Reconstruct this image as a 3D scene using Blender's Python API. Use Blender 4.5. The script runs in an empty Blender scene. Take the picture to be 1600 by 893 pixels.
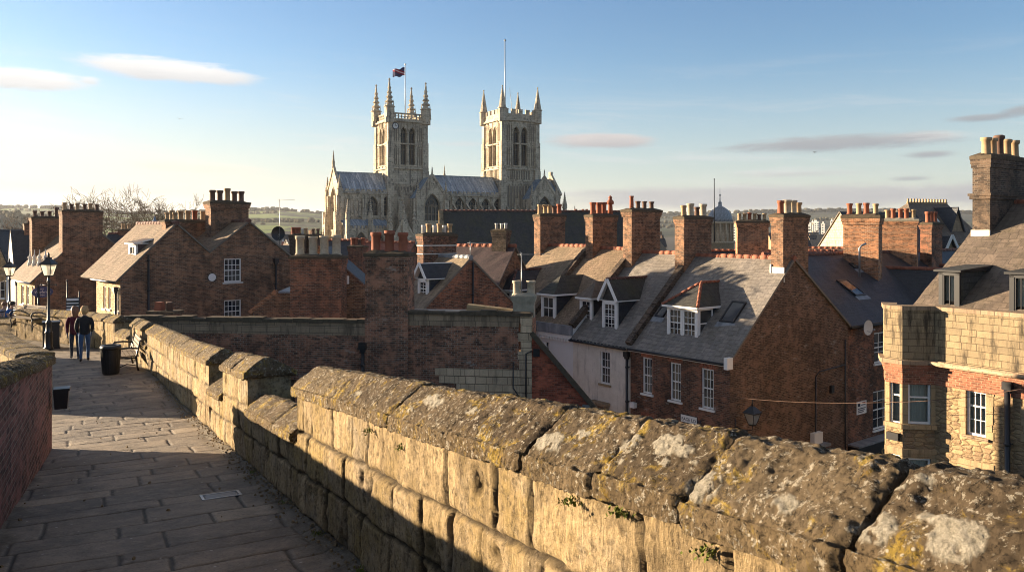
import bpy, bmesh, math, random
import numpy as np
from mathutils import Vector, Matrix
random.seed(7)
R = math.radians
F, H = 1250.0, 360.0          # focal length and horizon row of the 1600 px wide photograph
ZG = -13.2                    # street level below the eye (the eye is at z = 0)
sc = bpy.context.scene
COL = sc.collection

def W(px, py, Y):
    return Vector(((px-800)/F*Y, Y, -(py-H)/F*Y))

# ------------------------------------------------------------------ noise (numpy)
def _h(ix, iy, iz, seed):
    n = (ix.astype(np.int64)*374761393 + iy.astype(np.int64)*668265263 + iz.astype(np.int64)*1274126177 + seed*974634777) & 0xffffffff
    n = ((n ^ (n >> 13))*1274126177) & 0xffffffff
    n = ((n ^ (n >> 16))*2246822519) & 0xffffffff
    n = n ^ (n >> 15)
    return (n & 0xffffff)/float(0xffffff)
def vnoise(x, y, z, seed=0):
    x, y, z = np.broadcast_arrays(np.asarray(x, float), np.asarray(y, float), np.asarray(z, float))
    ix, iy, iz = np.floor(x), np.floor(y), np.floor(z)
    fx, fy, fz = x-ix, y-iy, z-iz
    fx, fy, fz = [t*t*(3-2*t) for t in (fx, fy, fz)]
    r = 0
    for a in (0, 1):
        for b in (0, 1):
            for c in (0, 1):
                w = (fx if a else 1-fx)*(fy if b else 1-fy)*(fz if c else 1-fz)
                r = r+w*_h(ix+a, iy+b, iz+c, seed)
    return r
def fbm(x, y, z, octv=4, seed=0, gain=.5):
    x = np.asarray(x, float); y = np.asarray(y, float); z = np.asarray(z, float)
    a, s, t = 1.0, 0.0, 0.0
    for o in range(octv):
        s = s+a*vnoise(x*2**o+o*17.3, y*2**o+o*5.1, z*2**o+o*9.7, seed+o)
        t += a; a *= gain
    return s/t-.5
def sstep(a, b, x):
    t = np.clip((x-a)/(b-a), 0, 1)
    return t*t*(3-2*t)

# ------------------------------------------------------------------ material helpers
def node(nt, typ, ins=None, **props):
    n = nt.nodes.new(typ)
    for k, v in props.items():
        setattr(n, k, v)
    for k, v in (ins or {}).items():
        s = n.inputs[k]
        if isinstance(v, bpy.types.NodeSocket):
            nt.links.new(v, s)
        else:
            if s.type == 'RGBA' and len(v) == 3: v = (*v, 1)
            s.default_value = v
    return n
class M:
    """a small node-tree builder"""
    def __init__(s, name, rough=.85, spec=.3):
        s.mat = bpy.data.materials.new(name); s.mat.use_nodes = True
        s.nt = s.mat.node_tree
        s.b = s.nt.nodes['Principled BSDF']
        s.b.inputs['Roughness'].default_value = rough
        s.b.inputs['Specular IOR Level'].default_value = spec
    def uv(s, sx=1, sy=1, ox=0, oy=0):
        n = node(s.nt, 'ShaderNodeUVMap')
        return node(s.nt, 'ShaderNodeMapping', {'Vector': n.outputs[0], 'Scale': (sx, sy, 1), 'Location': (ox, oy, 0)}).outputs[0]
    def obj(s, sc_=(1, 1, 1)):
        n = node(s.nt, 'ShaderNodeTexCoord')
        return node(s.nt, 'ShaderNodeMapping', {'Vector': n.outputs['Object'], 'Scale': sc_}).outputs[0]
    def noise(s, v, scale, detail=4, rough=.55, dist=0):
        return node(s.nt, 'ShaderNodeTexNoise', {'Vector': v, 'Scale': scale, 'Detail': detail, 'Roughness': rough, 'Distortion': dist}).outputs['Fac']
    def vor(s, v, scale, feature='F1', out='Distance', rnd=1):
        return node(s.nt, 'ShaderNodeTexVoronoi', {'Vector': v, 'Scale': scale, 'Randomness': rnd}, feature=feature).outputs[out]
    def ramp(s, f, stops):
        n = node(s.nt, 'ShaderNodeValToRGB', {'Fac': f})
        el = n.color_ramp.elements
        while len(el) < len(stops): el.new(.5)
        for e, (p, c) in zip(el, stops):
            e.position = p; e.color = (c, c, c, 1) if not hasattr(c, '__len__') else (*c, 1)
        return n.outputs[0]
    def mix(s, f, a, b, blend='MIX'):
        n = node(s.nt, 'ShaderNodeMix', data_type='RGBA', blend_type=blend)
        for k, v in ((0, f), (6, a), (7, b)):
            if isinstance(v, bpy.types.NodeSocket): s.nt.links.new(v, n.inputs[k])
            else: n.inputs[k].default_value = (*v, 1) if (hasattr(v, '__len__') and len(v) == 3) else v
        return n.outputs[2]
    def math(s, op, a, b=0.0, c=0.0):
        n = node(s.nt, 'ShaderNodeMath', {0: a, 1: b, 2: c}, operation=op)
        return n.outputs[0]
    def attr(s, name):
        return node(s.nt, 'ShaderNodeAttribute', attribute_name=name).outputs['Fac']
    def color(s, c):
        if isinstance(c, bpy.types.NodeSocket): s.nt.links.new(c, s.b.inputs['Base Color'])
        else: s.b.inputs['Base Color'].default_value = (*c, 1)
    def rough(s, f):
        s.nt.links.new(f, s.b.inputs['Roughness'])
    def bump(s, h, dist=.01, strength=1.0):
        n = node(s.nt, 'ShaderNodeBump', {'Height': h, 'Distance': dist, 'Strength': strength})
        s.nt.links.new(n.outputs[0], s.b.inputs['Normal'])

def plain(name, c, rough=.7, spec=.3, metal=0, var=.25, scale=6):
    m = M(name, rough, spec)
    v = m.obj()
    n = m.noise(v, scale, 5, .6)
    m.color(m.mix(n, tuple(x*(1-var) for x in c), tuple(min(1, x*(1+var)) for x in c)))
    m.b.inputs['Metallic'].default_value = metal
    return m.mat

def brick(name, c1, c2, c3, mortar, weather=.5, pale=0.0, bw=.225, bh=.075, ms=.008, bumpd=.012):
    m = M(name, .9, .2)
    if name not in ('brick warm red', 'gauged lintel brick'): c1, c2, c3 = [(r*1.03, g*1.06+.002, b*1.04+.002) for r, g, b in (c1, c2, c3)]
    c1 = tuple(x*1.62 for x in c1); c2 = tuple(x*.82 for x in c2); c3 = tuple(x*.60 for x in c3); mortar = tuple(x*1.6 for x in mortar)
    uv = m.uv()
    wob = node(m.nt, 'ShaderNodeTexNoise', {'Vector': uv, 'Scale': 3.0, 'Detail': 3})
    off = node(m.nt, 'ShaderNodeVectorMath', {0: wob.outputs['Color'], 1: (.5, .5, .5)}, operation='SUBTRACT').outputs[0]
    off = node(m.nt, 'ShaderNodeVectorMath', {0: off, 'Scale': .022}, operation='SCALE').outputs[0]
    v = node(m.nt, 'ShaderNodeVectorMath', {0: uv, 1: off}, operation='ADD').outputs[0]
    bt = node(m.nt, 'ShaderNodeTexBrick', {'Vector': v, 'Color1': c1, 'Color2': c2, 'Mortar': mortar, 'Scale': 1.0,
              'Mortar Size': ms, 'Mortar Smooth': .3, 'Brick Width': bw, 'Row Height': bh, 'Bias': .0}, offset=.5)
    blot = m.noise(m.uv(1/bw*.9, 1/bh*.9), 1.0, 2, .5)
    col = m.mix(m.ramp(blot, [(.5, 0), (.6, .85)]), bt.outputs['Color'], c3)
    col = m.mix(bt.outputs['Fac'], col, mortar)
    big = m.noise(uv, .55, 7, .68)
    col = m.mix(m.ramp(big, [(.44, 0), (.62, weather)]), col, (.035, .028, .022))
    vst = m.noise(m.uv(2.6, .22, 17, 5), 1.0, 6, .68)
    col = m.mix(m.ramp(vst, [(.52, 0), (.68, weather*.8)]), col, (.04, .03, .024))
    big2 = m.noise(m.uv(1, 1, 13, 7), 1.6, 6, .7)
    col = m.mix(m.ramp(big2, [(.5, 0), (.6, .55)]), col, tuple(min(1, x*1.3) for x in c1))
    fine = m.noise(uv, 60, 3, .7)
    col = m.mix(m.ramp(fine, [(.35, .35), (.6, 0)]), col, (.05, .035, .03))
    if pale:
        pn = m.noise(m.uv(1, 2.2, 31, 3), 1.3, 7, .72)
        col = m.mix(m.ramp(pn, [(.6, 0), (.68, pale)]), col, (.42, .38, .33))
    m.color(col)
    hgt = m.math('MULTIPLY_ADD', bt.outputs['Fac'], -1.0, m.math('MULTIPLY', m.noise(uv, 25, 4, .7), .8))
    m.bump(hgt, bumpd)
    return m.mat

def slate(name, c1, c2, moss=(.10, .085, .04), mossamt=.35, cw=.30, rh=.22, gloss=.6, spec=.35, relief=.02):
    m = M(name, gloss, spec)
    uv = m.uv()
    bt = node(m.nt, 'ShaderNodeTexBrick', {'Vector': uv, 'Color1': c1, 'Color2': c2, 'Mortar': tuple(x*.25 for x in c1), 'Scale': 1.0,
              'Mortar Size': .006, 'Mortar Smooth': .2, 'Brick Width': cw, 'Row Height': rh, 'Bias': .0}, offset=.5)
    n1 = m.noise(m.uv(1.0, .55), .9, 6, .7)
    col = m.mix(m.ramp(n1, [(.45, 0), (.7, mossamt)]), bt.outputs['Color'], moss)
    n2 = m.noise(m.uv(5, .8, 3, 9), 1.0, 5, .7)
    col = m.mix(m.ramp(n2, [(.5, 0), (.74, .5)]), col, tuple(min(1, x*1.9) for x in c2))
    blot = m.noise(m.uv(1/cw*.9, 1/rh*.9), 1.0, 1, .5)
    col = m.mix(m.ramp(blot, [(.52, 0), (.7, .55)]), col, tuple(x*.5 for x in c1))
    lich = m.noise(uv, 14, 3, .8)
    col = m.mix(m.ramp(lich, [(.62, 0), (.72, .35)]), col, (.45, .42, .33))
    m.color(col)
    sep = node(m.nt, 'ShaderNodeSeparateXYZ', {0: uv})
    fr = m.math('FRACT', m.math('DIVIDE', sep.outputs[1], rh))
    hgt = m.math('MULTIPLY_ADD', fr, -1.0, m.math('MULTIPLY', m.noise(uv, 9, 4, .65), .8))
    hgt = m.math('MULTIPLY_ADD', bt.outputs['Fac'], -.6, hgt)
    m.bump(hgt, relief)
    return m.mat

def ashlar(name, c1, c2, c3, joint, bw=.6, bh=.28, streak=.5, bumpd=.015, pits=True, js=.008):
    m = M(name, .9, .15)
    uv = m.uv()
    wob = node(m.nt, 'ShaderNodeTexNoise', {'Vector': uv, 'Scale': 2.0, 'Detail': 4})
    off = node(m.nt, 'ShaderNodeVectorMath', {0: wob.outputs['Color'], 1: (.5, .5, .5)}, operation='SUBTRACT').outputs[0]
    off = node(m.nt, 'ShaderNodeVectorMath', {0: off, 'Scale': .03}, operation='SCALE').outputs[0]
    v = node(m.nt, 'ShaderNodeVectorMath', {0: uv, 1: off}, operation='ADD').outputs[0]
    bt = node(m.nt, 'ShaderNodeTexBrick', {'Vector': v, 'Color1': c1, 'Color2': c2, 'Mortar': joint, 'Scale': 1.0, 'Mortar Size': js,
              'Mortar Smooth': .4, 'Brick Width': bw, 'Row Height': bh}, offset=.43, squash=.75, squash_frequency=3)
    n1 = m.noise(uv, 1.1, 7, .65)
    col = m.mix(m.ramp(n1, [(.4, 0), (.7, .8)]), bt.outputs['Color'], c3)
    st = m.noise(m.uv(2.6, .45, 5, 5), 1.0, 6, .7)
    col = m.mix(m.ramp(st, [(.5, 0), (.64, streak)]), col, (.045, .038, .03))
    fine = m.noise(uv, 30, 5, .75)
    col = m.mix(m.ramp(fine, [(.3, .45), (.55, 0)]), col, tuple(x*.35 for x in c1))
    col = m.mix(bt.outputs['Fac'], col, joint)
    m.color(col)
    hgt = m.math('MULTIPLY_ADD', bt.outputs['Fac'], -1.0, m.noise(uv, 18, 6, .7))
    m.bump(hgt, bumpd)
    return m.mat

def rubble(name, c1, c2, c3, joint, sx=3.2, sy=7.5):
    m = M(name, .92, .15)
    uv = m.uv(sx, sy)
    wob = node(m.nt, 'ShaderNodeTexNoise', {'Vector': uv, 'Scale': 1.2, 'Detail': 3})
    v = node(m.nt, 'ShaderNodeVectorMath', {0: uv, 1: node(m.nt, 'ShaderNodeVectorMath', {0: wob.outputs['Color'], 'Scale': .5}, operation='SCALE').outputs[0]}, operation='ADD').outputs[0]
    vo = node(m.nt, 'ShaderNodeTexVoronoi', {'Vector': v, 'Scale': 1.0, 'Randomness': .75})
    ed = m.vor(v, 1.0, 'DISTANCE_TO_EDGE', 'Distance', .75)
    sep = node(m.nt, 'ShaderNodeSeparateColor', {0: vo.outputs['Color']})
    col = m.ramp(sep.outputs[0], [(0, c1), (.4, c2), (.75, c3), (1, c1)])
    u1 = m.uv()
    n1 = m.noise(u1, 1.3, 6, .7)
    col = m.mix(m.ramp(n1, [(.45, 0), (.72, .6)]), col, tuple(x*.4 for x in c3))
    fine = m.noise(u1, 35, 4, .75)
    col = m.mix(m.ramp(fine, [(.35, .5), (.6, 0)]), col, (.08, .06, .04))
    j = m.ramp(ed, [(.03, 1), (.12, 0)])
    col = m.mix(j, col, joint)
    m.color(col)
    hgt = m.math('ADD', m.ramp(ed, [(.0, 0), (.2, 1)]), m.math('MULTIPLY', m.noise(u1, 30, 5, .7), .7))
    m.bump(hgt, .025)
    return m.mat

def streaky(name, c1, c2, c3, su=6, sv=.25, rough=.5, seam=0, spec=.4):
    m = M(name, rough, spec)
    n1 = m.noise(m.uv(su, sv), 1.0, 5, .65)
    col = m.ramp(n1, [(.33, c1), (.5, c2), (.66, c3)])
    n2 = m.noise(m.uv(1, 1, 4, 4), 1.1, 5, .7)
    col = m.mix(m.ramp(n2, [(.45, 0), (.72, .5)]), col, tuple(x*.6 for x in c1))
    if seam:
        sep = node(m.nt, 'ShaderNodeSeparateXYZ', {0: m.uv()})
        fr = m.math('FRACT', m.math('DIVIDE', sep.outputs[0], seam))
        d = m.math('ABSOLUTE', m.math('SUBTRACT', fr, .5))
        s_ = m.ramp(d, [(.40, 0), (.47, 1)])
        col = m.mix(m.math('MULTIPLY', s_, .6), col, tuple(x*.45 for x in c1))
        m.bump(s_, .05)
    m.color(col)
    return m.mat

def glass(name, c=(.018, .022, .028)):
    m = M(name, .06, .5)
    v = m.uv()
    n = m.noise(v, 2.5, 2, .5)
    n2 = m.noise(v, .9, 1, .5)
    m.color(m.mix(m.ramp(n2, [(.42, 0), (.6, 1)]), c, (.10, .095, .085)))
    m.bump(n, .02, .5)
    return m.mat
def clear_glass(name):
    m = M(name, .03, .5)
    nt = m.nt
    tr = node(nt, 'ShaderNodeBsdfTransparent', {'Color': (.86, .88, .86)})
    gl = node(nt, 'ShaderNodeBsdfGlossy', {'Color': (1, 1, 1), 'Roughness': .03})
    fr = node(nt, 'ShaderNodeFresnel', {'IOR': 1.5})
    mx = node(nt, 'ShaderNodeMixShader', {0: fr.outputs[0], 1: tr.outputs[0], 2: gl.outputs[0]})
    nt.links.new(mx.outputs[0], nt.nodes['Material Output'].inputs[0])
    return m.mat

MAT = {}
MAT['brick_red'] = brick('brick red', (.25, .10, .055), (.19, .08, .05), (.10, .05, .04), (.20, .16, .12), .55, .12)
MAT['brick_dark'] = brick('brick sooty', (.20, .085, .05), (.14, .065, .042), (.06, .035, .03), (.17, .14, .11), .75, .6)
MAT['brick_wall'] = brick('old patched wall brick', (.29, .125, .075), (.22, .10, .06), (.10, .055, .042), (.26, .21, .16), .55, .6)
MAT['brick_gable'] = brick('dark gable brick', (.15, .084, .056), (.115, .066, .046), (.055, .037, .03), (.18, .145, .11), .5, .45)
MAT['brick_brown'] = brick('brick brown', (.23, .115, .065), (.18, .09, .055), (.11, .06, .045), (.23, .18, .13), .5, .12)
MAT['brick_orange'] = brick('brick orange', (.36, .16, .08), (.30, .12, .06), (.20, .09, .05), (.32, .24, .17), .35, .25)
MAT['brick_soot'] = brick('brick black', (.10, .065, .045), (.075, .05, .038), (.04, .03, .025), (.13, .11, .09), .7, .2)
MAT['brick_yellow'] = brick('brick yellow', (.46, .30, .16), (.42, .27, .14), (.34, .19, .10), (.40, .32, .22), .2, .0)
MAT['brick_band'] = brick('brick band', (.26, .095, .055), (.30, .105, .06), (.24, .10, .06), (.35, .22, .14), .3, .0)
MAT['brick_garden'] = brick('brick garden wall', (.18, .075, .065), (.14, .06, .055), (.085, .045, .045), (.20, .155, .13), .45, .12, bumpd=.02)
MAT['soldier'] = brick('gauged lintel brick', (.34, .11, .06), (.28, .085, .05), (.22, .08, .05), (.25, .15, .1), .3, 0, bw=.075, bh=.24)
MAT['slate_grey'] = slate('slate warm grey', (.255, .222, .19), (.165, .148, .132), (.105, .09, .06), .5)
MAT['slate_dark'] = slate('slate blue black', (.034, .038, .047), (.024, .027, .034), (.05, .05, .04), .4, gloss=.5)
MAT['slate_brown'] = slate('slate stone brown', (.185, .14, .105), (.12, .092, .072), (.08, .068, .035), .5, cw=.38, rh=.34, gloss=.75, relief=.035)
MAT['tile_brown'] = slate('clay plain tile', (.21, .145, .095), (.27, .19, .125), (.11, .095, .05), .6, cw=.18, rh=.15, gloss=.8, relief=.03)
MAT['tile_pan'] = slate('pan tile', (.31, .225, .145), (.21, .15, .10), (.10, .09, .05), .6, cw=.24, rh=.27, gloss=.8, relief=.06)
MAT['tile_plum'] = slate('plum tile', (.10, .062, .06), (.075, .05, .05), (.05, .04, .035), .4, cw=.2, rh=.16, gloss=.7, relief=.03)
MAT['tile_red'] = slate('red tile', (.34, .12, .07), (.27, .095, .06), (.13, .07, .045), .35, cw=.2, rh=.16, gloss=.8, relief=.03)
MAT['slate_moss'] = slate('mossy dark slate', (.055, .053, .048), (.042, .042, .04), (.075, .072, .03), .65, gloss=.75, relief=.03)
MAT['ridge'] = plain('red ridge tile', (.27, .105, .065), .8, .2, 0, .45, 5)
MAT['ridge_dark'] = plain('dark ridge tile', (.14, .075, .06), .8, .2, 0, .4, 5)
MAT['lead'] = streaky('lead sheet', (.16, .17, .185), (.24, .25, .265), (.33, .34, .35), 3, .8, .5)
MAT['lead_roof'] = streaky('lead roof', (.10, .145, .20), (.19, .26, .335), (.42, .48, .54), 1.1, .10, .5, seam=.75)
MAT['edge'] = plain('weathered slate edge', (.17, .15, .125), .9, .1, 0, .4, 5)
MAT['flash'] = plain('pale mortar flashing', (.55, .53, .48), .9, .1, 0, .3, 4)
MAT['cap'] = plain('weathered chimney cap', (.095, .074, .052), .95, .1, 0, .6, 7)
MAT['cap_pale'] = plain('pale chimney cap', (.30, .27, .21), .95, .1, 0, .5, 7)
MAT['pot_buff'] = plain('buff clay pot', (.36, .25, .145), .85, .2, 0, .3, 5)
MAT['pot_stone'] = plain('stone pot', (.40, .34, .25), .9, .1, 0, .45, 9)
MAT['pot_red'] = plain('red clay pot', (.27, .095, .055), .8, .2, 0, .35, 5)
MAT['pot_dark'] = plain('sooty clay pot', (.13, .08, .06), .85, .2, 0, .5, 6)
MAT['iron'] = plain('black iron', (.012, .012, .013), .45, .5, 0, .3, 10)
MAT['black'] = plain('black paint', (.016, .016, .018), .4, .5, 0, .3, 6)
MAT['metal'] = plain('grey galvanised metal', (.30, .31, .32), .45, .5, .6, .2, 10)
MAT['white'] = plain('white paint', (.78, .76, .72), .5, .4, 0, .10, 9)
MAT['offwhite'] = plain('weathered white paint', (.60, .58, .54), .7, .3, 0, .22, 9)
MAT['glass'] = glass('window glass')
MAT['glass_clear'] = clear_glass('thin clear glass')
MAT['skyglass'] = glass('roof light glass', (.02, .024, .03))
MAT['curtain'] = plain('net curtain', (.62, .58, .50), .9, .1, 0, .15, 20)
MAT['unlit_backing'] = plain('dark room', (.03, .028, .025), .9, .1)
MAT['render_white'] = plain('white render', (.74, .73, .71), .85, .2, 0, .08, 1.2)
def stucco():
    m = M('weathered stucco', .9, .2)
    uv = m.uv()
    n = m.noise(uv, 1.2, 7, .7); s_ = m.noise(m.uv(4, .5), 1.0, 6, .7); f = m.noise(uv, 25, 4, .7)
    col = m.mix(m.ramp(n, [(.4, 0), (.7, 1)]), (.80, .74, .64), (.64, .58, .48))
    col = m.mix(m.ramp(s_, [(.52, 0), (.75, .7)]), col, (.20, .175, .14))
    col = m.mix(m.ramp(f, [(.3, .4), (.45, 0)]), col, (.3, .27, .23))
    m.color(col); m.bump(m.noise(uv, 12, 5, .7), .01)
    return m.mat
MAT['stucco'] = stucco()
MAT['ash_gold'] = ashlar('golden ashlar', (.37, .28, .165), (.28, .215, .13), (.19, .15, .10), (.10, .075, .05), .46, .215, .95)
MAT['ash_trim'] = ashlar('ashlar trim', (.43, .315, .175), (.38, .28, .155), (.31, .235, .15), (.2, .15, .09), .9, .45, .45)
MAT['ash_grey'] = ashlar('grey brown ashlar', (.44, .31, .20), (.33, .235, .15), (.21, .155, .11), (.11, .09, .07), .55, .25, .6)
MAT['rubble'] = rubble('coursed rubble', (.48, .345, .19), (.40, .28, .15), (.31, .21, .13), (.24, .17, .10))
def minster():
    m = M('minster limestone', .92, .1)
    uv = m.uv()
    bt = node(m.nt, 'ShaderNodeTexBrick', {'Vector': uv, 'Color1': (.62, .525, .39), 'Color2': (.49, .415, .31), 'Mortar': (.24, .20, .16), 'Scale': 1.0, 'Mortar Size': .02, 'Brick Width': 1.2, 'Row Height': .55}, offset=.43)
    n1 = m.noise(uv, .35, 7, .7)
    col = m.mix(m.ramp(n1, [(.46, 0), (.62, .7)]), bt.outputs['Color'], (.29, .25, .20))
    st = m.noise(m.uv(.9, .07, 5, 5), 1.0, 7, .72)
    col = m.mix(m.ramp(st, [(.53, 0), (.62, .75)]), col, (.10, .09, .078))
    n2 = m.noise(m.uv(1, 1, 30, 2), 1.1, 6, .75)
    col = m.mix(m.ramp(n2, [(.54, 0), (.61, .75)]), col, (.10, .09, .075))
    n3 = m.noise(m.uv(1, 1, 3, 22), .8, 5, .7)
    col = m.mix(m.ramp(n3, [(.54, 0), (.66, .6)]), col, (.60, .52, .40))
    m.color(col); m.bump(m.noise(uv, 3, 6, .75), .12)
    return m.mat
MAT['cath'] = minster()
MAT['cath_shade'] = plain('tracery stone darkened as shade', (.22, .19, .15), .9, .1, 0, .4, 1.5)  # darker copy of the minster stone, recess shade put into its colour
MAT['cath_glass'] = plain('leaded glass', (.016, .018, .024), .3, .5, 0, .4, .8)
MAT['louvre'] = plain('weathered oak louvres', (.10, .085, .07), .8, .2, 0, .4, 2)
MAT['stone_pale'] = ashlar('pale dressed stone', (.72, .53, .35), (.56, .41, .265), (.42, .31, .21), (.13, .1, .07), .5, .26, .4)

# ------------------------------------------------------------------ mesh builder
class MB:
    def __init__(s): s.v, s.f, s.m, s.sm = [], [], [], []
    def face(s, pts, mat=0, smooth=False):
        i = len(s.v); s.v += [tuple(p) for p in pts]; s.f.append(tuple(range(i, i+len(pts)))); s.m.append(mat); s.sm.append(smooth)
    def hexa(s, c, mat=0):
        """c: 8 corners, bottom ring 0-3, top ring 4-7"""
        i = len(s.v); s.v += [tuple(p) for p in c]
        for q in ((0, 3, 2, 1), (4, 5, 6, 7), (0, 1, 5, 4), (1, 2, 6, 5), (2, 3, 7, 6), (3, 0, 4, 7)):
            s.f.append(tuple(i+k for k in q)); s.m.append(mat); s.sm.append(False)
    def box(s, x0, y0, z0, x1, y1, z1, mat=0):
        s.hexa([(x0, y0, z0), (x1, y0, z0), (x1, y1, z0), (x0, y1, z0), (x0, y0, z1), (x1, y0, z1), (x1, y1, z1), (x0, y1, z1)], mat)
    def fbox(s, fn, a0, a1, o0, o1, z0, z1, mat=0):
        s.hexa([fn(a0, o0, z0), fn(a1, o0, z0), fn(a1, o1, z0), fn(a0, o1, z0), fn(a0, o0, z1), fn(a1, o0, z1), fn(a1, o1, z1), fn(a0, o1, z1)], mat)
    def frustum(s, x, y, z0, z1, w0, d0, w1, d1, mat=0):
        s.hexa([(x-w0, y-d0, z0), (x+w0, y-d0, z0), (x+w0, y+d0, z0), (x-w0, y+d0, z0), (x-w1, y-d1, z1), (x+w1, y-d1, z1), (x+w1, y+d1, z1), (x-w1, y+d1, z1)], mat)
    def beam(s, p0, p1, w, h, mat=0, up=(0, 0, 1)):
        p0, p1 = Vector(p0), Vector(p1); d = (p1-p0).normalized()
        sd = d.cross(Vector(up))
        sd = sd.normalized() if sd.length > 1e-4 else Vector((1, 0, 0))
        u = sd.cross(d); a = sd*w/2; b = u*h/2
        s.hexa([p0-a-b, p0+a-b, p1+a-b, p1-a-b, p0-a+b, p0+a+b, p1+a+b, p1-a+b], mat)
    def tube(s, pts, r, n=8, mat=0, smooth=True, caps=True):
        pts = [Vector(p) for p in pts]; k = len(pts)
        rr = r if hasattr(r, '__len__') else [r]*k
        i0 = len(s.v)
        t0 = (pts[1]-pts[0]).normalized()
        ref = Vector((0, 0, 1)) if abs(t0.z) < .9 else Vector((1, 0, 0))
        a = t0.cross(ref).normalized()
        for j in range(k):
            t = (pts[min(j+1, k-1)]-pts[max(j-1, 0)]).normalized()
            a = (a-t*a.dot(t)); a = a.normalized() if a.length > 1e-6 else Vector((1, 0, 0))
            b = t.cross(a)
            for q in range(n):
                w = 2*math.pi*q/n
                s.v.append(tuple(pts[j]+(a*math.cos(w)+b*math.sin(w))*rr[j]))
        for j in range(k-1):
            for q in range(n):
                q2 = (q+1) % n
                s.f.append((i0+j*n+q, i0+j*n+q2, i0+(j+1)*n+q2, i0+(j+1)*n+q)); s.m.append(mat); s.sm.append(smooth)
        if caps:
            s.f.append(tuple(i0+q for q in reversed(range(n)))); s.m.append(mat); s.sm.append(False)
            s.f.append(tuple(i0+(k-1)*n+q for q in range(n))); s.m.append(mat); s.sm.append(False)
    def lathe(s, x, y, prof, n=12, mat=0, smooth=True, rot=0):
        i0 = len(s.v); k = len(prof)
        for (r, z) in prof:
            for q in range(n):
                w = 2*math.pi*q/n+rot
                s.v.append((x+r*math.cos(w), y+r*math.sin(w), z))
        for j in range(k-1):
            for q in range(n):
                q2 = (q+1) % n
                s.f.append((i0+j*n+q, i0+j*n+q2, i0+(j+1)*n+q2, i0+(j+1)*n+q)); s.m.append(mat); s.sm.append(smooth)
        s.f.append(tuple(i0+q for q in reversed(range(n)))); s.m.append(mat); s.sm.append(False)
        s.f.append(tuple(i0+(k-1)*n+q for q in range(n))); s.m.append(mat); s.sm.append(False)
    def ball(s, c, r, mat=0, n=10, sq=(1, 1, 1)):
        i0 = len(s.v); c = Vector(c)
        for j in range(1, n):
            t = math.pi*j/n
            for q in range(n):
                w = 2*math.pi*q/n
                s.v.append((c.x+r*sq[0]*math.sin(t)*math.cos(w), c.y+r*sq[1]*math.sin(t)*math.sin(w), c.z+r*sq[2]*math.cos(t)))
        for j in range(n-2):
            for q in range(n):
                q2 = (q+1) % n
                s.f.append((i0+j*n+q, i0+(j+1)*n+q, i0+(j+1)*n+q2, i0+j*n+q2)); s.m.append(mat); s.sm.append(True)
        s.f.append(tuple(i0+q for q in range(n))); s.m.append(mat); s.sm.append(True)
        s.f.append(tuple(i0+(n-2)*n+q for q in reversed(range(n)))); s.m.append(mat); s.sm.append(True)
    def surf(s, P, mat=0, smooth=False):
        """P: rows of points"""
        n, k = len(P), len(P[0]); i0 = len(s.v)
        for row in P: s.v += [tuple(p) for p in row]
        for a in range(n-1):
            for b in range(k-1):
                s.f.append((i0+a*k+b, i0+a*k+b+1, i0+(a+1)*k+b+1, i0+(a+1)*k+b)); s.m.append(mat); s.sm.append(smooth)
    def slab(s, p, t, mat=0, edge=None, jit=.012, nx=None, ny=None, seed=0):
        """roof slab: p = 4 corners (eave a, eave b, ridge b, ridge a) of the top face; thickness t; gently uneven top"""
        a, b, c, d = [Vector(q) for q in p]
        nrm = (b-a).cross(d-a).normalized()
        if nrm.z < 0: nrm = -nrm
        nx = nx or max(2, int((b-a).length/.5)); ny = ny or max(2, int((d-a).length/.5))
        rnd = random.Random(seed+int(abs(a.x*31+a.y*17+a.z*7)))
        rows = []
        for i in range(ny+1):
            row = []
            for j in range(nx+1):
                u, v = j/nx, i/ny
                q = a.lerp(b, u).lerp(d.lerp(c, u), v)
                k = rnd.uniform(-jit, jit) if 0 < i < ny and 0 < j < nx else rnd.uniform(-jit, jit)*.4
                row.append(q+nrm*k)
            rows.append(row)
        s.surf(rows, mat)
        e = mat if edge is None else edge
        lo = [q-nrm*t for q in (a, b, c, d)]
        s.face([lo[3], lo[2], lo[1], lo[0]], e)
        for (u, v, lu, lv) in ((a, b, lo[0], lo[1]), (b, c, lo[1], lo[2]), (c, d, lo[2], lo[3]), (d, a, lo[3], lo[0])):
            s.face([lu, lv, v, u], e)
    def build(s, name, mats, parent=None, shift=0.0, label=None, loc=None, rot=None):
        me = bpy.data.meshes.new(name)
        v = np.array(s.v, dtype=float).reshape(-1, 3)
        if shift: v = v+np.array([0, 0, shift])
        me.from_pydata(v.tolist(), [], s.f)
        mats = mats if isinstance(mats, (list, tuple)) else [mats]
        for k in mats: me.materials.append(MAT[k] if isinstance(k, str) else k)
        me.polygons.foreach_set('material_index', s.m)
        me.polygons.foreach_set('use_smooth', s.sm)
        uvl = me.uv_layers.new(name='UVMap')
        me.update()
        uvs = np.zeros((len(me.loops), 2)); k = 0
        for p in me.polygons:
            n = p.normal
            if abs(n.z) > .985: tx, ty = (1, 0, 0), (0, 1, 0)
            else:
                l = math.hypot(n.x, n.y); t = Vector((-n.y/l, n.x/l, 0)); bvec = n.cross(t)
                tx, ty = t, (bvec if bvec.z > 0 else -bvec)
            q = v[list(p.vertices)]
            m_ = len(q)
            uvs[k:k+m_, 0] = q@np.array(tx); uvs[k:k+m_, 1] = q@np.array(ty); k += m_
        uvl.data.foreach_set('uv', uvs.ravel())
        o = bpy.data.objects.new(name, me); COL.objects.link(o)
        if parent is not None: o.parent = parent
        if label: o['label'] = label
        if loc is not None: o.location = loc
        if rot is not None: o.rotation_euler = rot
        return o

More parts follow.
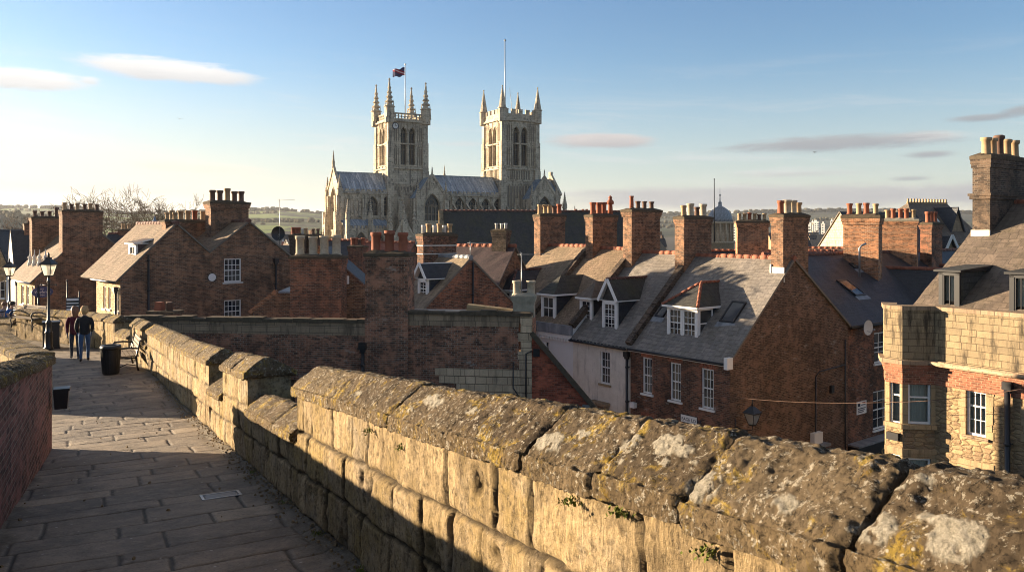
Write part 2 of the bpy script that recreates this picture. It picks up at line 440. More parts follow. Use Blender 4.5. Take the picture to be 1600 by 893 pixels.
def grid_obj(name, P, mat, parent=None, attrs=None, smooth=True, closed=False):
    """a dense height-field style sheet from an (n, m, 3) array"""
    n, m = P.shape[:2]
    me = bpy.data.meshes.new(name)
    idx = np.arange(n*m).reshape(n, m)
    q = np.stack([idx[:-1, :-1], idx[:-1, 1:], idx[1:, 1:], idx[1:, :-1]], -1).reshape(-1, 4)
    me.vertices.add(n*m); me.vertices.foreach_set('co', P.reshape(-1))
    me.loops.add(q.size); me.loops.foreach_set('vertex_index', q.ravel())
    me.polygons.add(len(q)); me.polygons.foreach_set('loop_start', np.arange(0, q.size, 4)); me.polygons.foreach_set('loop_total', np.full(len(q), 4))
    me.update(calc_edges=True); me.validate()
    me.polygons.foreach_set('use_smooth', np.full(len(q), smooth))
    for k, a in (attrs or {}).items():
        at = me.attributes.new(k, 'FLOAT', 'POINT'); at.data.foreach_set('value', np.ascontiguousarray(a, dtype=np.float32).ravel())
    me.materials.append(MAT[mat] if isinstance(mat, str) else mat)
    o = bpy.data.objects.new(name, me); COL.objects.link(o)
    if parent is not None: o.parent = parent
    return o
def join_grids(name, parts, mat, parent=None, smooth=True):
    """parts: list of (P, attrs); one mesh"""
    V, Q, A, off = [], [], {}, 0
    for P, at in parts:
        n, m = P.shape[:2]
        idx = np.arange(n*m).reshape(n, m)+off
        Q.append(np.stack([idx[:-1, :-1], idx[:-1, 1:], idx[1:, 1:], idx[1:, :-1]], -1).reshape(-1, 4))
        V.append(P.reshape(-1, 3)); off += n*m
        for k, a in at.items(): A.setdefault(k, []).append(np.broadcast_to(a, (n, m)).ravel())
    V = np.concatenate(V); Q = np.concatenate(Q)
    me = bpy.data.meshes.new(name)
    me.vertices.add(len(V)); me.vertices.foreach_set('co', V.ravel())
    me.loops.add(Q.size); me.loops.foreach_set('vertex_index', Q.ravel())
    me.polygons.add(len(Q)); me.polygons.foreach_set('loop_start', np.arange(0, Q.size, 4)); me.polygons.foreach_set('loop_total', np.full(len(Q), 4))
    me.update(calc_edges=True)
    me.polygons.foreach_set('use_smooth', np.full(len(Q), smooth))
    for k, a in A.items():
        at = me.attributes.new(k, 'FLOAT', 'POINT'); at.data.foreach_set('value', np.concatenate(a).astype(np.float32))
    me.materials.append(MAT[mat] if isinstance(mat, str) else mat)
    o = bpy.data.objects.new(name, me); COL.objects.link(o)
    if parent is not None: o.parent = parent
    return o

def tag(o, label, cat, group=None, kind='thing'):
    o['label'] = label; o['category'] = cat; o['kind'] = kind
    if group: o['group'] = group
    return o
def empty(name, loc, rz=0, label=None, cat=None, group=None):
    o = bpy.data.objects.new(name, None); COL.objects.link(o)
    o.empty_display_size = .3
    o.location = loc; o.rotation_euler = (0, 0, rz)
    if label: tag(o, label, cat, group)
    return o
def struct(o):
    o['kind'] = 'structure'; return o
KIDS = {}
def copy_tree(o, parent=None):
    c = o.copy(); COL.objects.link(c)
    if parent is not None: c.parent = parent
    for ch in list(o.children): copy_tree(ch, c)
    return c
# ================================================================== THE WALL WALK
ZP = [(-6, -.95), (0, -1.65), (12, -3.14), (16, -3.52), (22, -3.9), (26, -4.15), (31, -4.45), (40, -4.75), (60, -4.9)]
def zp(Y): return np.interp(Y, [a for a, b in ZP], [b for a, b in ZP])
def catmull(pts, step):
    out = []
    n = len(pts)
    for i in range(n-1):
        p0 = Vector(pts[max(i-1, 0)]); p1 = Vector(pts[i]); p2 = Vector(pts[i+1]); p3 = Vector(pts[min(i+2, n-1)])
        k = max(2, int((p2-p1).length/step))
        for j in range(k):
            t = j/k
            out.append(.5*((2*p1)+(p2-p0)*t+(2*p0-5*p1+4*p2-p3)*t*t+(3*p1-p0-3*p2+p3)*t**3))
    out.append(Vector(pts[-1]))
    return out
class Line:
    """plan polyline parameterised by arc length; the offset o goes to the left-hand side of its direction"""
    def __init__(s, pts, step=.4):
        q = catmull([Vector((a, b)) for a, b in pts], step)
        s.P = np.array([tuple(p) for p in q]); d = np.diff(s.P, axis=0)
        s.S = np.concatenate([[0], np.cumsum(np.hypot(d[:, 0], d[:, 1]))])
        t = np.gradient(s.P, axis=0); t /= np.hypot(t[:, 0], t[:, 1])[:, None]
        s.T = t; s.N = np.stack([-t[:, 1], t[:, 0]], 1)
        s.len = s.S[-1]
    def at(s, q, o=0.0):
        x = np.interp(q, s.S, s.P[:, 0])+o*np.interp(q, s.S, s.N[:, 0])
        y = np.interp(q, s.S, s.P[:, 1])+o*np.interp(q, s.S, s.N[:, 1])
        return x, y
    def tan(s, q): return np.interp(q, s.S, s.T[:, 0]), np.interp(q, s.S, s.T[:, 1])
    def sY(s, Y): return float(np.interp(Y, s.P[:, 1], s.S))
RL = Line([(1.79+.514*6, -6), (1.79+.514*3, -3), (1.79, 0), (1.79-.514*3, 3), (1.79-.514*6, 6), (1.79-.514*9, 9), (-4.4, 12), (-7.25, 17.2), (-10.0, 22.0), (-12.5, 26), (-15.6, 29.7), (-19.2, 32.4), (-24, 34.8), (-31, 37.0)])
LL = Line([(-1.18+.476*6, -6), (-1.18, 0), (-1.18-.476*6, 6), (-1.18-.476*11.9, 11.9)])       # inner face of the brick wall
CL = Line([(-9.25, 16.1), (-11.55, 18.9), (-14.0, 22.2), (-16.6, 25.2), (-20.0, 28.2), (-25.5, 31.0), (-33, 33.0)])  # curved wall, path side

def blocks(total, courses, wmin, wmax, seed):
    rnd = random.Random(seed); out = []
    for c in courses:
        xs = [-rnd.uniform(0, wmax)]
        while xs[-1] < total+wmax: xs.append(xs[-1]+rnd.uniform(wmin, wmax))
        out.append((np.array(xs), np.array([rnd.random() for _ in xs]), np.array([rnd.random() for _ in xs])))
    return out
def stone_field(S, Hh, edges, lay, groove=.012, seed=0, soft=.022):
    """S, Hh arrays -> relief (<= 0 in joints), tone per stone, joint mask"""
    Sw = S+.035*fbm(S*2.2, Hh*2.2, 3.3, 3, seed+3)*2+.012*fbm(S*14, Hh*14, 1.3, 2, seed+4)*2
    Hw = Hh+.030*fbm(S*2.0, Hh*2.4, 8.3, 3, seed+5)*2+.012*fbm(S*14, Hh*14, 7.3, 2, seed+6)*2
    ci = np.clip(np.searchsorted(edges, Hw)-1, 0, len(edges)-2)
    dist = np.minimum(Hw-np.array(edges)[ci], np.array(edges)[ci+1]-Hw)
    tone = np.zeros_like(S); offs = np.zeros_like(S)
    for c, (xs, t1, t2) in enumerate(lay):
        m = ci == c
        if not m.any(): continue
        k = np.clip(np.searchsorted(xs, Sw[m])-1, 0, len(xs)-2)
        d = np.minimum(Sw[m]-xs[k], xs[k+1]-Sw[m])
        dist[m] = np.minimum(dist[m], d); tone[m] = t1[k]; offs[m] = t2[k]
    j = 1-sstep(.0, soft, dist-groove*.25)
    return dist, tone, offs, j

def stone_mat(name, ca, cb, cc, joint, lich=False):
    m = M(name, .92, .12)
    v = m.obj()
    t = m.attr('tone'); j = m.attr('joint')
    col = m.ramp(t, [(0, ca), (.45, cb), (.8, cc), (1, ca)])
    n1 = m.noise(v, 2.2, 8, .68)
    col = m.mix(m.ramp(n1, [(.44, 0), (.6, .85)]), col, tuple(x*.5 for x in cb))
    n1c = m.noise(m.obj((1.3, 1.3, 1.3)), 1.0, 7, .7)
    col = m.mix(m.ramp(n1c, [(.52, 0), (.62, .7)]), col, (.30, .25, .185))
    n1b = m.noise(v, 1.1, 6, .65)
    col = m.mix(m.ramp(n1b, [(.5, 0), (.68, .6)]), col, (.44, .31, .11))
    n2 = m.noise(m.obj((9, 9, 1.2)), 1.0, 6, .7)
    col = m.mix(m.ramp(n2, [(.5, 0), (.68, .65)]), col, (.085, .06, .035))
    n3 = m.noise(v, 22, 6, .78)
    col = m.mix(m.ramp(n3, [(.36, .8), (.52, 0)]), col, (.07, .05, .03))
    n4 = m.noise(v, 55, 4, .8)
    col = m.mix(m.ramp(n4, [(.58, 0), (.7, .5)]), col, (.62, .52, .36))
    col = m.mix(m.math('MULTIPLY', j, .92), col, joint)
    m.color(col)
    h = m.math('ADD', m.noise(v, 38, 7, .78), m.math('MULTIPLY', m.noise(m.obj((30, 30, 5)), 1.0, 4, .7), .8))
    m.bump(h, .022)
    return m.mat
MAT['parapet'] = stone_mat('weathered limestone blocks', (.46, .345, .195), (.37, .27, .145), (.30, .225, .135), (.04, .03, .02))

def coping_mat(name, far=False):
    m = M(name, .95, .1)
    v = m.obj()
    n0 = m.noise(v, 3.0, 7, .7)
    col = m.ramp(n0, [(.3, (.045, .033, .022)), (.5, (.088, .064, .042)), (.68, (.17, .125, .08))])
    t = m.attr('tone')
    col = m.mix(m.math('MULTIPLY', t, .4), col, (.26, .20, .125))
    col = m.mix(m.math('MULTIPLY', m.attr('lip'), .45), col, (.24, .17, .09))
    ny = m.noise(v, 3.6, 8, .74, .6)
    ny2 = m.noise(v, 30, 4, .75)
    yl = m.math('MULTIPLY', m.ramp(ny, [(.53, 0), (.60, 1)]), m.ramp(ny2, [(.40, 0), (.50, 1)]))
    col = m.mix(m.math('MULTIPLY', yl, .9), col, m.ramp(m.noise(v, 16, 3, .6), [(.35, (.30, .19, .028)), (.65, (.46, .33, .08))]))
    g = m.noise(v, 26, 6, .8)
    col = m.mix(m.ramp(g, [(.555, 0), (.60, .8)]), col, (.50, .45, .36))
    sp = m.vor(v, 42, 'F1', 'Distance')
    spm = m.math('MULTIPLY', m.ramp(sp, [(.14, 1), (.24, 0)]), m.ramp(m.noise(v, 7, 3, .6), [(.5, 0), (.58, 1)]))
    col = m.mix(m.math('MULTIPLY', spm, .85), col, (.58, .53, .44))
    dk = m.noise(v, 46, 6, .85)
    col = m.mix(m.ramp(dk, [(.38, .95), (.49, 0)]), col, (.022, .017, .012))
    lm = m.attr('lichen')
    lc = m.ramp(m.noise(v, 60, 4, .8), [(.3, (.17, .15, .11)), (.48, (.36, .325, .26)), (.68, (.50, .455, .375))])
    col = m.mix(lm, col, lc)
    m.color(col)
    h = m.math('ADD', m.noise(v, 34, 8, .82), m.math('MULTIPLY', m.math('SUBTRACT', .3, sp), .5))
    h = m.math('ADD', h, m.math('MULTIPLY', lm, m.math('MULTIPLY', m.noise(v, 90, 3, .8), .6)))
    m.bump(h, .04)
    return m.mat
MAT['coping'] = coping_mat('lichen covered coping stone')

THK = .52
def wall_grid(line, s0, s1, top0, top1, res, seed, edges, lay, amp=1.0, flip=1, bottom=-.12):
    """inner face of a stone wall as relief; s along, h above the path"""
    n = max(3, int((s1-s0)/res)); k = max(3, int((max(top0, top1)-bottom)/res))
    s = np.linspace(s0, s1, n)[:, None]; u = np.linspace(0, 1, k)[None, :]
    top = top0+(top1-top0)*(s-s0)/(s1-s0)
    S = s+0*u; Hh = bottom+(top-bottom)*u
    dist, tone, offs, j = stone_field(S, Hh, edges, lay, seed=seed)
    ed = sstep(0, .05, np.minimum(S-s0, s1-S))*.85+.15
    rel = -.024*j+(offs-.5)*.026
    rel = rel+.020*fbm(S*2.5, Hh*3, seed, 4, seed)*2*amp
    rel = rel+.014*fbm(S*11, Hh*2.2, seed+.5, 4, seed+20)*2*amp+.010*fbm(S*16, Hh*16, seed+.7, 3, seed+22)*2*amp
    pit = fbm(S*5, Hh*3.2, seed+2.2, 4, seed+30)
    rel = rel-.035*sstep(.16, .28, pit)*amp
    rel = rel+np.minimum(0, -.022*(1-sstep(0, .05, dist))*sstep(.05, .2, fbm(S*3, Hh*3, 1.1, 3, seed+9)))
    rel = rel*ed
    x, y = line.at(S, rel)
    z = zp(y)+Hh
    return np.stack([x, y, z], -1), {'tone': tone*.85+.15*(fbm(S*3, Hh*3, 2, 2, seed)+.5), 'joint': np.clip(j*1.0+.5*sstep(.18, .3, pit), 0, 1)}
def end_grid(line, s, top, res, seed, side, thick=THK, bottom=-.3, tdir=1):
    n = max(4, int(thick/res)); k = max(4, int((top-bottom)/res))
    o = np.linspace(0, 1, n)[:, None]; u = np.linspace(0, 1, k)[None, :]
    O = -(thick*o)+0*u; Hh = bottom+(top-bottom)*u+0*o
    e = np.minimum(o, 1-o)*thick
    rel = (.03*fbm(O*4, Hh*4, seed+s, 4, seed)*2-.02)*sstep(0, .05, e)
    x, y = line.at(s+rel*side, O*tdir)
    x0, y0 = line.at(s, 0)
    return np.stack([x, y, zp(y0)+Hh], -1), {'tone': .5+fbm(O*3, Hh*3, 1, 2, seed), 'joint': .25*sstep(.1, .2, fbm(O*6, Hh*6, 4, 3, seed+3))}
def flat_grid(line, s0, s1, o0, o1, h, res=.15, bottom=None, seed=0):
    """plain strips (tops, outer faces); h, bottom heights above the path or absolute when bottom given"""
    n = max(2, int((s1-s0)/res)); s = np.linspace(s0, s1, n)[:, None]
    if bottom is None:
        o = np.linspace(o0, o1, 4)[None, :]
        x, y = line.at(s+0*o, o+0*s); z = zp(y)+h
    else:
        x, y = line.at(s, o0); u = np.linspace(0, 1, 14)[None, :]
        zt = zp(y)+h
        z = zt+(bottom-zt)*u; x = x+0*u; y = y+0*u
    return np.stack([x, y, z], -1), {'tone': .5+fbm(x*3, y*3, z*3, 2, seed), 'joint': 0*x}

def coping_profile(wide=.60, lip=.095, rise=.15, over=.055):
    # (offset towards the path, height) from the inner bottom edge over the ridge to the outer bottom edge
    return [(over-.03, 0), (over, 0.0), (over, lip*.9), (over-.02, lip), (-.175, lip+rise), (-.25, lip+rise*1.02), (-wide, lip*.65), (-wide, 0)]
def coping_stone(line, s0, s1, h, res, seed, parent, lich=(), prof=None, amp=1.0, side=1, gap=.004, label=None, dz=0):
    prof = prof or coping_profile()
    pts = np.array(list(prof)+[prof[0]]); seg = np.hypot(*np.diff(pts, axis=0).T); cum = np.concatenate([[0], np.cumsum(seg)])
    k = max(10, int(cum[-1]/res)); q = np.linspace(0, cum[-1], k)
    q = np.unique(np.concatenate([q, cum])); k = len(q)
    o = np.interp(q, cum, pts[:, 0])[None, :]; hh = np.interp(q, cum, pts[:, 1])[None, :]
    # face normals along the profile
    tx = np.gradient(o[0], q); ty = np.gradient(hh[0], q); l = np.hypot(tx, ty)+1e-9
    no, nh = (ty/l)[None, :], (-tx/l)[None, :]
    n = max(6, int((s1-s0)/res)); s = np.linspace(s0+gap, s1-gap, n)
    s = np.concatenate([[s[0]]*1, s, [s[-1]]*1])[:, None]; n = len(s)
    S = s+0*o; Q = q[None, :]+0*s
    wob = .02*fbm(Q*4, seed*3.1, 0, 3, seed)*2
    endd = np.minimum(S-s[0], s[-1]-S)
    S2 = S+wob*(1-sstep(0, .3, endd))
    rel = amp*(.009*fbm(S*1.7, Q*2.2, seed, 4, seed)*2+.013*fbm(S*9, Q*9, seed+.3, 4, seed+5)*2+.011*fbm(S*30, Q*30, seed+.6, 3, seed+9)*2+.006*fbm(S*62, Q*62, seed+.9, 2, seed+19)*2)
    edge = 1-sstep(0, .03, endd+.008*fbm(Q*20, S*20, 1, 2, seed))
    rel = rel-.014*edge
    lipd = np.abs(Q-cum[3])
    rel = rel-.024*amp*np.clip(1-lipd/.05, 0, 1)*(.35+1.0*np.clip(fbm(S*4, Q*5, seed+7, 3, seed+11)+.12, 0, 1))
    chip = fbm(S*3.3, Q*3, seed+4.4, 3, seed+13)
    rel = rel-.014*amp*sstep(.24, .36, chip)
    O = o+no*rel; Hh = h+dz+hh+nh*rel
    Hh = Hh+.01*random.Random(seed).uniform(-1, 1)
    x, y = line.at(S2, O*side)
    # heights follow the path under the inner face
    x0, y0 = line.at(S2, 0*S2)
    z = zp(y0)+Hh
    P = np.stack([x, y, z], -1)
    c0 = P[1].mean(0); c1 = P[-2].mean(0)
    P[0] = c0+(P[1]-c0)*.02; P[-1] = c1+(P[-2]-c1)*.02
    lm = np.zeros(P.shape[:2])
    for (cx, cy, cz, rx, ry) in lich:
        d = (P-np.array([cx, cy, cz]))
        tx_, ty_ = line.tan(S2)
        al = d[..., 0]*tx_+d[..., 1]*ty_
        ac = np.sqrt(np.maximum((d**2).sum(-1)-al**2, 0))
        r = np.sqrt((al/rx)**2+(ac/ry)**2)
        r = r+.45*fbm(P[..., 0]*18, P[..., 1]*18, P[..., 2]*18, 4, 77)+.3*fbm(P[..., 0]*50, P[..., 1]*50, P[..., 2]*50, 2, 78)
        lm = np.maximum(lm, 1-sstep(.88, 1.0, r))
        hole = fbm(P[..., 0]*40, P[..., 1]*40, P[..., 2]*40, 3, 80)
        lm = lm*(1-.8*sstep(.14, .2, hole))
    P[..., 2] += .002*lm
    lipm = (1-sstep(cum[3]-.01, cum[3]+.03, Q))
    return grid_obj('coping_stone', P, 'coping', parent, {'tone': 0*S+random.Random(seed+1).random(), 'lip': lipm, 'lichen': lm})

WALK = 1.06
# ---- the stone parapet on the town side
par = empty('parapet_wall', (0, 0, ZG), 0, 'long crenellated stone parapet with lichened sloping coping beside the paved walk', 'parapet')
def child_fix(o, p=par):
    o.parent = p; o.matrix_parent_inverse = Matrix.Translation((0, 0, -ZG)); return o
EDG = [-.3, .02, .37, .72, 1.07, 1.5]
LAY = blocks(70, EDG[:-1], .32, .78, 11)
EM = .62
secs = [(-5.5, 7.3, 1, .016), (7.3, 9.75, 0, .022), (9.75, 11.65, 1, .026), (11.65, 12.9, 0, .03), (12.9, 22.2, 1, .035), (22.2, 23.4, 0, .05), (23.4, 25.6, 1, .05), (25.6, 27.6, 0, .06), (27.6, 33.2, 1, .06), (33.2, 34.2, 0, .1), (34.2, 36.9, 1, .1)]
parts = []
for i, (y0, y1, full, res) in enumerate(secs):
    a, b = RL.sY(y0), RL.sY(y1)
    top = WALK if full else EM
    if i == 0:
        a2 = RL.sY(1.3)
        parts.append(wall_grid(RL, a, a2, top, top, .05, 5, EDG, LAY))
        parts.append(wall_grid(RL, a2, b, top, top, res, 5, EDG, LAY))
    else:
        parts.append(wall_grid(RL, a, b, top, top, res, 5, EDG, LAY))
    parts.append(flat_grid(RL, a, b, 0, -THK, top))
    parts.append(flat_grid(RL, a, b, -THK, -THK, top, bottom=ZG))
    if full:
        parts.append(end_grid(RL, a, top, .03, 3+i, -1)); parts.append(end_grid(RL, b, top, .03, 9+i, 1))
child_fix(join_grids('masonry', parts, 'parapet', par))
# pale lichen roundels on the near coping stones: centre (photo row/column), radii in metres along / across
def on_coping(px, py):
    """point of the sloping coping top seen at a photograph pixel"""
    best = None
    for s in np.linspace(RL.sY(1.0), RL.sY(7.3), 500):
        for o in np.linspace(.03, -.18, 24):
            x, y = RL.at(s, o); x0, y0 = RL.at(s, 0)
            z = zp(y0)+WALK+.095+.15*min(1, max(0, (.035-o)/.21))
            d = (800+x/y*F-px)**2+(H-z/y*F-py)**2
            if best is None or d < best[0]: best = (d, float(x), float(y), float(z))
    return best[1:]
LICH = [(on_coping(px, py)+(rx, ry)) for px, py, rx, ry in (
    (1098, 759, .075, .062), (1222, 787, .04, .038), (1368, 822, .058, .045), (1495, 838, .066, .06), (1458, 806, .04, .026), (1448, 750, .03, .015),
    (856, 690, .11, .060), (984, 692, .06, .045), (1046, 694, .08, .052), (1072, 706, .035, .028), (1035, 721, .028, .018), (972, 722, .018, .014),
    (676, 624, .16, .05), (912, 676, .05, .03), (1085, 722, .022, .014), (640, 640, .04, .03), (1402, 758, .022, .014), (560, 612, .07, .03), (735, 640, .09, .03))]
cuts = [-5.5, -3.6, -1.9, -.4, .75, 1.9, 2.43, 2.85, 3.34, 4.06, 4.87, 6.1, 7.36]
for i in range(len(cuts)-1):
    y0, y1 = cuts[i], cuts[i+1]
    res = .04 if y1 < 1 else (.0075 if y1 < 3 else (.009 if y1 < 4.5 else .013))
    child_fix(coping_stone(RL, RL.sY(y0), RL.sY(y1), WALK, res, 40+i, par, LICH if y1 > 1 else (), gap=.004 if y1 != 1.9 else .013))
def coping_run(line, y0, y1, h, res, n, seed, parent, **k):
    a, b = line.sY(y0), line.sY(y1)
    for i in range(n):
        child_fix(coping_stone(line, a+(b-a)*i/n, a+(b-a)*(i+1)/n, h, res, seed+i, parent, **k), parent)
coping_run(RL, 7.40, 9.72, EM, .016, 3, 80, par)
coping_run(RL, 9.70, 11.70, WALK, .02, 2, 85, par)
coping_run(RL, 11.72, 12.85, EM, .025, 1, 90, par)
coping_run(RL, 12.85, 22.25, WALK, .03, 8, 92, par)
coping_run(RL, 22.3, 23.35, EM, .05, 1, 101, par)
coping_run(RL, 23.35, 25.65, WALK, .05, 2, 102, par)
coping_run(RL, 25.7, 27.55, EM, .05, 2, 105, par)
coping_run(RL, 27.55, 33.25, WALK, .05, 6, 108, par)
coping_run(RL, 33.3, 34.15, EM, .08, 1, 115, par)
coping_run(RL, 34.2, 36.9, WALK, .08, 4, 117, par)

# ---- paved walk (flagstone courses across the path)
def flag_mat():
    m = M('worn york flagstone', .75, .3)
    v = m.obj(); t = m.attr('tone'); j = m.attr('joint')
    col = m.ramp(t, [(0, (.17, .14, .11)), (.35, (.275, .225, .172)), (.7, (.21, .178, .143)), (1, (.37, .30, .22))])
    n = m.noise(v, 1.6, 7, .68)
    col = m.mix(m.ramp(n, [(.42, 0), (.62, .8)]), col, (.11, .094, .08))
    n1 = m.noise(v, 7, 6, .72)
    col = m.mix(m.ramp(n1, [(.5, 0), (.7, .6)]), col, (.31, .26, .20))
    n2 = m.noise(v, 45, 5, .75)
    col = m.mix(m.ramp(n2, [(.34, .55), (.5, 0)]), col, (.07, .06, .05))
    sp = m.vor(v, 5.5, 'F1', 'Distance')
    col = m.mix(m.ramp(sp, [(.05, .6), (.075, 0)]), col, (.55, .52, .47))
    col = m.mix(m.math('MULTIPLY', j, .85), col, (.045, .038, .03))
    col = m.mix(m.math('MULTIPLY', m.attr('edge'), .85), col, m.ramp(n2, [(.35, (.05, .042, .03)), (.55, (.10, .08, .05)), (.7, (.17, .14, .10))]))
    m.color(col)
    m.bump(m.noise(v, 22, 8, .76), .02)
    return m.mat
MAT['flag'] = flag_mat()
def path_z(x, y):
    k = int(np.argmin((RL.P[:, 0]-x)**2+(RL.P[:, 1]-y)**2)); t = (x-RL.P[k, 0])*RL.T[k, 0]+(y-RL.P[k, 1])*RL.T[k, 1]
    return float(zp(RL.at(RL.S[k]+t, 0)[1]))
def walk_width(s): return np.interp(s, [0, RL.sY(12), RL.sY(16), RL.sY(22), RL.sY(26), 60], [2.47, 2.47, 2.75, 3.5, 4.3, 4.6])
def walk_part(sa, sb, res, seed):
    n = int((sb-sa)/res); s = np.linspace(sa, sb, n)[:, None]
    k = int(3.0/res) if res < .05 else int(4/res)
    u = np.linspace(-.03, 1.03, k)[None, :]
    w = walk_width(s); T = u*w; S = s+0*u
    Sw = S+.02*fbm(S*1.3, T*1.3, 1, 3, 3)*2+.006*fbm(S*9, T*9, 1, 2, 4)*2
    Tw = T+.03*fbm(S*1.1, T*1.1, 6, 3, 5)*2+.006*fbm(S*9, T*9, 3, 2, 6)*2
    rnd = random.Random(23); rows = [0.0]
    while rows[-1] < 60: rows.append(rows[-1]+rnd.choice((.30, .38, .42, .5, .55, .62)))
    rows = np.array(rows); ri = np.clip(np.searchsorted(rows, Sw)-1, 0, len(rows)-2)
    dS = np.minimum(Sw-rows[ri], rows[ri+1]-Sw)
    tone = np.zeros_like(S); off = np.zeros_like(S); dT = np.full_like(S, 9.0); tilt = np.zeros_like(S)
    for r in np.unique(ri):
        rr = random.Random(900+int(r)); xs = [-rr.uniform(.1, .9)]
        while xs[-1] < 6: xs.append(xs[-1]+rr.uniform(.55, 1.35))
        t1 = np.array([rr.random() for _ in xs]); t2 = np.array([rr.uniform(-1, 1) for _ in xs]); xs = np.array(xs)
        m = ri == r
        kk = np.clip(np.searchsorted(xs, Tw[m])-1, 0, len(xs)-2)
        dT[m] = np.minimum(Tw[m]-xs[kk], xs[kk+1]-Tw[m]); tone[m] = t1[kk]; off[m] = t2[kk]
    gw = .5+fbm(S*3, T*3, 2, 2, 12)
    jS = 1-sstep(.002, .009, dS-.003*gw); jT = 1-sstep(.006, .018, dT-.006*gw)
    j = np.maximum(jS, jT)
    e = np.minimum(T, w-T)
    edge = 1-sstep(.03, .24, e+.16*fbm(S*3, T*3, 9, 4, 31)*2)
    rel = off*.0025-.009*j+.012*fbm(S*1.5, T*1.5, 0, 3, 8)*2+.004*fbm(S*9, T*9, 0, 4, 9)*2
    rel = rel-.004*(1-sstep(0, .04, np.minimum(dS, dT)))
    rel = rel+edge*(.035*np.clip(1-e/.12, 0, 1)+.03*(fbm(S*8, T*8, 5, 4, 13)+.15))
    x, y = RL.at(S, T)
    x0, y0 = RL.at(s, 0.0)
    z = zp(y0)+rel-.01
    return np.stack([x, y, z], -1), {'tone': tone, 'joint': j*(1-edge), 'edge': edge}
wk = join_grids('path', [walk_part(RL.sY(-5), RL.sY(1.0), .06, 1), walk_part(RL.sY(1.0), RL.sY(9.5), .016, 1), walk_part(RL.sY(9.5), RL.sY(16), .022, 1), walk_part(RL.sY(16), RL.sY(24), .035, 1), walk_part(RL.sY(24), RL.len-.5, .06, 1)], 'flag')
struct(wk)

# ---- brick wall on the other side of the walk
bw = empty('brick_wall', (0, 0, ZG), 0, 'low dark brick parapet with heavy weathered stone capping along the walk', 'wall')
BT = 1.15
def ll_fn(s, o, h):
    x, y = LL.at(s, -o); return Vector((float(x), float(y), float(zp(y))+h))
mb = MB()
N_ = 60
ss = np.linspace(0, LL.len, N_)
for side in (0, -.36):
    P = [[ll_fn(s, side, h) if side == 0 or h > -.2 else ll_fn(s, side, ZG+1) for s in ss] for h in (-.25, .3, .7, BT)]
    mb.surf(P)
mb.face([ll_fn(LL.len, 0, -.3), ll_fn(LL.len, -.36, -.3), ll_fn(LL.len, -.36, BT), ll_fn(LL.len, 0, BT)])
mb.face([ll_fn(LL.len, 0, -.3), ll_fn(LL.len, -.36, -.3), ll_fn(LL.len, -.36, -8), ll_fn(LL.len, 0, -8)])
o = mb.build('brickwork', 'brick_garden', bw, -ZG)
cp = [(.05, 0), (.05, .01), (.05, .085), (.03, .10), (-.20, .155), (-.36, .13), (-.44, .06), (-.44, 0)]
# the capping overhangs the path side: LL's left is away from the path, so flip the offset
for i in range(14):
    a, b = LL.len*i/14, LL.len*(i+1)/14
    Y = LL.at(b, 0)[1]
    child_fix(coping_stone(LL, a, b+(.02 if i == 13 else 0), BT, .016 if Y > 6 else .05, 150+i, bw, (), prof=cp, side=-1), bw)

# ---- curved stone wall beyond it, its sunlit outer face below a broad coping
cw = empty('curved_wall', (0, 0, ZG), 0, 'curving stone wall with ribbed sunlit outer face and broad flagged coping', 'wall')
ed2 = [-6, -2.2, -.05, .8, 1.3]
parts = []
def curved_face(o, rib):
    s = np.linspace(0, CL.len, 420)[:, None]; u = np.linspace(0, 1, 60)[None, :]
    top = .98; bot = -6.0 if rib else -.2
    Hh = bot+(top-bot)*u+0*s; S = s+0*u
    d = np.abs(((S/.62) % 1)-.5)*.62
    jv = 1-sstep(.01, .04, .31-d)
    rel = -.05*jv+.02*fbm(S*2, Hh*2, 1, 3, 61)*2
    x, y = CL.at(S, o+(rel if rib else -rel*0))
    x0, y0 = CL.at(s, 0.0)
    tn = np.floor(S/.62+.5)
    return np.stack([x, y, zp(y0)+Hh], -1), {'tone': vnoise(tn*7.7, 3.3, 1.1, 5)*.6, 'joint': jv*.9}
parts = [curved_face(.5, True), curved_face(0, False)]
P0, A0 = curved_face(.5, True); P1, _ = curved_face(0, False)
E = np.stack([P0[0], P1[0]], 0); parts.append((E, {'tone': .3, 'joint': 0.0}))
child_fix(join_grids('masonry', parts, 'parapet', cw), cw)
cpc = [(.06, 0), (.06, .09), (.04, .105), (-.30, .15), (-.60, .125), (-.64, .10), (-.64, 0)]
ncs = 22
for i in range(ncs):
    child_fix(coping_stone(CL, CL.len*i/ncs, CL.len*(i+1)/ncs, .98, .04, 180+i, cw, (), prof=cpc, side=-1, gap=.006, amp=.8), cw)

# ---- earth and rubble core carrying the walk (seen only from other sides)
mb = MB()
ss = np.linspace(0, RL.len-.3, 70); top = []; bl = []
rows = []
for s in ss:
    w = float(walk_width(s)); x0, y0 = RL.at(s, -.3); x1, y1 = RL.at(s, w+.1); z = float(zp(RL.at(s, 0)[1]))-.09
    rows.append([(x0, y0, ZG), (x0, y0, z), (x1, y1, z), (x1, y1, ZG)])
mb.surf(rows)
o = mb.build('terrain_embankment', 'rubble'); struct(o)
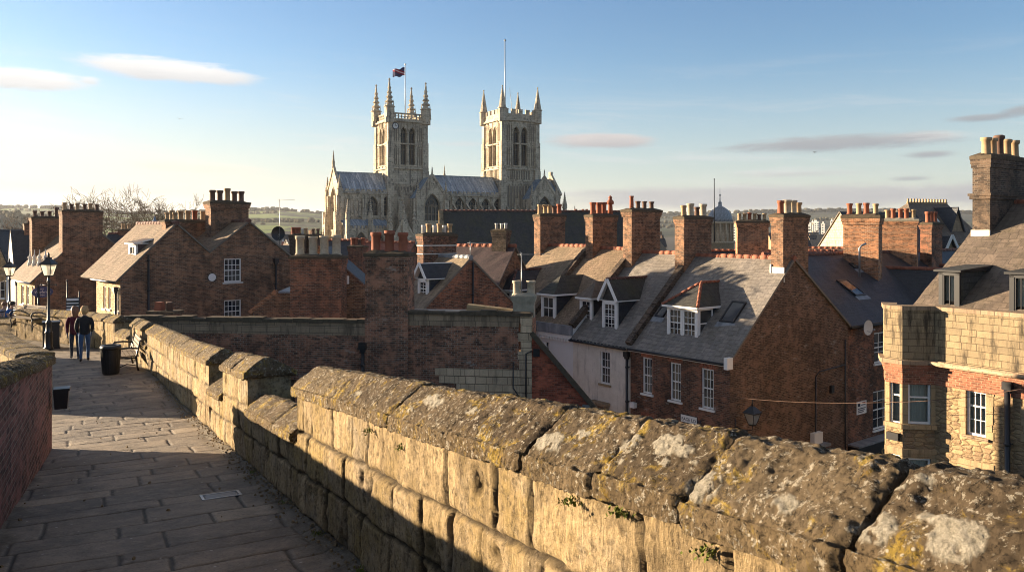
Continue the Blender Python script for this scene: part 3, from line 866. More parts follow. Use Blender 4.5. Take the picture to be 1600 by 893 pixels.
# ================================================================== BUILDINGS
class Bld:
    """a building standing on the street; all heights are given relative to the eye (z = 0)"""
    def __init__(s, name, label, cat, x, y, rot, L=5, D=8, zg=ZG, group=None):
        s.x, s.y, s.rot, s.L, s.D, s.zg = x, y, rot, L, D, zg
        s.ux = Vector((math.cos(rot), math.sin(rot))); s.uy = Vector((-math.sin(rot), math.cos(rot))); s.o2 = Vector((x, y))
        s.root = empty(name, (x, y, zg), rot, label, cat, group)
    def put(s, mb, name, mats, parent=None, label=None):
        return mb.build(name, mats, parent or s.root, -s.zg, label)
    # ---- faces: (a along, o outwards, z)
    def fn(s, face):
        L, D = s.L, s.D
        if face == 'front': return lambda a, o, z: Vector((a, -o, z))
        if face == 'back': return lambda a, o, z: Vector((a, D+o, z))
        if face == 'right': return lambda a, o, z: Vector((L+o, a, z))
        if face == 'left': return lambda a, o, z: Vector((-o, a, z))
        (px, py), (qx, qy) = face          # any vertical plane from p to q (outwards to the right-hand side of p->q)
        d = Vector((qx-px, qy-py)).normalized(); n = Vector((d.y, -d.x))
        return lambda a, o, z: Vector((px+d.x*a+n.x*o, py+d.y*a+n.y*o, z))
    def hit(s, face, px, py):
        f = s.fn(face); p = f(0, 0, 0); q = f(1, 0, 0)
        wp = s.o2+s.ux*p.x+s.uy*p.y; wd = s.ux*(q.x-p.x)+s.uy*(q.y-p.y)
        rx = (px-800)/F                       # x = rx*y
        # wp.x + a wd.x = rx (wp.y + a wd.y)
        a = (rx*wp.y-wp.x)/(wd.x-rx*wd.y)
        Y = wp.y+a*wd.y
        return a, -(py-H)/F*Y
    def op(s, face, x0, y0, x1, y1):
        """opening from photograph pixels: left/right columns, top/bottom rows (read at the left column)"""
        a0, zt = s.hit(face, x0, y0); a1, _ = s.hit(face, x1, y0); _, zb = s.hit(face, x0, y1)
        if a1 < a0: a0, a1 = a1, a0
        return (a0, zb, a1-a0, zt-zb)
    def loc2(s, px, Y):
        w = Vector(((px-800)/F*Y, Y))-s.o2
        return w.dot(s.ux), w.dot(s.uy)
    def plane_y(s, yl, px, py):
        return s.hit(((0, yl), (1, yl)), px, py)
    def roofhit(s, seg, px, py):
        (y0, z0), (y1, z1) = seg; m = (z1-z0)/(y1-y0)
        d2 = Vector(((px-800)/F, 1)); dz = -(py-H)/F
        oy = s.o2.dot(s.uy)
        t = (z0-m*(oy+y0))/(dz-m*d2.dot(s.uy))
        w = d2*t-s.o2
        return w.dot(s.ux), w.dot(s.uy), dz*t
    # ---- walls
    def walls(s, prof, mats, ops=None, skip=(), zb=None, name='wall', rev=.12, matidx=None):
        ops = ops or {}; mb = MB(); zb = s.zg if zb is None else zb; mi = matidx or {}
        ptop = {'front': [(0, prof[0][1]), (s.L, prof[0][1])], 'back': [(0, prof[-1][1]), (s.L, prof[-1][1])], 'left': prof, 'right': prof}
        for f in ('front', 'back', 'left', 'right'):
            if f in skip: continue
            wall_face(mb, s.fn(f), ptop[f], zb, ops.get(f, []), mi.get(f, 0), rev)
        s.wall = s.put(mb, name, mats)
        return s.wall
    def roof(s, prof, mat, ov=.12, eave=.25, t=.09, ridge='ridge', edge='edge', x0=None, x1=None, ridges=None, jit=.024, verge=None, name='roof', parent=None, back='same'):
        x0 = -ov if x0 is None else x0; x1 = s.L+ov if x1 is None else x1
        mb = MB()
        P = [Vector((0, y, z)) for y, z in prof]
        n = len(P)
        mats = [mat, edge]
        for i in range(n-1):
            a, b = P[i].copy(), P[i+1].copy()
            d = (b-a).normalized()
            if i == 0: a = a-d*eave
            if i == n-2: b = b+d*eave
            up = Vector((0, -d.z, d.y)) if d.y > 0 else Vector((0, d.z, -d.y))
            off = up*t
            c = [Vector((x0, a.y, a.z))+off, Vector((x1, a.y, a.z))+off, Vector((x1, b.y, b.z))+off, Vector((x0, b.y, b.z))+off]
            mb.slab(c, t, 0, 1, jit, seed=int(abs(s.x*7)))
        r = s.put(mb, name, mats, parent)
        if ridge:
            mb = MB()
            for i in range(1, n-1):
                if P[i].z > P[i-1].z and P[i].z > P[i+1].z:
                    k = max(2, int((x1-x0)/.42))
                    for j in range(k):
                        xa, xb = x0+(x1-x0)*j/k, x0+(x1-x0)*(j+1)/k
                        zz = P[i].z+t*.9+random.uniform(-.008, .008)
                        pts = [(xa, P[i].y, zz), (xb-.03, P[i].y, zz+.006)]
                        mb.tube(pts, .13, 8, 0)
                        mb.tube([(xb-.045, P[i].y, zz), (xb, P[i].y, zz)], .138, 8, 0)
            s.put(mb, 'ridge_tiles', ridge, r)
        if verge:
            mb = MB(); vm, xs, w, h = verge
            for x in xs:
                for i in range(n-1):
                    a, b = P[i], P[i+1]; d = (b-a).normalized(); up = Vector((0, -d.z, d.y))
                    k = max(2, int((b-a).length/.6))
                    for j in range(k):
                        p, q = a.lerp(b, j/k)+up*(t+h/2-.05), a.lerp(b, (j+1)/k-.006)+up*(t+h/2-.05)
                        mb.beam((x, p.y, p.z+random.uniform(-.012, .012)), (x, q.y, q.z), w, h+.1, 0, (1, 0, 0) if False else (0, 0, 1))
            s.put(mb, 'verge_coping', vm, r)
        s.rf = r
        return r

def wall_face(mb, fn, prof, zb, ops, mat=0, rev=.12):
    bps = sorted(set([a for a, _ in prof]+[o[0] for o in ops]+[o[0]+o[2] for o in ops]))
    pa = [a for a, _ in prof]; pz = [z for _, z in prof]
    lo, hi = min(pa), max(pa)
    bps = [b for b in bps if lo-1e-6 <= b <= hi+1e-6]
    for a0, a1 in zip(bps[:-1], bps[1:]):
        if a1-a0 < 1e-5: continue
        am = (a0+a1)/2
        t0, t1 = float(np.interp(a0, pa, pz)), float(np.interp(a1, pa, pz))
        cov = sorted([o for o in ops if o[0]-1e-6 <= a0 and o[0]+o[2] >= a1-1e-6], key=lambda o: o[1])
        z = zb
        for o in cov:
            if o[1] > z+1e-5: mb.face([fn(a0, 0, z), fn(a1, 0, z), fn(a1, 0, o[1]), fn(a0, 0, o[1])], mat)
            z = o[1]+o[3]
        mb.face([fn(a0, 0, z), fn(a1, 0, z), fn(a1, 0, t1), fn(a0, 0, t0)], mat)
    for (a, z, w, h, *_) in ops:
        for p, q in (((a, z), (a+w, z)), ((a+w, z), (a+w, z+h)), ((a+w, z+h), (a, z+h)), ((a, z+h), (a, z))):
            mb.face([fn(p[0], 0, p[1]), fn(q[0], 0, q[1]), fn(q[0], -rev, q[1]), fn(p[0], -rev, p[1])], mat)

def sash(T, fn, op, cols=3, rows=4, rev=.10, fr='white', sill='white', lintel=None, surround=None, pane='glass', curtain=False, name='window', parent=None, bar=.022, hide_sill=False, label=None):
    """a sash window: frame with glazing bars; panes, sill, curtain and lintel are its sub-parts"""
    a, z, w, h = op[:4]
    mb = MB(); e = .065 if w > .5 else .045
    o0, o1 = -rev-.05, -rev+.045
    for (p, q, r_, s_) in ((a, a+e, z, z+h), (a+w-e, a+w, z, z+h), (a+e, a+w-e, z, z+e*1.1), (a+e, a+w-e, z+h-e, z+h)):
        mb.fbox(fn, p, q, o0, o1, r_, s_)
    mid = z+h*.5
    if rows > 1: mb.fbox(fn, a+e, a+w-e, o0, o1-.02, mid-.026, mid+.026)
    iw, ih = w-2*e, h-2*e
    for c in range(1, cols):
        x = a+e+iw*c/cols; mb.fbox(fn, x-bar/2, x+bar/2, o0+.02, o1-.03, z+e, z+h-e)
    for r_ in range(1, rows):
        if rows % 2 == 0 and r_ == rows//2: continue
        y = z+e+ih*r_/rows; mb.fbox(fn, a+e, a+w-e, o0+.022, o1-.032, y-bar/2, y+bar/2)
    par_ = parent or T.root
    win = T.put(mb, name, fr, par_, label)
    at = win if parent is None else parent
    # hand-made panes: each slightly out of true so that the reflections differ
    mb = MB(); rnd = random.Random(int(abs(a*100+z*37)))
    rr, cc = max(1, rows), max(1, cols)
    for i in range(rr):
        for j in range(cc):
            x0, x1 = a+e+iw*j/cc, a+e+iw*(j+1)/cc; z0, z1 = z+e+ih*i/rr, z+e+ih*(i+1)/rr
            d = [rnd.uniform(-.008, .008) for _ in range(3)]
            mb.face([fn(x0, -rev-.01+d[0], z0), fn(x1, -rev-.01+d[1], z0), fn(x1, -rev-.01+d[1]+d[2], z1), fn(x0, -rev-.01+d[0]+d[2], z1)])
    T.put(mb, 'pane', 'glass_clear' if curtain else pane, at)
    if curtain:
        mb = MB(); n = 28; rows_ = []
        for zz in (z+.02, z+h-.03):
            rows_.append([fn(a+w*i/n, -rev-.14+.025*math.sin(i*1.9)+.015*math.sin(i*.83+a), zz) for i in range(n+1) if not (curtain == "open" and .2 < i/n < .8)])
        mb.surf(rows_, 0, True)
        T.put(mb, 'curtain', 'curtain', at)
        mb = MB(); mb.fbox(fn, a-.1, a+w+.1, -rev-.62, -rev-.60, z-.1, z+h+.1); T.put(mb, 'unlit_backing', 'unlit_backing', at)  # last piece: dark board, its colour stands in for the unlit interior
    if sill and not hide_sill:
        mb = MB(); mb.fbox(fn, a-.09, a+w+.09, -rev+.045, .075, z-.09, z-.002); T.put(mb, 'sill', sill, at)
    if lintel:
        mb = MB(); mb.fbox(fn, a-.10, a+w+.10, -.05, .006, z+h+.002, z+h+.25); T.put(mb, 'lintel', lintel, at)
    if surround:
        mb = MB(); rnd = random.Random(3); zz = z-.02
        while zz < z+h:
            hh = min(rnd.uniform(.22, .34), z+h-zz)
            for sgn in (0, 1):
                ww = rnd.uniform(.14, .27)
                x0 = a-ww if sgn == 0 else a+w; mb.fbox(fn, x0, x0+ww, -.05, .012+rnd.uniform(0, .008), zz, zz+hh-.012)
            zz += hh
        x0 = a-.24
        while x0 < a+w+.2:
            ww = min(rnd.uniform(.3, .45), a+w+.24-x0); mb.fbox(fn, x0, x0+ww-.012, -.05, .014+rnd.uniform(0, .006), z+h+.002, z+h+.30); x0 += ww
        T.put(mb, 'surround', surround, at)
    return win

POTS = {'buff': ('pot_buff', [(.13, 0), (.15, .03), (.125, .08), (.115, .42), (.15, .45), (.155, .53), (.12, .54)]),
        'stone': ('pot_stone', [(.20, 0), (.20, .05), (.165, .09), (.16, .50), (.19, .54), (.20, .62), (.15, .63)]),
        'red': ('pot_red', [(.15, 0), (.15, .05), (.13, .10), (.125, .46), (.155, .49), (.155, .58), (.12, .58)]),
        'slim': ('pot_red', [(.12, 0), (.115, .3), (.10, .62), (.12, .64), (.12, .72), (.09, .72)]),
        'dark': ('pot_dark', [(.14, 0), (.15, .04), (.12, .09), (.115, .36), (.155, .40), (.155, .47), (.11, .47)]),
        'pipe': ('iron', [(.07, 0), (.07, .75), (.085, .76), (.085, .84), (.06, .84)]),
        'white': ('offwhite', [(.10, 0), (.10, .38), (.115, .40), (.115, .46), (.08, .46)]),
        'cowl': ('pot_red', [(.13, 0), (.11, .35), (.10, .5), (.17, .52), (.17, .62), (.07, .75), (.10, .80), (.03, .88)])}
def chimney(T, x, y, z0, z1, wx, wy, mat='brick_brown', pots=(), ps=1.0, capm='cap', flash=None, parent=None, label=None, crown=.42, name='chimney', capw=.075):
    """stack with oversailing courses and a weathered cap; pots along the longer side are its sub-parts"""
    mb = MB()
    hx, hy = wx/2, wy/2
    zc = z1-crown
    mb.box(x-hx, y-hy, z0, x+hx, y+hy, zc, 0)
    for k, (a, b) in enumerate(((0, .30), (.30, .62), (.62, .9))):
        g = capw*(.45, .75, 1)[k]
        mb.box(x-hx-g, y-hy-g, zc+crown*a, x+hx+g, y+hy+g, zc+crown*b, 0 if k < 2 else 1)
    # flaunching: an uneven mortar bed
    rnd = random.Random(int(abs(x*91+y*57+z1*33))); n = 8
    g = capw*.9
    rows = []
    lx, ly = wx+2*g, wy+2*g
    for i in range(n+1):
        row = []
        for j in range(5):
            u, v = i/n, j/4; e = min(u, 1-u, v, 1-v)
            px, py = (x-hx-g+lx*u, y-hy-g+ly*v) if wx >= wy else (x-hx-g+lx*v, y-hy-g+ly*u)
            row.append((px, py, zc+crown*.9+(0 if e == 0 else rnd.uniform(.05, .13))))
        rows.append(row)
    mb.surf(rows, 1)
    if flash is not None:
        mb.box(x-hx-.02, y-hy-.02, z0, x+hx+.02, y+hy+.02, flash, 2)
    ch = T.put(mb, name, [mat, capm, 'flash'], parent, label)
    k = len(pots)
    for i, p in enumerate(pots):
        if not p: continue
        kind, s_ = (p, 1) if isinstance(p, str) else p
        m_, prof = POTS[kind]
        u = (i+.5)/k-.5
        px, py = (x+u*wx*.96, y) if wx >= wy else (x, y+u*wy*.96)
        j = (random.uniform(-.03, .03), random.uniform(-.03, .03))
        q = MB(); zz = z1-.03
        q.lathe(px+j[0], py+j[1], [(r*ps, zz+h*ps*s_*random.uniform(.97, 1.03)) for r, h in prof]+[(prof[-1][0]*ps*.92, zz+prof[-1][1]*ps*s_*.97), (prof[-1][0]*ps*.85, zz+prof[-1][1]*ps*s_*.8)], 12, 0)
        T.put(q, 'pot', m_, ch)
    return ch

def dormer(T, x0, x1, yf, zb, zt, rise, depth, kind='gable', roof='slate_dark', cheek='slate_dark', cols=2, rows=4, two=False, side=None, hip=.8, ridge=None, fr='white', ov=.16, curtain=False, jamb=.09, label=None):
    """roof dormer facing the street; its window and roof are sub-parts"""
    mb = MB(); w = x1-x0; xm = (x0+x1)/2
    yb = yf+depth
    # cheeks
    mb.box(x0, yf+.06, zb-.5, x0+.06, yb, zt, 0); mb.box(x1-.06, yf+.06, zb-.5, x1, yb, zt, 0)
    if side: pass
    # front frame posts, head and apron
    for a, b in ((x0-.015, x0+jamb), (x1-jamb, x1+.015)): mb.box(a, yf-.02, zb-.06, b, yf+.10, zt, 1)
    mb.box(x0-.015, yf-.02, zt-.10, x1+.015, yf+.10, zt+.05, 1)
    mb.box(x0-.03, yf-.06, zb-.12, x1+.03, yf+.10, zb-.04, 1)
    mb.box(x0-.02, yf-.02, zb-.6, x1+.02, yf+.08, zb-.12, 2)
    # eaves boards along the cheeks
    for a, b in ((x0-ov, x0+.02), (x1-.02, x1+ov)): mb.box(a, yf-ov*.6, zt+.02, b, yb, zt+.07, 1)
    if kind == 'gable':
        zr = zt+rise
        mb.face([(x0-.01, yf-.005, zt+.05), (x1+.01, yf-.005, zt+.05), (xm, yf-.005, zr-.02)], 3)
        for sx in (-1, 1):
            p = Vector((xm+sx*(w/2+ov), yf-ov-.02, zt+.02)); q = Vector((xm, yf-ov-.02, zr+.05))
            mb.beam(p, q, .05, .15, 1)
    d = T.put(mb, 'dormer', [cheek, fr, 'lead', roof], None, label)
    fn = T.fn(((0, yf), (1, yf)))
    spans = [(x0+jamb, x1-jamb)] if not two else [(x0+jamb, xm-.04), (xm+.04, x1-jamb)]
    for a, b in spans:
        sash(T, fn, (a, zb, b-a, zt-zb-.08), cols, rows, rev=.04, fr=fr, sill=None, parent=None if False else d, name='window', curtain=curtain)
    if two:
        m2 = MB(); m2.box(xm-.04, yf-.02, zb, xm+.04, yf+.08, zt-.08); T.put(m2, 'mullion', fr, d)
    if side:
        fs = T.fn(((x1, 0), (x1, 1)))
        m2 = MB()
        a0, a1 = yf+.08, yf+side
        m2.fbox(fs, a0, a0+.07, -.02, .04, zb-.02, zt); m2.fbox(fs, a1-.07, a1, -.02, .04, zb-.02, zt)
        m2.fbox(fs, a0, a1, -.02, .04, zt-.09, zt); m2.fbox(fs, a0, a1, -.02, .045, zb-.04, zb+.05); m2.fbox(fs, a0, a1, -.02, .035, (zb+zt)/2-.025, (zb+zt)/2+.025)
        T.put(m2, 'window', fr, d)
        m2 = MB(); m2.fbox(fs, a0+.06, a1-.06, -.01, .012, zb+.04, zt-.08); T.put(m2, 'pane', 'glass', d)
    mr = MB(); zr = zt+rise; e0 = zt+.07
    xl, xr = x0-ov, x1+ov; yfo = yf-ov-.03
    if kind == 'gable':
        mr.slab([(xl, yfo, e0), (xl, yb, e0), (xm, yb, zr+.07), (xm, yfo, zr+.07)], .05, 0, 1)
        mr.slab([(xr, yb, e0), (xr, yfo, e0), (xm, yfo, zr+.07), (xm, yb, zr+.07)], .05, 0, 1)
    elif kind == 'hip':
        yh = yf+hip
        zr2 = zr+.07
        for tri in ([(xl, yfo, e0), (xr, yfo, e0), (xm, yh, zr2)], ): mr.face(tri, 0)
        mr.face([(xl, yb, e0), (xl, yfo, e0), (xm, yh, zr2), (xm, yb, zr2)], 0)
        mr.face([(xr, yfo, e0), (xr, yb, e0), (xm, yb, zr2), (xm, yh, zr2)], 0)
        mr.face([(xl, yfo, e0-.03), (xl, yb, e0-.03), (xr, yb, e0-.03), (xr, yfo, e0-.03)], 1)
        for p, q in (((xl, yfo), (xr, yfo)), ((xl, yfo), (xl, yb)), ((xr, yfo), (xr, yb))):
            mr.beam((p[0], p[1], e0-.035), (q[0], q[1], e0-.035), .05, .09, 1)
    else:
        mr.slab([(xl, yfo, e0), (xr, yfo, e0), (xr, yb, e0+rise), (xl, yb, e0+rise)], .07, 0, 1)
    rr = T.put(mr, 'roof', [roof, fr], d)
    if ridge and kind in ('hip', 'gable'):
        m3 = MB()
        def run(p, q):
            p, q = Vector(p), Vector(q); k = max(2, int((q-p).length/.3))
            for j in range(k): m3.tube([p.lerp(q, j/k), p.lerp(q, (j+.93)/k)], [.075, .07], 6, 0)
        if kind == 'hip':
            run((xl, yfo, e0+.02), (xm, yh, zr2+.01)); run((xr, yfo, e0+.02), (xm, yh, zr2+.01)); run((xm, yh, zr2+.01), (xm, yb, zr2+.01))
        else: run((xm, yfo, zr+.08), (xm, yb, zr+.08))
        T.put(m3, 'ridge_tiles', ridge, d)
    # lead flashing at the foot of the cheeks is carried by the apron
    return d

def rooflight(T, seg, px, py, w, h, label=None):
    (y0, z0), (y1, z1) = seg
    x, y, z = T.roofhit(seg, px, py)
    d = Vector((0, y1-y0, z1-z0)).normalized(); n = Vector((0, -d.z, d.y))
    if n.z < 0: n = -n
    c = Vector((x, y, z))+n*.10
    def P(u, v, k): return c+Vector((1, 0, 0))*u+d*v+n*k
    mb = MB()
    for u0, u1, v0, v1 in ((-w/2, -w/2+.07, -h/2, h/2), (w/2-.07, w/2, -h/2, h/2), (-w/2+.07, w/2-.07, -h/2, -h/2+.08), (-w/2+.07, w/2-.07, h/2-.08, h/2)):
        mb.hexa([P(u0, v0, -.05), P(u1, v0, -.05), P(u1, v1, -.05), P(u0, v1, -.05), P(u0, v0, .07), P(u1, v0, .07), P(u1, v1, .07), P(u0, v1, .07)], 0)
    mb.face([P(-w/2-.12, -h/2-.3, .0), P(w/2+.12, -h/2-.3, .0), P(w/2+.12, -h/2, .012), P(-w/2-.12, -h/2, .012)], 1)
    r = T.put(mb, 'roof_light', ['black', 'lead'], T.root, label)
    mb = MB(); mb.hexa([P(-w/2+.06, -h/2+.07, .02), P(w/2-.06, -h/2+.07, .02), P(w/2-.06, h/2-.07, .02), P(-w/2+.06, h/2-.07, .02), P(-w/2+.06, -h/2+.07, .045), P(w/2-.06, -h/2+.07, .045), P(w/2-.06, h/2-.07, .045), P(-w/2+.06, h/2-.07, .045)])
    T.put(mb, 'pane', 'skyglass', r)
    return r

def pipe(T, fn, a, z0, z1, r=.05, o=.10, name='downpipe', mat='black', hopper=True):
    mb = MB(); mb.tube([fn(a, o, z0), fn(a, o, z1)], r, 8)
    z = z0+.4
    while z < z1-.3: mb.tube([fn(a, o, z-.04), fn(a, o, z+.04)], r*1.35, 8); mb.fbox(fn, a-.09, a+.09, 0, o, z-.02, z+.02); z += 1.6
    if hopper:
        mb.fbox(fn, a-.13, a+.13, .02, .24, z1-.02, z1+.22); mb.fbox(fn, a-.09, a+.09, .04, .20, z1-.12, z1-.02)
    return T.put(mb, name, mat)
def gutter(T, fn, a0, a1, z, o=.22, mat='black', name='gutter', r=.06):
    mb = MB(); mb.tube([fn(a0, o, z), fn(a1, o, z)], r, 8); return T.put(mb, name, mat)

# ------------------------------------------------------------------ the terrace beyond the wall (a lane runs in front of it)
DR = math.atan2(-.795, .606)
def row(t): return 8.98-.606*t, 33+.795*t
def terrace(name, label, t0, t1, prof, **k):
    x, y = row(t1); return Bld(name, label, 'house', x, y, DR, t1-t0, prof[-1][0], **k)
# -- house A: brick, gable end towards the eye
profA = [(0, -5.42), (4.5, -1.33), (9.0, -4.55)]
A = terrace('brick_house', 'brown brick terraced house with big gable end, red ridge tiles and white bay dormer', 0, 5.66, profA)
opsA = [A.op('front', 1004, 557, 1019, 613), A.op('front', 1047, 565, 1064, 624), A.op('front', 1096, 574, 1115, 636),
        A.op('front', 1004, 651, 1019, 700), A.op('front', 1047, 662, 1064, 715), A.op('front', 1097, 676, 1115, 735)]
A.walls(profA, ['brick_dark', 'brick_gable'], {'front': opsA}, matidx={'right': 1})
for o in opsA: sash(A, A.fn('front'), o, 3, 4, lintel='soldier')
A.roof(profA, 'slate_grey', ov=.02, eave=.22, x1=5.66+.10)
gutter(A, A.fn('front'), 0.05, 5.7, -5.52)
mb = MB(); mb.box(-.02, -.16, -5.62, 5.68, -.02, -5.46); A.put(mb, 'fascia', 'white', A.root)
mb = MB(); mb.box(5.62, -.34, -5.7, 5.80, .02, -5.22); A.put(mb, 'bargeboard_end', 'white', A.root)
chimney(A, 5.66-.34, 4.75, -2.5, .74, .62, 1.95, 'brick_brown', ['red', 'stone', 'stone', 'buff'], 1.05, flash=None, label='stack on the gable end with buff and red pots')
mb = MB(); mb.box(4.98, 3.72, -2.2, 5.05, 3.8, -1.5); mb.box(4.96, 3.74, -2.28, 5.70, 3.80, -1.62); A.put(mb, 'flashing', 'flash', A.root)
chimney(A, -.1, 4.6, -2.4, .72, .60, 2.1, 'brick_brown', ['buff', 'stone', 'dark', 'stone'], 1.05, label='stack shared with the stucco house')
segA = (profA[0], profA[1])
xl, yf, zb = A.roofhit(segA, 1043, 524); xr, _ = A.plane_y(yf, 1087, 500); _, zt = A.plane_y(yf, 1043, 478)
dormer(A, xl, xr+.1, yf, zb+.02, zt, 1.0, 3.2, 'hip', 'slate_moss', 'slate_dark', 3, 4, two=True, side=1.0, hip=1.3, ridge='ridge', label='white painted bay dormer with hipped tiled roof')
rooflight(A, segA, 1147, 490, .75, 1.25); rooflight(A, segA, 1037, 489, .5, .7)
mb = MB(); fn = A.fn('right')
for (a, z0, z1) in ((6.2, ZG, -6.7), (8.7, ZG, -5.2)): mb.tube([fn(a, .05, z0), fn(a, .05, z1)], .03, 6)
mb.tube([fn(6.2, .05, -6.7), fn(6.5, .05, -6.5), fn(8.7, .05, -6.4)], .025, 6)
A.put(mb, 'gable_pipes', 'iron', A.root)
mb = MB(); mb.fbox(fn, 7.4, 7.65, 0, .12, -7.6, -7.25); A.put(mb, 'vent_hood', 'black', A.root)

# -- house B: stucco
profB = [(0, -5.43), (4.5, -1.25), (9, -5)]
B = terrace('stucco_house', 'weathered cream stucco house with steep slate roof and a gabled dormer beside a small one', 5.66, 9.7, profB)
opsB = [B.op('front', 938, 547, 953, 598), B.op('front', 938, 640, 956, 720)]
B.walls(profB, ['stucco'], {'front': opsB})
sash(B, B.fn('front'), opsB[0], 3, 4, sill='ash_trim'); sash(B, B.fn('front'), opsB[1], 2, 3, sill=None)
B.roof(profB, 'slate_grey', ov=.0, eave=.28, ridge='ridge', verge=('brick_soot', [4.04], .32, .22))
gutter(B, B.fn('front'), 0, 4.0, -5.55, .26)
mb = MB()
for k in range(16): mb.box(.05+k*.25, -.24, -5.56, .15+k*.25, 0, -5.46)
B.put(mb, 'eaves_brackets', 'iron', B.root)
pipe(B, B.fn("front"), 3.92, ZG, -5.9, .06, .12)
mb = MB(); a0, zz = B.hit('front', 928, 624); mb.fbox(B.fn('front'), a0, a0+1.15, 0, .45, zz-.12, zz+.02); mb.fbox(B.fn('front'), a0+.05, a0+1.1, 0, .36, zz-.22, zz-.12); mb.fbox(B.fn('front'), a0+.1, a0+.24, 0, .3, zz-.55, zz-.2); mb.fbox(B.fn('front'), a0+.9, a0+1.04, 0, .3, zz-.55, zz-.2)
B.put(mb, 'door_hood', 'ash_grey', B.root)
chimney(B, .3, 4.7, -2.4, 1.15, .65, 2.2, 'brick_brown', ['slim', 'dark', 'dark', 'dark'], 1.0, label='tall stack with four dark pots', capw=.11)
segB = (profB[0], profB[1])
xl, yf, zb = B.roofhit(segB, 944, 514); xr, _ = B.plane_y(yf, 961, 500); _, zt = B.plane_y(yf, 944, 470)
dormer(B, xl-.12, xr+.12, yf, zb, zt, 1.05, 3.0, 'gable', 'slate_moss', 'slate_dark', 3, 5, ridge='ridge_dark', label='tall gabled dormer')
xl, yf, zb = B.roofhit(segB, 908, 500); xr, _ = B.plane_y(yf, 923, 490); _, zt = B.plane_y(yf, 908, 466)
dormer(B, xl-.08, xr+.08, yf, zb, zt, .8, 2.6, 'hip', 'slate_brown', 'slate_dark', 2, 4, hip=.7, label='small hipped dormer')
# -- house C: white rendered with lead gutter
profC = [(0, -4.95), (4.5, -1.1), (9, -5)]
C_ = terrace('white_house', 'white rendered house with lead parapet gutter and wide hipped dormer', 9.7, 13.2, profC)
opsC = [C_.op('front', 851, 533, 858, 562)]
C_.walls(profC, ['render_white'], {'front': opsC}); sash(C_, C_.fn('front'), opsC[0], 2, 4)
C_.roof(profC, 'tile_brown', ov=.0, eave=.05, verge=('brick_soot', [3.5], .32, .2))
mb = MB(); mb.box(0, -.16, -5.35, 3.5, -.003, -4.85, 0); C_.put(mb, 'lead_gutter', 'lead', C_.root)
mb = MB(); mb.box(0, -.12, -5.55, 3.5, -.003, -5.36); [mb.box(.1+.22*k, -.15, -5.68, .2+.22*k, -.003, -5.56) for k in range(15)]; C_.put(mb, 'cornice', 'white', C_.root)
chimney(C_, .6, 4.75, -2.4, .92, .6, 1.9, 'brick_brown', ['red', 'red', 'red', 'cowl'], 1.25, label='stack with tall red pots')
segC = (profC[0], profC[1])
xl, yf, zb = C_.roofhit(segC, 848, 497); xr, _ = C_.plane_y(yf, 864, 490); _, zt = C_.plane_y(yf, 848, 460)
dormer(C_, xl-.1, xr+.15, yf, zb, zt, .95, 3.2, 'hip', 'slate_moss', 'slate_dark', 2, 2, hip=.9, label='hipped dormer with white casement')
# -- house D
profD = [(0, -4.9), (4.5, -1.0), (9, -5)]
D_ = terrace('brick_house', 'far end brick terraced house with brown tiled roof and dark hipped dormer', 13.2, 17.5, profD)
D_.walls(profD, ['brick_red'])
D_.roof(profD, 'tile_pan', ov=.0, eave=.2, verge=('brick_soot', [4.3], .32, .2))
chimney(D_, .3, 4.75, -2.6, 1.0, .6, 2.0, 'brick_brown', ['buff', 'buff', 'buff', 'dark', 'red'], 1.15, label='stack with buff pots and white band')
segD = (profD[0], profD[1])
xl, yf, zb = D_.roofhit(segD, 783, 486); xr, _ = D_.plane_y(yf, 797, 480); _, zt = D_.plane_y(yf, 783, 453)
dormer(D_, xl-.1, xr+.1, yf, zb, zt, 1.1, 3.2, 'hip', 'slate_dark', 'slate_dark', 2, 4, hip=.8, ridge='ridge_dark', label='dormer with dark slate hipped roof')
# -- dark slate house with the shop, at right angles behind the gable
sx, sy = 16.1, 38.5
SR = math.atan2(.606, .795)
profS = [(0, -4.55), (4.6, -1.43), (9, -5)]
S_ = Bld('slate_roofed_house', 'brown brick house with long dark slate roof, roof lights and shop below', 'house', sx, sy, SR, 22, 9)
opsS = [S_.op('front', 1366, 520, 1392, 568), S_.op('front', 1364, 612, 1392, 672)]
S_.walls(profS, ['brick_dark'], {'front': opsS})
sash(S_, S_.fn('front'), opsS[0], 3, 3); sash(S_, S_.fn('front'), opsS[1], 3, 4)
S_.roof(profS, 'slate_dark', ov=0, eave=.2, x0=.12, ridge='ridge_dark')
gutter(S_, S_.fn('front'), .05, 8, -4.68, .2)
segS = (profS[0], profS[1])
rooflight(S_, segS, 1328, 452, 1.0, 1.35); rooflight(S_, segS, 1432, 441, 1.0, 1.3); rooflight(S_, segS, 1333, 418, .5, .5)
a, zt = S_.hit('front', 1262, 703); fn = S_.fn('front')
mb = MB(); mb.fbox(fn, .1, 7.5, .0, .55, -10.5, -10.36, 0); mb.fbox(fn, .1, 7.5, .0, .42, -11.7, -10.5, 0)
mb.fbox(fn, .06, 7.5, -.02, .62, -10.36, -10.28, 1)
shop = S_.put(mb, 'shop_fascia', ['black', 'lead'])
FONTS = []
def lettering(T, txt, fn, a, z, size, o, mat, parent, shear=0.0, name='lettering', ext=.004, flip=False):
    cu = bpy.data.curves.new(name, 'FONT'); cu.body = txt; cu.size = size; cu.shear = shear; cu.extrude = ext; cu.resolution_u = 3
    cu.materials.append(MAT[mat]); ob = bpy.data.objects.new(name, cu); COL.objects.link(ob); ob.parent = parent
    p = fn(a, o, z-T.zg); q = fn(a+1, o, z-T.zg); d = (q-p).normalized(); n = d.cross(Vector((0, 0, 1)))
    m = Matrix((d, Vector((0, 0, 1)), n)).transposed().to_4x4(); m.translation = p
    ob.matrix_local = m; FONTS.append(ob)
    return ob
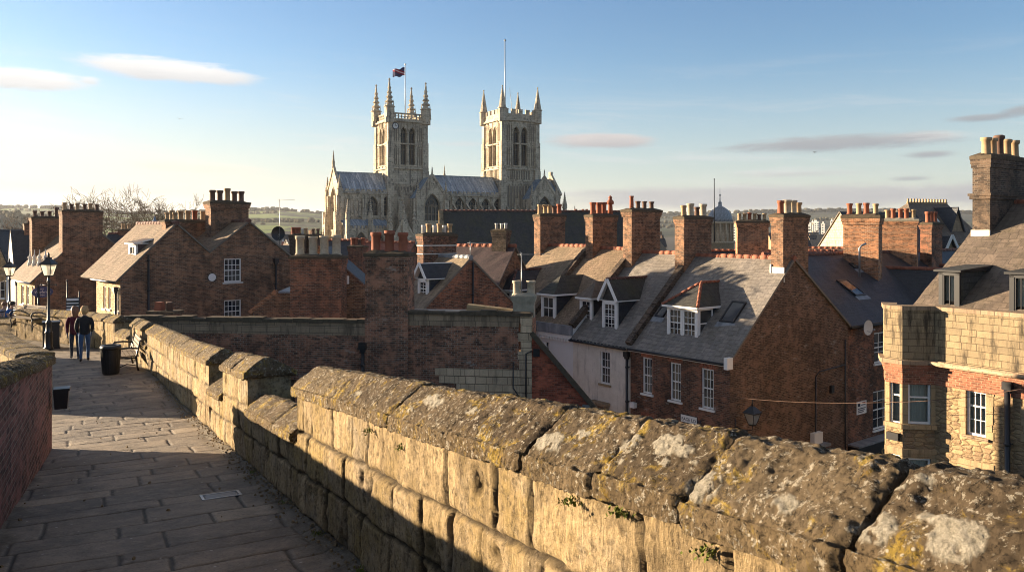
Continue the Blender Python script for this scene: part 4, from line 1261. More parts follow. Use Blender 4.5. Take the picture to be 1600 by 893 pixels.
MAT['gold'] = plain('gold leaf lettering', (.42, .30, .12), .5, .5, .3)
MAT['navy'] = plain('dark lettering', (.03, .035, .06), .6)
lettering(S_, 'Tuerny Sh', S_.fn('front'), S_.hit('front', 1329, 720)[0], -11.22, .62, .425, 'gold', shop, .35)
mb = MB(); fn = A.fn('right')
a0, z0 = A.hit('right', 1222, 712); a1, z1 = A.hit('right', 1284, 712)
mb.fbox(fn, a0, a1, 0, .28, z0-.55, z0+.05, 0); mb.fbox(fn, a0-.04, a1+.04, -.01, .45, z0+.05, z0+.16, 1)
MAT['sign_red'] = plain('dark red sign board', (.20, .012, .015), .5, .4, 0, .2)
rs = A.put(mb, 'shop_fascia', ['sign_red', 'lead'], A.root, 'narrow dark red shop fascia')
lettering(A, 'CAT', fn, a1-.95, z0-.42, .34, .285, 'offwhite', rs)
# street name plate on house A
a0, z0 = A.hit('front', 1064, 657); a1, _ = A.hit('front', 1090, 660)
mb = MB(); mb.fbox(A.fn('front'), a0, a1, .003, .03, z0-.02, z0+.33, 1); mb.fbox(A.fn('front'), a0+.02, a1-.02, .01, .035, z0, z0+.31, 0)
sg = mb.build('street_sign', ['white', 'black'], None)
def place_on(T, o, label, cat, group=None):
    """stand-alone thing fixed to a building: same frame as the building"""
    o.location = T.root.location; o.rotation_euler = T.root.rotation_euler
    for v in o.data.vertices: v.co.z -= T.zg
    tag(o, label, cat, group); return o
place_on(A, sg, 'white street name plate with dark letters between brick window heads', 'sign')
class _T: pass
lettering(A, 'EAGE LO RA', A.fn('front'), a0+.06, z0+.07, .20, .037, 'navy', sg)

# ------------------------------------------------------------------ stone house with canted bay
QR = math.atan2(-.835, .55)
Q = Bld('stone_house', 'sunlit rubble stone house with ashlar parapet, canted bay and tall stack', 'house', 13.05, 27.0, QR, 9, 12.5)
zpar, zband0, zband1 = -2.45, -5.0, -4.35
qf = Q.fn('front')
opsQ = [Q.op('front', 1509, 587, 1541, 678), Q.op('front', 1508, 731, 1541, 800), Q.op('front', 1607, 600, 1640, 690)]
bayx = 1.25
fA = Q.fn(((-.0, -.75), (.58, -.75))); fB = Q.fn(((.58, -.75), (1.25, 0)))
mb = MB()
ops_main = [o for o in opsQ]
wall_face(mb, qf, [(bayx, zband0), (9, zband0)], ZG, ops_main, 0, .16)
wall_face(mb, Q.fn('left'), [(0, zband0), (6.6, .85), (12.5, zband0)], ZG, [], 0)
wall_face(mb, Q.fn('back'), [(0, zband0), (9, zband0)], ZG, [], 0)
wall_face(mb, Q.fn('right'), [(0, zband0), (6.6, .85), (12.5, zband0)], ZG, [], 0)
opA = []; opB = []
for (y0, y1) in ((573, 660), (709, 800)):
    a0, zt = Q.hit(((0, -.75), (.58, -.75)), 1398, y0); a1, _ = Q.hit(((0, -.75), (.58, -.75)), 1414, y0); _, zb = Q.hit(((0, -.75), (.58, -.75)), 1398, y1)
    opA.append((.14, zb, .36, zt-zb))
    a0, zt = Q.hit(((.58, -.75), (1.25, 0)), 1423, y0+6); _, zb = Q.hit(((.58, -.75), (1.25, 0)), 1423, y1+2)
    opB.append((.17, zb, .70, zt-zb))
bl = math.hypot(.67, .75)
wall_face(mb, fA, [(0, zband0), (.58, zband0)], ZG, opA, 0, .12)
wall_face(mb, fB, [(0, zband0), (bl, zband0)], ZG, opB, 0, .12)
wall_face(mb, Q.fn(((-.5, 0), (0, -.75))), [(0, zband0), (.9, zband0)], ZG, [], 0)
Q.wall = Q.put(mb, 'wall', ['rubble'])
# red brick band, ashlar parapet with coping, cornice: swept round the bay
outline = [(-.5, 0), (0, -.75), (.58, -.75), (1.25, 0), (9, 0)]
def sweep(mb, out0, out1, z0, z1, mat=0):
    def off(o):
        q = []
        for i, (x, y) in enumerate(outline):
            n = Vector((0, 0))
            for (a, b) in ((i-1, i), (i, i+1)):
                if a < 0 or b >= len(outline): continue
                d = Vector(outline[b])-Vector(outline[a]); d.normalize(); n += Vector((d.y, -d.x))
            n.normalize(); q.append((x+n.x*o, y+n.y*o))
        return q
    A_, B_ = off(out0), off(out1)
    for i in range(len(outline)-1):
        c = [(*A_[i], z0), (*A_[i+1], z0), (*B_[i+1], z0), (*B_[i], z0), (*A_[i], z1), (*A_[i+1], z1), (*B_[i+1], z1), (*B_[i], z1)]
        mb.hexa([c[3], c[2], c[1], c[0], c[7], c[6], c[5], c[4]], mat)
mb = MB(); sweep(mb, -.3, .03, zband0, zband1-.28); sweep(mb, -.3, .07, zband1-.28, zband1-.12); sweep(mb, -.3, .12, zband1-.12, zband1)
Q.put(mb, 'brick_band', 'brick_band')
mb = MB(); sweep(mb, -.35, .20, zband1, zband1+.14, 1); sweep(mb, -.35, .05, zband1+.14, zpar-.14, 0); sweep(mb, -.38, .10, zpar-.14, zpar, 1)
Q.put(mb, 'parapet', ['ash_gold', 'ash_grey'])
mb = MB(); mb.tube([qf(1.2, .27, zband1+.06), qf(9, .27, zband1+.02)], .07, 8)
Q.put(mb, 'gutter', 'ash_grey')
for o in ops_main: sash(Q, qf, o, 3, 4, rev=.14, curtain=True, sill='ash_grey', surround='ash_trim')
for o in opA: sash(Q, fA, o, 1, 2, rev=.1, curtain=True, sill=None)
for o in opB: sash(Q, fB, o, 1, 2, rev=.1, curtain=True, sill=None)
mb = MB()
for z in (opA[0][1], opA[1][1]+opA[1][3]+.34):
    pass
for o in opB[:1]:
    z = o[1]
    for f, w in ((fA, .58), (fB, bl)): mb.fbox(f, -.02, w+.02, -.04, .10, z-.16, z-.003); mb.fbox(f, -.02, w+.02, -.04, .06, z-.95, z-.80)
for f, w, oo in ((fA, .58, opA), (fB, bl, opB)):
    for o in oo: mb.fbox(f, .0, w, -.04, .02, o[1]+o[3]+.003, o[1]+o[3]+.28); mb.fbox(f, 0, o[0]-.005, -.04, .015, o[1], o[1]+o[3]); mb.fbox(f, o[0]+o[2]+.005, w, -.04, .015, o[1], o[1]+o[3])
Q.put(mb, 'bay_dressings', 'ash_trim')
pipe(Q, qf, Q.hit('front', 1578, 600)[0], ZG, zband1-.4, .085, .16)
profQ = [(.55, -3.0), (6.6, .95), (12.5, -3.0)]
Q.roof(profQ, 'slate_brown', ov=.05, eave=.0, x0=-.1, x1=9, t=.10, ridge='ridge', jit=.02)
mb = MB(); mb.face([(-.05, .3, -3.2), (9, .3, -3.2), (9, 1.0, -3.0), (-.05, 1.0, -3.0)]); Q.put(mb, 'lead_gutter', 'lead')
chimney(Q, .35, 6.1, -1.5, 2.8, .62, 2.75, 'brick_soot', ['buff', 'buff', ('dark', 1.35), 'buff', 'buff'], 1.25, flash=None, crown=.5, label='tall dark brick stack with four buff pots')
mb = MB(); mb.box(.02, 4.64, -.75, .68, 4.72, .02)
Q.put(mb, 'flashing', 'flash')
mb = MB(); mb.box(-.02, 4.62, 1.15, .72, 7.58, 1.27, 0); mb.box(-.06, 4.57, 1.27, .76, 7.63, 1.36, 0); Q.put(mb, 'stack_band', 'brick_soot')
segQ = (profQ[0], profQ[1])
for (pa, pb, yt, ybm, dp) in ((1470, 1494, 424, 478, 3.6), (1581, 1606, 428, 490, 3.6)):
    yf = 1.15
    xl, _ = Q.plane_y(yf, pa, 470); xr, _ = Q.plane_y(yf, pb, 470); _, zt = Q.plane_y(yf, pa, yt); zb = -2.75
    dormer(Q, xl-.05, xr+.1, yf, zb, zt, .22, dp, 'flat', 'slate_moss', 'slate_moss', 2, 1, fr='black', curtain='open', ov=.12, jamb=.12)
ab = MB(); a_, z_ = Q.hit('front', 1474, 733); ab.fbox(qf, a_-.14, a_+.16, .0, .14, z_-.16, z_+.2)
MAT['yellow'] = plain('yellow alarm box', (.55, .34, .03), .5)
o = ab.build('alarm_box', 'yellow'); place_on(Q, o, 'small yellow alarm box on the rubble wall below the sash window', 'alarm box')
mb = MB(); a_, z_ = Q.hit(((0, -.75), (.58, -.75)), 1397, 680); mb.fbox(fA, .1, .5, 0, .14, z_-.12, z_+.12); Q.put(mb, 'vent_hood', 'black')

# ------------------------------------------------------------------ long brick building in front (its yard wall faces the walk)
G = Bld('brick_building', 'long old brick building with stone-patched wall and tall stack above the parapet', 'building', -15.2, 30.0, math.atan2(-.127, .992), 16.0, 1.5)
def ga(px, py=500): return G.hit('front', px, py)
aC0, _ = ga(571); aC1, _ = ga(638); aR, _ = ga(831)
G.L = aR
zl, zr_ = -3.22, -2.88
gf = G.fn('front')
mb = MB()
op1 = [(ga(424, 590)[0], -7.0, .9, 1.6)]
wall_face(mb, gf, [(0, zl-.55), (aC0, zl-.55)], ZG, op1, 0, .15)
wall_face(mb, gf, [(aC1, zr_-.5), (aR-.45, zr_-.5)], ZG, [], 0)
wall_face(mb, G.fn('right'), [(0, zr_-.2), (1.5, zr_-.2)], ZG, [], 0); wall_face(mb, G.fn('left'), [(0, zl-.2), (1.5, zl-.2)], ZG, [], 0); wall_face(mb, G.fn('back'), [(0, zl-.2), (aR, zl-.2)], ZG, [], 0)
mb.fbox(gf, aC0, aC1, -1.0, .09, ZG, -3.1, 1)
G.wall = G.put(mb, 'wall', ['brick_wall', 'brick_wall'])
mb = MB(); mb.fbox(gf, op1[0][0], op1[0][0]+.9, -.14, -.10, op1[0][1], op1[0][1]+1.6); G.put(mb, 'shutter', 'brick_soot')
mb = MB()
rnd = random.Random(5); a = 0
while a < aC0: w = rnd.uniform(.4, .8); mb.fbox(gf, a, min(a+w-.012, aC0), -.3, .008+rnd.uniform(0, .012), zl-.56, zl-.30); mb.fbox(gf, max(0, a-.2), min(a+w-.212, aC0), -.3, .008+rnd.uniform(0, .012), zl-.29, zl-.10); a += w
a = aC1
while a < aR-.5:
    w = rnd.uniform(.35, .65)
    if rnd.random() < .75: mb.fbox(gf, a, min(a+w-.012, aR-.5), -.3, .012+rnd.uniform(0, .01), zr_-.5, zr_-.24)
    a += w
mb.fbox(gf, aC1, aR-.45, -.3, .004, zr_-.5, zr_-.1)
G.put(mb, 'stone_course', 'ash_grey')
# patch of reused stone blocks stepping down beside the quoins
mb = MB(); z = zr_-.1; k = 0
while z > -8.2:
    hgt = rnd.uniform(.24, .34)
    n_ = rnd.uniform(.38, .5); mb.fbox(gf, aR-n_, aR, -.3, .02+rnd.uniform(0, .015), z-hgt+.012, z)
    if z < -4.55:
        far = aR-2.3-.4*math.sin(k*2.1)-(.25 if k > 3 else 0)-.1*k*.6
        b = aR-n_-.01
        while b > far:
            w = rnd.uniform(.3, .75); mb.fbox(gf, b-w+.012, b, -.3, .008+rnd.uniform(0, .02), z-hgt+.012, z); b -= w
    z -= hgt; k += 1
G.put(mb, 'stone_patch', 'stone_pale')
mb = MB(); a = 0
while a < aC0: w = rnd.uniform(.5, .8); mb.fbox(gf, a, min(a+w-.01, aC0), -.42, .07, zl-.12+rnd.uniform(-.02, .02), zl+.02+rnd.uniform(-.05, .06)); a += w
a = aC1
while a < aR: w = rnd.uniform(.5, .8); mb.fbox(gf, a, min(a+w-.01, aR), -.42, .07, zr_-.12+rnd.uniform(-.02, .02), zr_+.03+rnd.uniform(-.05, .06)); a += w
G.put(mb, 'wall_coping', 'cap')
mb = MB()
mb.slab([(0, .4, zl-.5), (aC0, .4, zl-.5), (aC0, 1.45, zl-.4), (0, 1.45, zl-.4)], .1, 0)
mb.slab([(aC0, .4, zr_-.12), (aR, .4, zr_-.12), (aR-.2, 1.45, zr_-.05), (aC0, 1.45, zr_-.05)], .1, 1)
q0 = G.plane_y(1.2, 731, 475); q1 = G.plane_y(1.2, 816, 485)
mb.beam((q0[0], 1.2, q0[1]-.1), (q1[0], 1.2, q1[1]-.1), .5, .22, 2)
G.put(mb, 'roof', ['lead', 'slate_dark', 'ash_trim'])
chimney(G, (aC0+aC1)/2, .42, -3.6, -.78, aC1-aC0-.02, .98, 'brick_wall', [('red', 1.0), ('red', 1.05), ('red', 1.0)], 1.3, capm='cap', label='massive old brick stack with three red pots', capw=.05)
pipe(G, gf, aC0-.06, ZG, zl-1.0, .06, .11)
mb = MB(); q = [gf(aR-.3, .06, -8.5), gf(aR-.3, .06, -6.0), gf(aR-.65, .06, -5.5), gf(aR-.65, .06, -4.6)]; mb.tube(q, .022, 6); mb.tube([gf(aR-.2, .06, -9), gf(aR-.2, .06, -4.3), gf(aR, .06, -4.2)], .03, 6); G.put(mb, 'cable_conduit', 'black')
# little stack at its corner
chimney(G, aR-.35, .7, -3.1, -2.3, .75, .5, 'cap_pale', ['stone', None, 'stone'], .85, capm='cap_pale', crown=.25, label='stub stack with two weathered stone pots')
# lean-to with red brick flank and sloping verge
K = Bld('sloping_brick_wall', 'red brick yard wall with long sloping top beside the white lane houses', 'wall', G.x+G.ux.x*aR, G.y+G.ux.y*aR, G.rot, 3.3, 4)
za, zb_ = K.hit('front', 832, 524)[1], K.hit('front', 940, 655)[1]; xb = K.hit('front', 942, 655)[0]
K.L = xb
mb = MB(); wall_face(mb, K.fn('front'), [(0.005, za), (xb, zb_)], ZG, [], 0)
mb.face([(xb, 0, ZG), (xb, .3, ZG), (xb, .3, zb_), (xb, 0, zb_)]); mb.face([(0.005, .3, ZG), (xb, .3, ZG), (xb, .3, zb_), (0.005, .3, za)])
MAT['brick_fire'] = brick('brick warm red', (.36, .095, .05), (.31, .08, .045), (.26, .075, .04), (.22, .10, .07), .3, 0)
K.put(mb, 'wall', 'brick_fire')
mb = MB(); mb.slab([(xb+.15, -.1, zb_-.05), (xb+.15, .34, zb_-.05), (0, .34, za+.12), (0, -.1, za+.12)], .1, 0); K.put(mb, 'roof', 'cap')
mb = MB(); mb.beam((0, -.08, za+.10), (xb+.12, -.08, zb_-.06), .14, .16); K.put(mb, 'verge', 'cap')
mb = MB(); a_, z_ = K.hit('front', 917, 645); mb.fbox(K.fn('front'), a_-.15, a_+.2, 0, .1, z_-.35, z_+.3); K.put(mb, 'meter_box', 'metal')
mb = MB(); a_, z_ = K.hit('front', 838, 550); mb.fbox(K.fn('front'), a_-.1, a_+.12, 0, .08, z_-.14, z_+.12); K.put(mb, 'vent_hood', 'iron')

# ------------------------------------------------------------------ house behind with the buff stone pots
Hh = Bld('brick_house', 'small brick gabled house with squat stack of four buff stone pots behind the long wall', 'house', (397-800)/F*40.5, 40.5, R(-4), 6.2, 2.6)
aL, zL = Hh.hit('front', 398, 486); aM, zM = Hh.hit('front', 497, 388); aR2, zR2 = Hh.hit('front', 572, 452)
Hh.L = aR2+.4
k1, z1 = Hh.hit('front', 431, 458); k2, _ = Hh.hit('front', 474, 458); prof = [(0, zL), (k1, z1), (k2, z1), (aM, zM), (Hh.L, zR2-.35)]
mb = MB(); wall_face(mb, Hh.fn('front'), prof, ZG, []); wall_face(mb, Hh.fn('back'), prof, ZG, []); wall_face(mb, Hh.fn('left'), [(0, zL), (2.6, zL)], ZG, []); wall_face(mb, Hh.fn('right'), [(0, prof[4][1]), (2.6, prof[4][1])], ZG, [])
Hh.put(mb, 'wall', 'brick_brown')
mb = MB(); mb.slab([(-.2, .25, zL-.12), (-.2, 2.6, zL-.12), (k1, 2.6, z1+.06), (k1, .25, z1+.06)], .1, 0); mb.slab([(k2+.3, .25, z1+.06), (k2+.3, 2.6, z1+.25), (k1, 2.6, z1+.25), (k1, .25, z1+.06)], .1, 0); mb.slab([(Hh.L+.2, .25, prof[4][1]-.12), (Hh.L+.2, 2.6, prof[4][1]-.12), (aM, 2.6, zM+.06), (aM, .25, zM+.06)], .1, 1); mb.slab([(k2, .25, z1), (k2, 2.6, z1), (aM, 2.6, zM), (aM, .25, zM)], .1, 1)
mb.beam((-.25, .12, zL-.08), (k1, .12, z1+.1), .26, .2, 2); mb.beam((Hh.L+.2, .12, prof[4][1]-.1), (aM, .12, zM+.1), .22, .14, 3)
Hh.put(mb, 'roof', ['lead', 'slate_dark', 'brick_orange', 'brick_dark'])
c0, _ = Hh.plane_y(-1.6, 454, 450); c1, _ = Hh.plane_y(-1.6, 534, 450); _, zt = Hh.plane_y(-1.6, 454, 399)
chimney(Hh, (c0+c1)/2, -1.2, ZG, zt, c1-c0, .95, 'brick_red', [('stone', 1.25), ('stone', 1.25), ('stone', 1.25), ('stone', 1.3)], 1.25, label='squat red stack with four buff stone pots')
mb = MB(); a_, z_ = Hh.hit('front', 541, 437); mb.fbox(Hh.fn('front'), a_-.15, a_+.15, 0, .14, z_-.2, z_+.2); Hh.put(mb, 'meter_box', 'white')

# ------------------------------------------------------------------ house with the little white gabled dormer
ax, ay = -2.08, 40.0
def hrow(t, w): return ax-.606*t+.795*w, ay+.795*t+.606*w
x, y = hrow(2.9, -4.0)
H6 = Bld('brick_house', 'brick gabled house with small white pointed dormer on a mossy tile roof', 'house', x, y, DR, 2.9, 8)
prof6 = [(0, -4.95), (4.0, -1.43), (8, -4.95)]
H6.walls(prof6, ['brick_red'])
H6.roof(prof6, 'tile_pan', ov=.06, eave=.2, ridge='lead')
seg6 = (prof6[0], prof6[1])
xl, yf, zb = H6.roofhit(seg6, 655, 462); xr, _ = H6.plane_y(yf, 666, 455); _, zt = H6.plane_y(yf, 655, 436)
dormer(H6, xl-.1, xr+.1, yf, zb, zt, .75, 2.6, 'gable', 'slate_dark', 'slate_dark', 2, 4, ov=.2, label='white framed gabled dormer')
chimney(H6, .2, 4.1, -3.0, -.25, 1.2, .75, 'brick_dark', ['white', 'white', 'buff', 'white', 'white', 'buff'], 1.0, label='broad dark stack with white pots and pale bands') if False else None
chimney(H6, -.25, 4.0, -4.2, -.15, .62, 2.05, 'brick_dark', ['white', 'buff', 'white', 'buff', 'white', 'buff'], 1.0, label='broad dark stack with pale pots and bands')
mb = MB(); mb.box(-.57, 2.94, -.82, .07, 5.06, -.76); mb.box(-.57, 2.94, -1.25, .07, 5.06, -1.2); H6.put(mb, 'stack_bands', 'flash')
pipe(H6, H6.fn('right'), 4.1, ZG, -1.6, .05, .08, hopper=False)
# plain roof behind, with plum tiles, seen between stack and dormer
H7 = Bld('brick_house', 'brick house with plain plum tiled roof between two stacks', 'house', W(640, 400, 46).x, 46, R(-25), 5.0, 7)
p7 = [(0, -4.2), (3.5, -1.0), (7, -4.2)]; H7.walls(p7, ['brick_brown']); H7.roof(p7, 'tile_plum')
chimney(H7, 4.2, 3.4, -2, .05, .9, .6, 'brick_soot', ['white', 'white', 'white'], .9)

# ------------------------------------------------------------------ the long dark-roofed hall before the minster
Lh = Bld('stone_hall', 'long hall with steep dark slate roof and pale pointed stone gable', 'hall', W(692, 400, 70).x, 70, R(7), 18.5, 10)
zr7 = 1.75
profL = [(0, -3.0), (5, zr7), (10, -3.0)]
opsL = [Lh.op('front', 826, 415, 841, 440), Lh.op('front', 778, 414, 790, 434), Lh.op('front', 800, 414, 811, 436)]
Lh.walls(profL, ['brick_red', 'ash_gold'], {'front': opsL}, matidx={'left': 1})
for o in opsL: sash(Lh, Lh.fn('front'), o, 2, 3, bar=.05)
Lh.roof(profL, 'slate_moss', ov=0, eave=.2, ridge='ridge_dark', verge=('ash_gold', [0.0], .4, .2))
mb = MB(); mb.fbox(Lh.fn('left'), 4.7, 5.3, -.02, .05, -.6, .4); Lh.put(mb, 'slit_window', 'glass')
dormer(Lh, *(lambda a: (a-.6, a+.6))(Lh.plane_y(.4, 744, 400)[0]), .4, -2.75, -1.6, .1, 2.0, 'flat', 'slate_dark', 'slate_dark', 2, 2)

# ------------------------------------------------------------------ twin-gabled brick house beside the walk
P1 = Bld('brick_house', 'large twin-gabled brick house with two white sash windows and buff front', 'house', -23.3, 44.85, math.atan2(-.72, .69), 3.95, 9.8)
prof1 = [(0, -2.5), (2.9, .33), (4.75, -1.27), (7.1, .47), (9.8, -1.62)]
P1.D = 9.8
opr = [P1.op('right', 350, 404, 377, 441), P1.op('right', 350, 469, 377, 505)]
opf = [P1.op('front', 161, 447, 165, 481), P1.op('front', 169, 448, 173, 482), P1.op('front', 181, 450, 185, 486)]
P1.walls(prof1, ['brick_brown', 'brick_yellow'], {'right': opr, 'front': opf}, matidx={'front': 1})
for o in opr: sash(P1, P1.fn('right'), o, 4, 4, bar=.03, sill='offwhite')
for o in opf: sash(P1, P1.fn('front'), o, 2, 4)
mbk = P1.roof(prof1, 'tile_brown', ov=.1, eave=.3, ridge='ridge_dark', x0=-2)
pipe(P1, P1.fn('front'), 3.55, ZG, -3.2, .055, .1); gutter(P1, P1.fn('front'), 0, 3.95, -2.72, .28)
pipe(P1, P1.fn('right'), P1.hit('right', 231, 450)[0], ZG, -1.3, .06, .1, hopper=False)
pipe(P1, P1.fn('right'), P1.hit('right', 430, 400)[0], ZG, -1.9, .06, .1)
mb = MB(); a_, z_ = P1.hit('right', 331, 433); c = P1.fn('right')(a_, .02, z_)
mb.tube([c, c+Vector((.03, 0, 0))], .22, 20); mb.tube([c+Vector((.005, 0, 0)), c+Vector((.02, 0, 0))], .26, 20, 1); P1.put(mb, 'plaque', ['white', 'black'])
seg1 = (prof1[0], prof1[1])
dormer(P1, 1.9, 3.0, 1.1, -1.75, -.75, .55, 2.2, 'flat', 'tile_plum', 'tile_plum', 2, 2)
mb = MB(); mb.slab([(-2, 2.95, .38), (3.95, 2.95, .38), (3.95, 4.72, -1.16), (-2, 4.72, -1.16)], .05, 0); P1.put(mb, 'valley_roof', 'tile_plum', P1.rf)
chimney(P1, 1.5, 6.9, -1.5, 1.75, .8, 2.35, 'brick_brown', [('dark', 1.15), ('dark', 1.1), ('buff', 1.2), ('dark', 1.1), ('dark', 1.1)], 1.3, label='tall stack with five dark pots', capw=.12)
chimney(P1, -.5, 5.3, -1.8, .62, .7, 2.4, 'brick_brown', ['buff', 'buff', 'buff', 'red', 'buff'], 1.15, label='low stack with buff pots')
chimney(P1, 3.2, 2.9, -.6, .55, .6, .8, 'brick_brown', ['buff', 'buff'], .9, label='short stub with two pots at the gable peak', crown=.2)
# broken chimney stubs in its yard
o = MB(); bx = W(258, 485, 33)
Yd = Bld('chimney_stub', 'low brick stub with one red square pot and one black pot behind the wall', 'chimney', bx.x, bx.y, R(-10))
mb = MB(); mb.box(-.55, -.35, ZG, .55, .35, bx.z-.12, 0); mb.box(-.6, -.4, bx.z-.12, .6, .4, bx.z, 1); Yd.put(mb, 'stack', ['brick_dark', 'cap'])
mb = MB(); mb.frustum(-.25, 0, bx.z, bx.z+.36, .15, .15, .13, .13); Yd.put(mb, 'pot', 'pot_red')
mb = MB(); mb.lathe(.2, 0, [(.13, bx.z), (.11, bx.z+.3), (.14, bx.z+.36), (.1, bx.z+.36)]); Yd.put(mb, 'pot', 'pot_dark')

# ------------------------------------------------------------------ house with the huge chimney gable further along
P2 = Bld('brick_house', 'brick house whose end gable rises into a huge stack above a buff shop front', 'house', -34.2, 55.3, math.atan2(-.72, .69), 4.6, 7.2)
prof2 = [(0, -3.2), (3.4, .25), (7.2, -2.9)]
opf = [P2.op('front', 33, 445, 37, 474), P2.op('front', 41, 446, 45, 476), P2.op('front', 50, 447, 53, 480)]
P2.walls(prof2, ['brick_brown', 'brick_yellow'], {'front': opf}, matidx={'front': 1})
for o in opf: sash(P2, P2.fn('front'), o, 2, 3)
P2.roof(prof2, 'tile_brown', ov=.05, eave=.35, ridge='ridge_dark', x0=-1.5)
c0, _ = P2.hit('right', 97, 350); c1, _ = P2.hit('right', 160, 350); _, zt = P2.hit('right', 97, 331)
chimney(P2, 4.62-.35, (c0+c1)/2, -1.6, zt+.12, .8, c1-c0, 'brick_brown', ['buff', 'dark', 'buff', 'dark', 'buff', 'dark'], 1.0, label='enormous stack carrying six small pots', crown=.3, capw=.05)
chimney(P2, -1.0, 2.0, -2.6, .95, .7, 1.9, 'brick_brown', ['dark', 'dark', 'dark', ('dark', 1.6)], 1.0, label='second stack with dark pots', crown=.3)
mb = MB()
for k, px in enumerate((47, 54, 62, 71)):
    x_, y_, z_ = P2.roofhit((prof2[0], prof2[1]), px, 416)
    mb.lathe(x_, y_, [(.16, z_-.25), (.16, z_+.1), (.20, z_+.14), (.12, z_+.3), (.10, z_+.55), (.17, z_+.62), (.05, z_+.75), (.015, z_+1.15)], 8)
P2.put(mb, 'roof_finials', 'offwhite')
pipe(P2, P2.fn('right'), .2, ZG, -3.6, .06, .1, hopper=False)
gutter(P2, P2.fn('front'), 0, 4.6, -3.42, .3, 'offwhite')
o2 = MB(); a_, z_ = P2.hit('right', 66, 456); fr_ = P2.fn('right')
def oval(mb, fn, a, z, ra, rz, o0, o1, mat=0, n=28):
    r0 = [fn(a+ra*math.cos(2*math.pi*i/n), o0, z+rz*math.sin(2*math.pi*i/n)) for i in range(n)]
    r1 = [fn(a+ra*math.cos(2*math.pi*i/n), o1, z+rz*math.sin(2*math.pi*i/n)) for i in range(n)]
    mb.face(r1, mat)
    for i in range(n): mb.face([r0[i], r0[(i+1) % n], r1[(i+1) % n], r1[i]], mat)
oval(o2, fr_, a_, z_, .62, .36, 0, .05, 0)
MAT['sign_blue'] = plain('blue enamel', (.02, .055, .17), .35, .5)
o = o2.build('oval_sign', 'sign_blue'); place_on(P2, o, 'blue oval house sign with white letters high on the brick gable', 'sign')
lettering(P2, 'Wayfarers', fr_, a_-.46, z_-.06, .22, .052, 'white', o); lettering(P2, 'INN', fr_, a_-.14, z_-.24, .14, .052, 'white', o); lettering(P2, 'The', fr_, a_-.14, z_+.15, .13, .052, 'white', o)
mb = MB(); a_, z_ = P2.hit('right', 68, 484); c = fr_(a_, .05, z_); mb.tube([c-Vector((.05, 0, 0)), c+Vector((.04, 0, 0))], .2, 16, 0); mb.tube([c+Vector((.03, 0, 0)), c+Vector((.05, 0, 0))], .09, 12, 1)
P2.put(mb, 'flue_outlet', ['white', 'black'])
# white gable house and its neighbour
P3 = Bld('white_house', 'tall white gabled house with dark slate roof and a row of ridge pots', 'house', W(24, 400, 62).x, 62, R(39), 4.6, 5.2)
p3 = [(0, -4.2), (2.6, .0), (5.2, -4.2)]
op3 = [(2.5, -6.2, .8, 1.4), (2.4, -9.2, .9, 1.5)]
P3.walls(p3, ['brick_soot', 'render_white'], {'left': op3}, matidx={'left': 1, 'front': 1})
for o in op3: sash(P3, P3.fn('left'), o, 2, 2)
P3.roof(p3, 'slate_dark', ov=.02, eave=.1, ridge=None)
chimney(P3, 2.6, 2.6, -1.5, .6, 3.4, .7, 'brick_brown', ['dark', 'dark', 'dark', 'red', 'dark', 'dark'], .95, label='long ridge stack with a row of dark pots', crown=.25, capw=.03)
P4 = Bld('stone_house', 'pale stone gabled house with timber shopfront at the edge of the view', 'house', W(-40, 400, 66).x, 66, R(4), 2.8, 8)
mb = MB(); p4 = [(0, -3.4), (1.55, .0), (2.8, -3.0)]
op4 = [(1.3, -5.6, .5, 1.4), (2.0, -5.6, .4, 1.4), (1.3, -8.6, .5, 1.5), (2.0, -8.6, .4, 1.5)]
op4g = [(1.4, -1.9, .35, .7)]
wall_face(mb, P4.fn('front'), p4, ZG, op4+op4g); wall_face(mb, P4.fn('right'), [(0, -3.0), (8, -3.0)], ZG, []); wall_face(mb, P4.fn('left'), [(0, -3.4), (8, -3.4)], ZG, []); wall_face(mb, P4.fn('back'), p4, ZG, [])
P4.put(mb, 'wall', 'brick_yellow')
mb = MB(); mb.slab([(-.2, -.2, -3.6), (-.2, 8, -3.6), (1.55, 8, .1), (1.55, -.2, .1)], .1, 0); mb.slab([(3.0, -.2, -3.3), (3.0, 8, -3.3), (1.55, 8, .1), (1.55, -.2, .1)], .1, 0); P4.put(mb, 'roof', 'slate_dark')
mb = MB(); mb.fbox(P4.fn('front'), -.1, 2.9, 0, .2, -3.75, -3.5); P4.put(mb, 'string_course', 'stone_pale')
for o in op4+op4g: sash(P4, P4.fn('front'), o, 1, 2)
# dark roof, parapet stack and lead lantern behind
P5 = Bld('slate_roofed_house', 'dark slate roof with two buff pots behind the huge stack', 'house', W(150, 400, 66).x, 66, R(10), 3.4, 7)
p5 = [(0, -3.5), (3.5, -.35), (7, -3.5)]; P5.walls(p5, ['brick_brown']); P5.roof(p5, 'slate_dark', ridge='ridge_dark')
chimney(P5, 1.3, 3.5, -1, .05, 1.0, .5, 'brick_brown', ['buff', 'buff'], 1.1, crown=.2)
P6 = Bld('brick_house', 'brick house with flat parapet and blue lead lantern roof', 'house', W(186, 400, 58).x, 58, R(6), 3.4, 6)
p6 = [(0, -1.35), (3, -1.0), (6, -1.35)]; P6.walls(p6, ['brick_red']); P6.roof(p6, 'lead', ridge=None)
mb = MB(); mb.lathe(1.5, 3, [(1.15, -1.2), (1.1, -.75), (.85, -.5), (.5, .15), (.32, .5), (.30, .62), (.12, .8), (.03, 1.1)], 8); P6.put(mb, 'lead_lantern', 'lead_roof')
P8 = Bld('tiled_house', 'low house with plum tiled roof and dormer beside the twin gables', 'house', W(176, 440, 51).x, 51, R(-44), 3, 7)
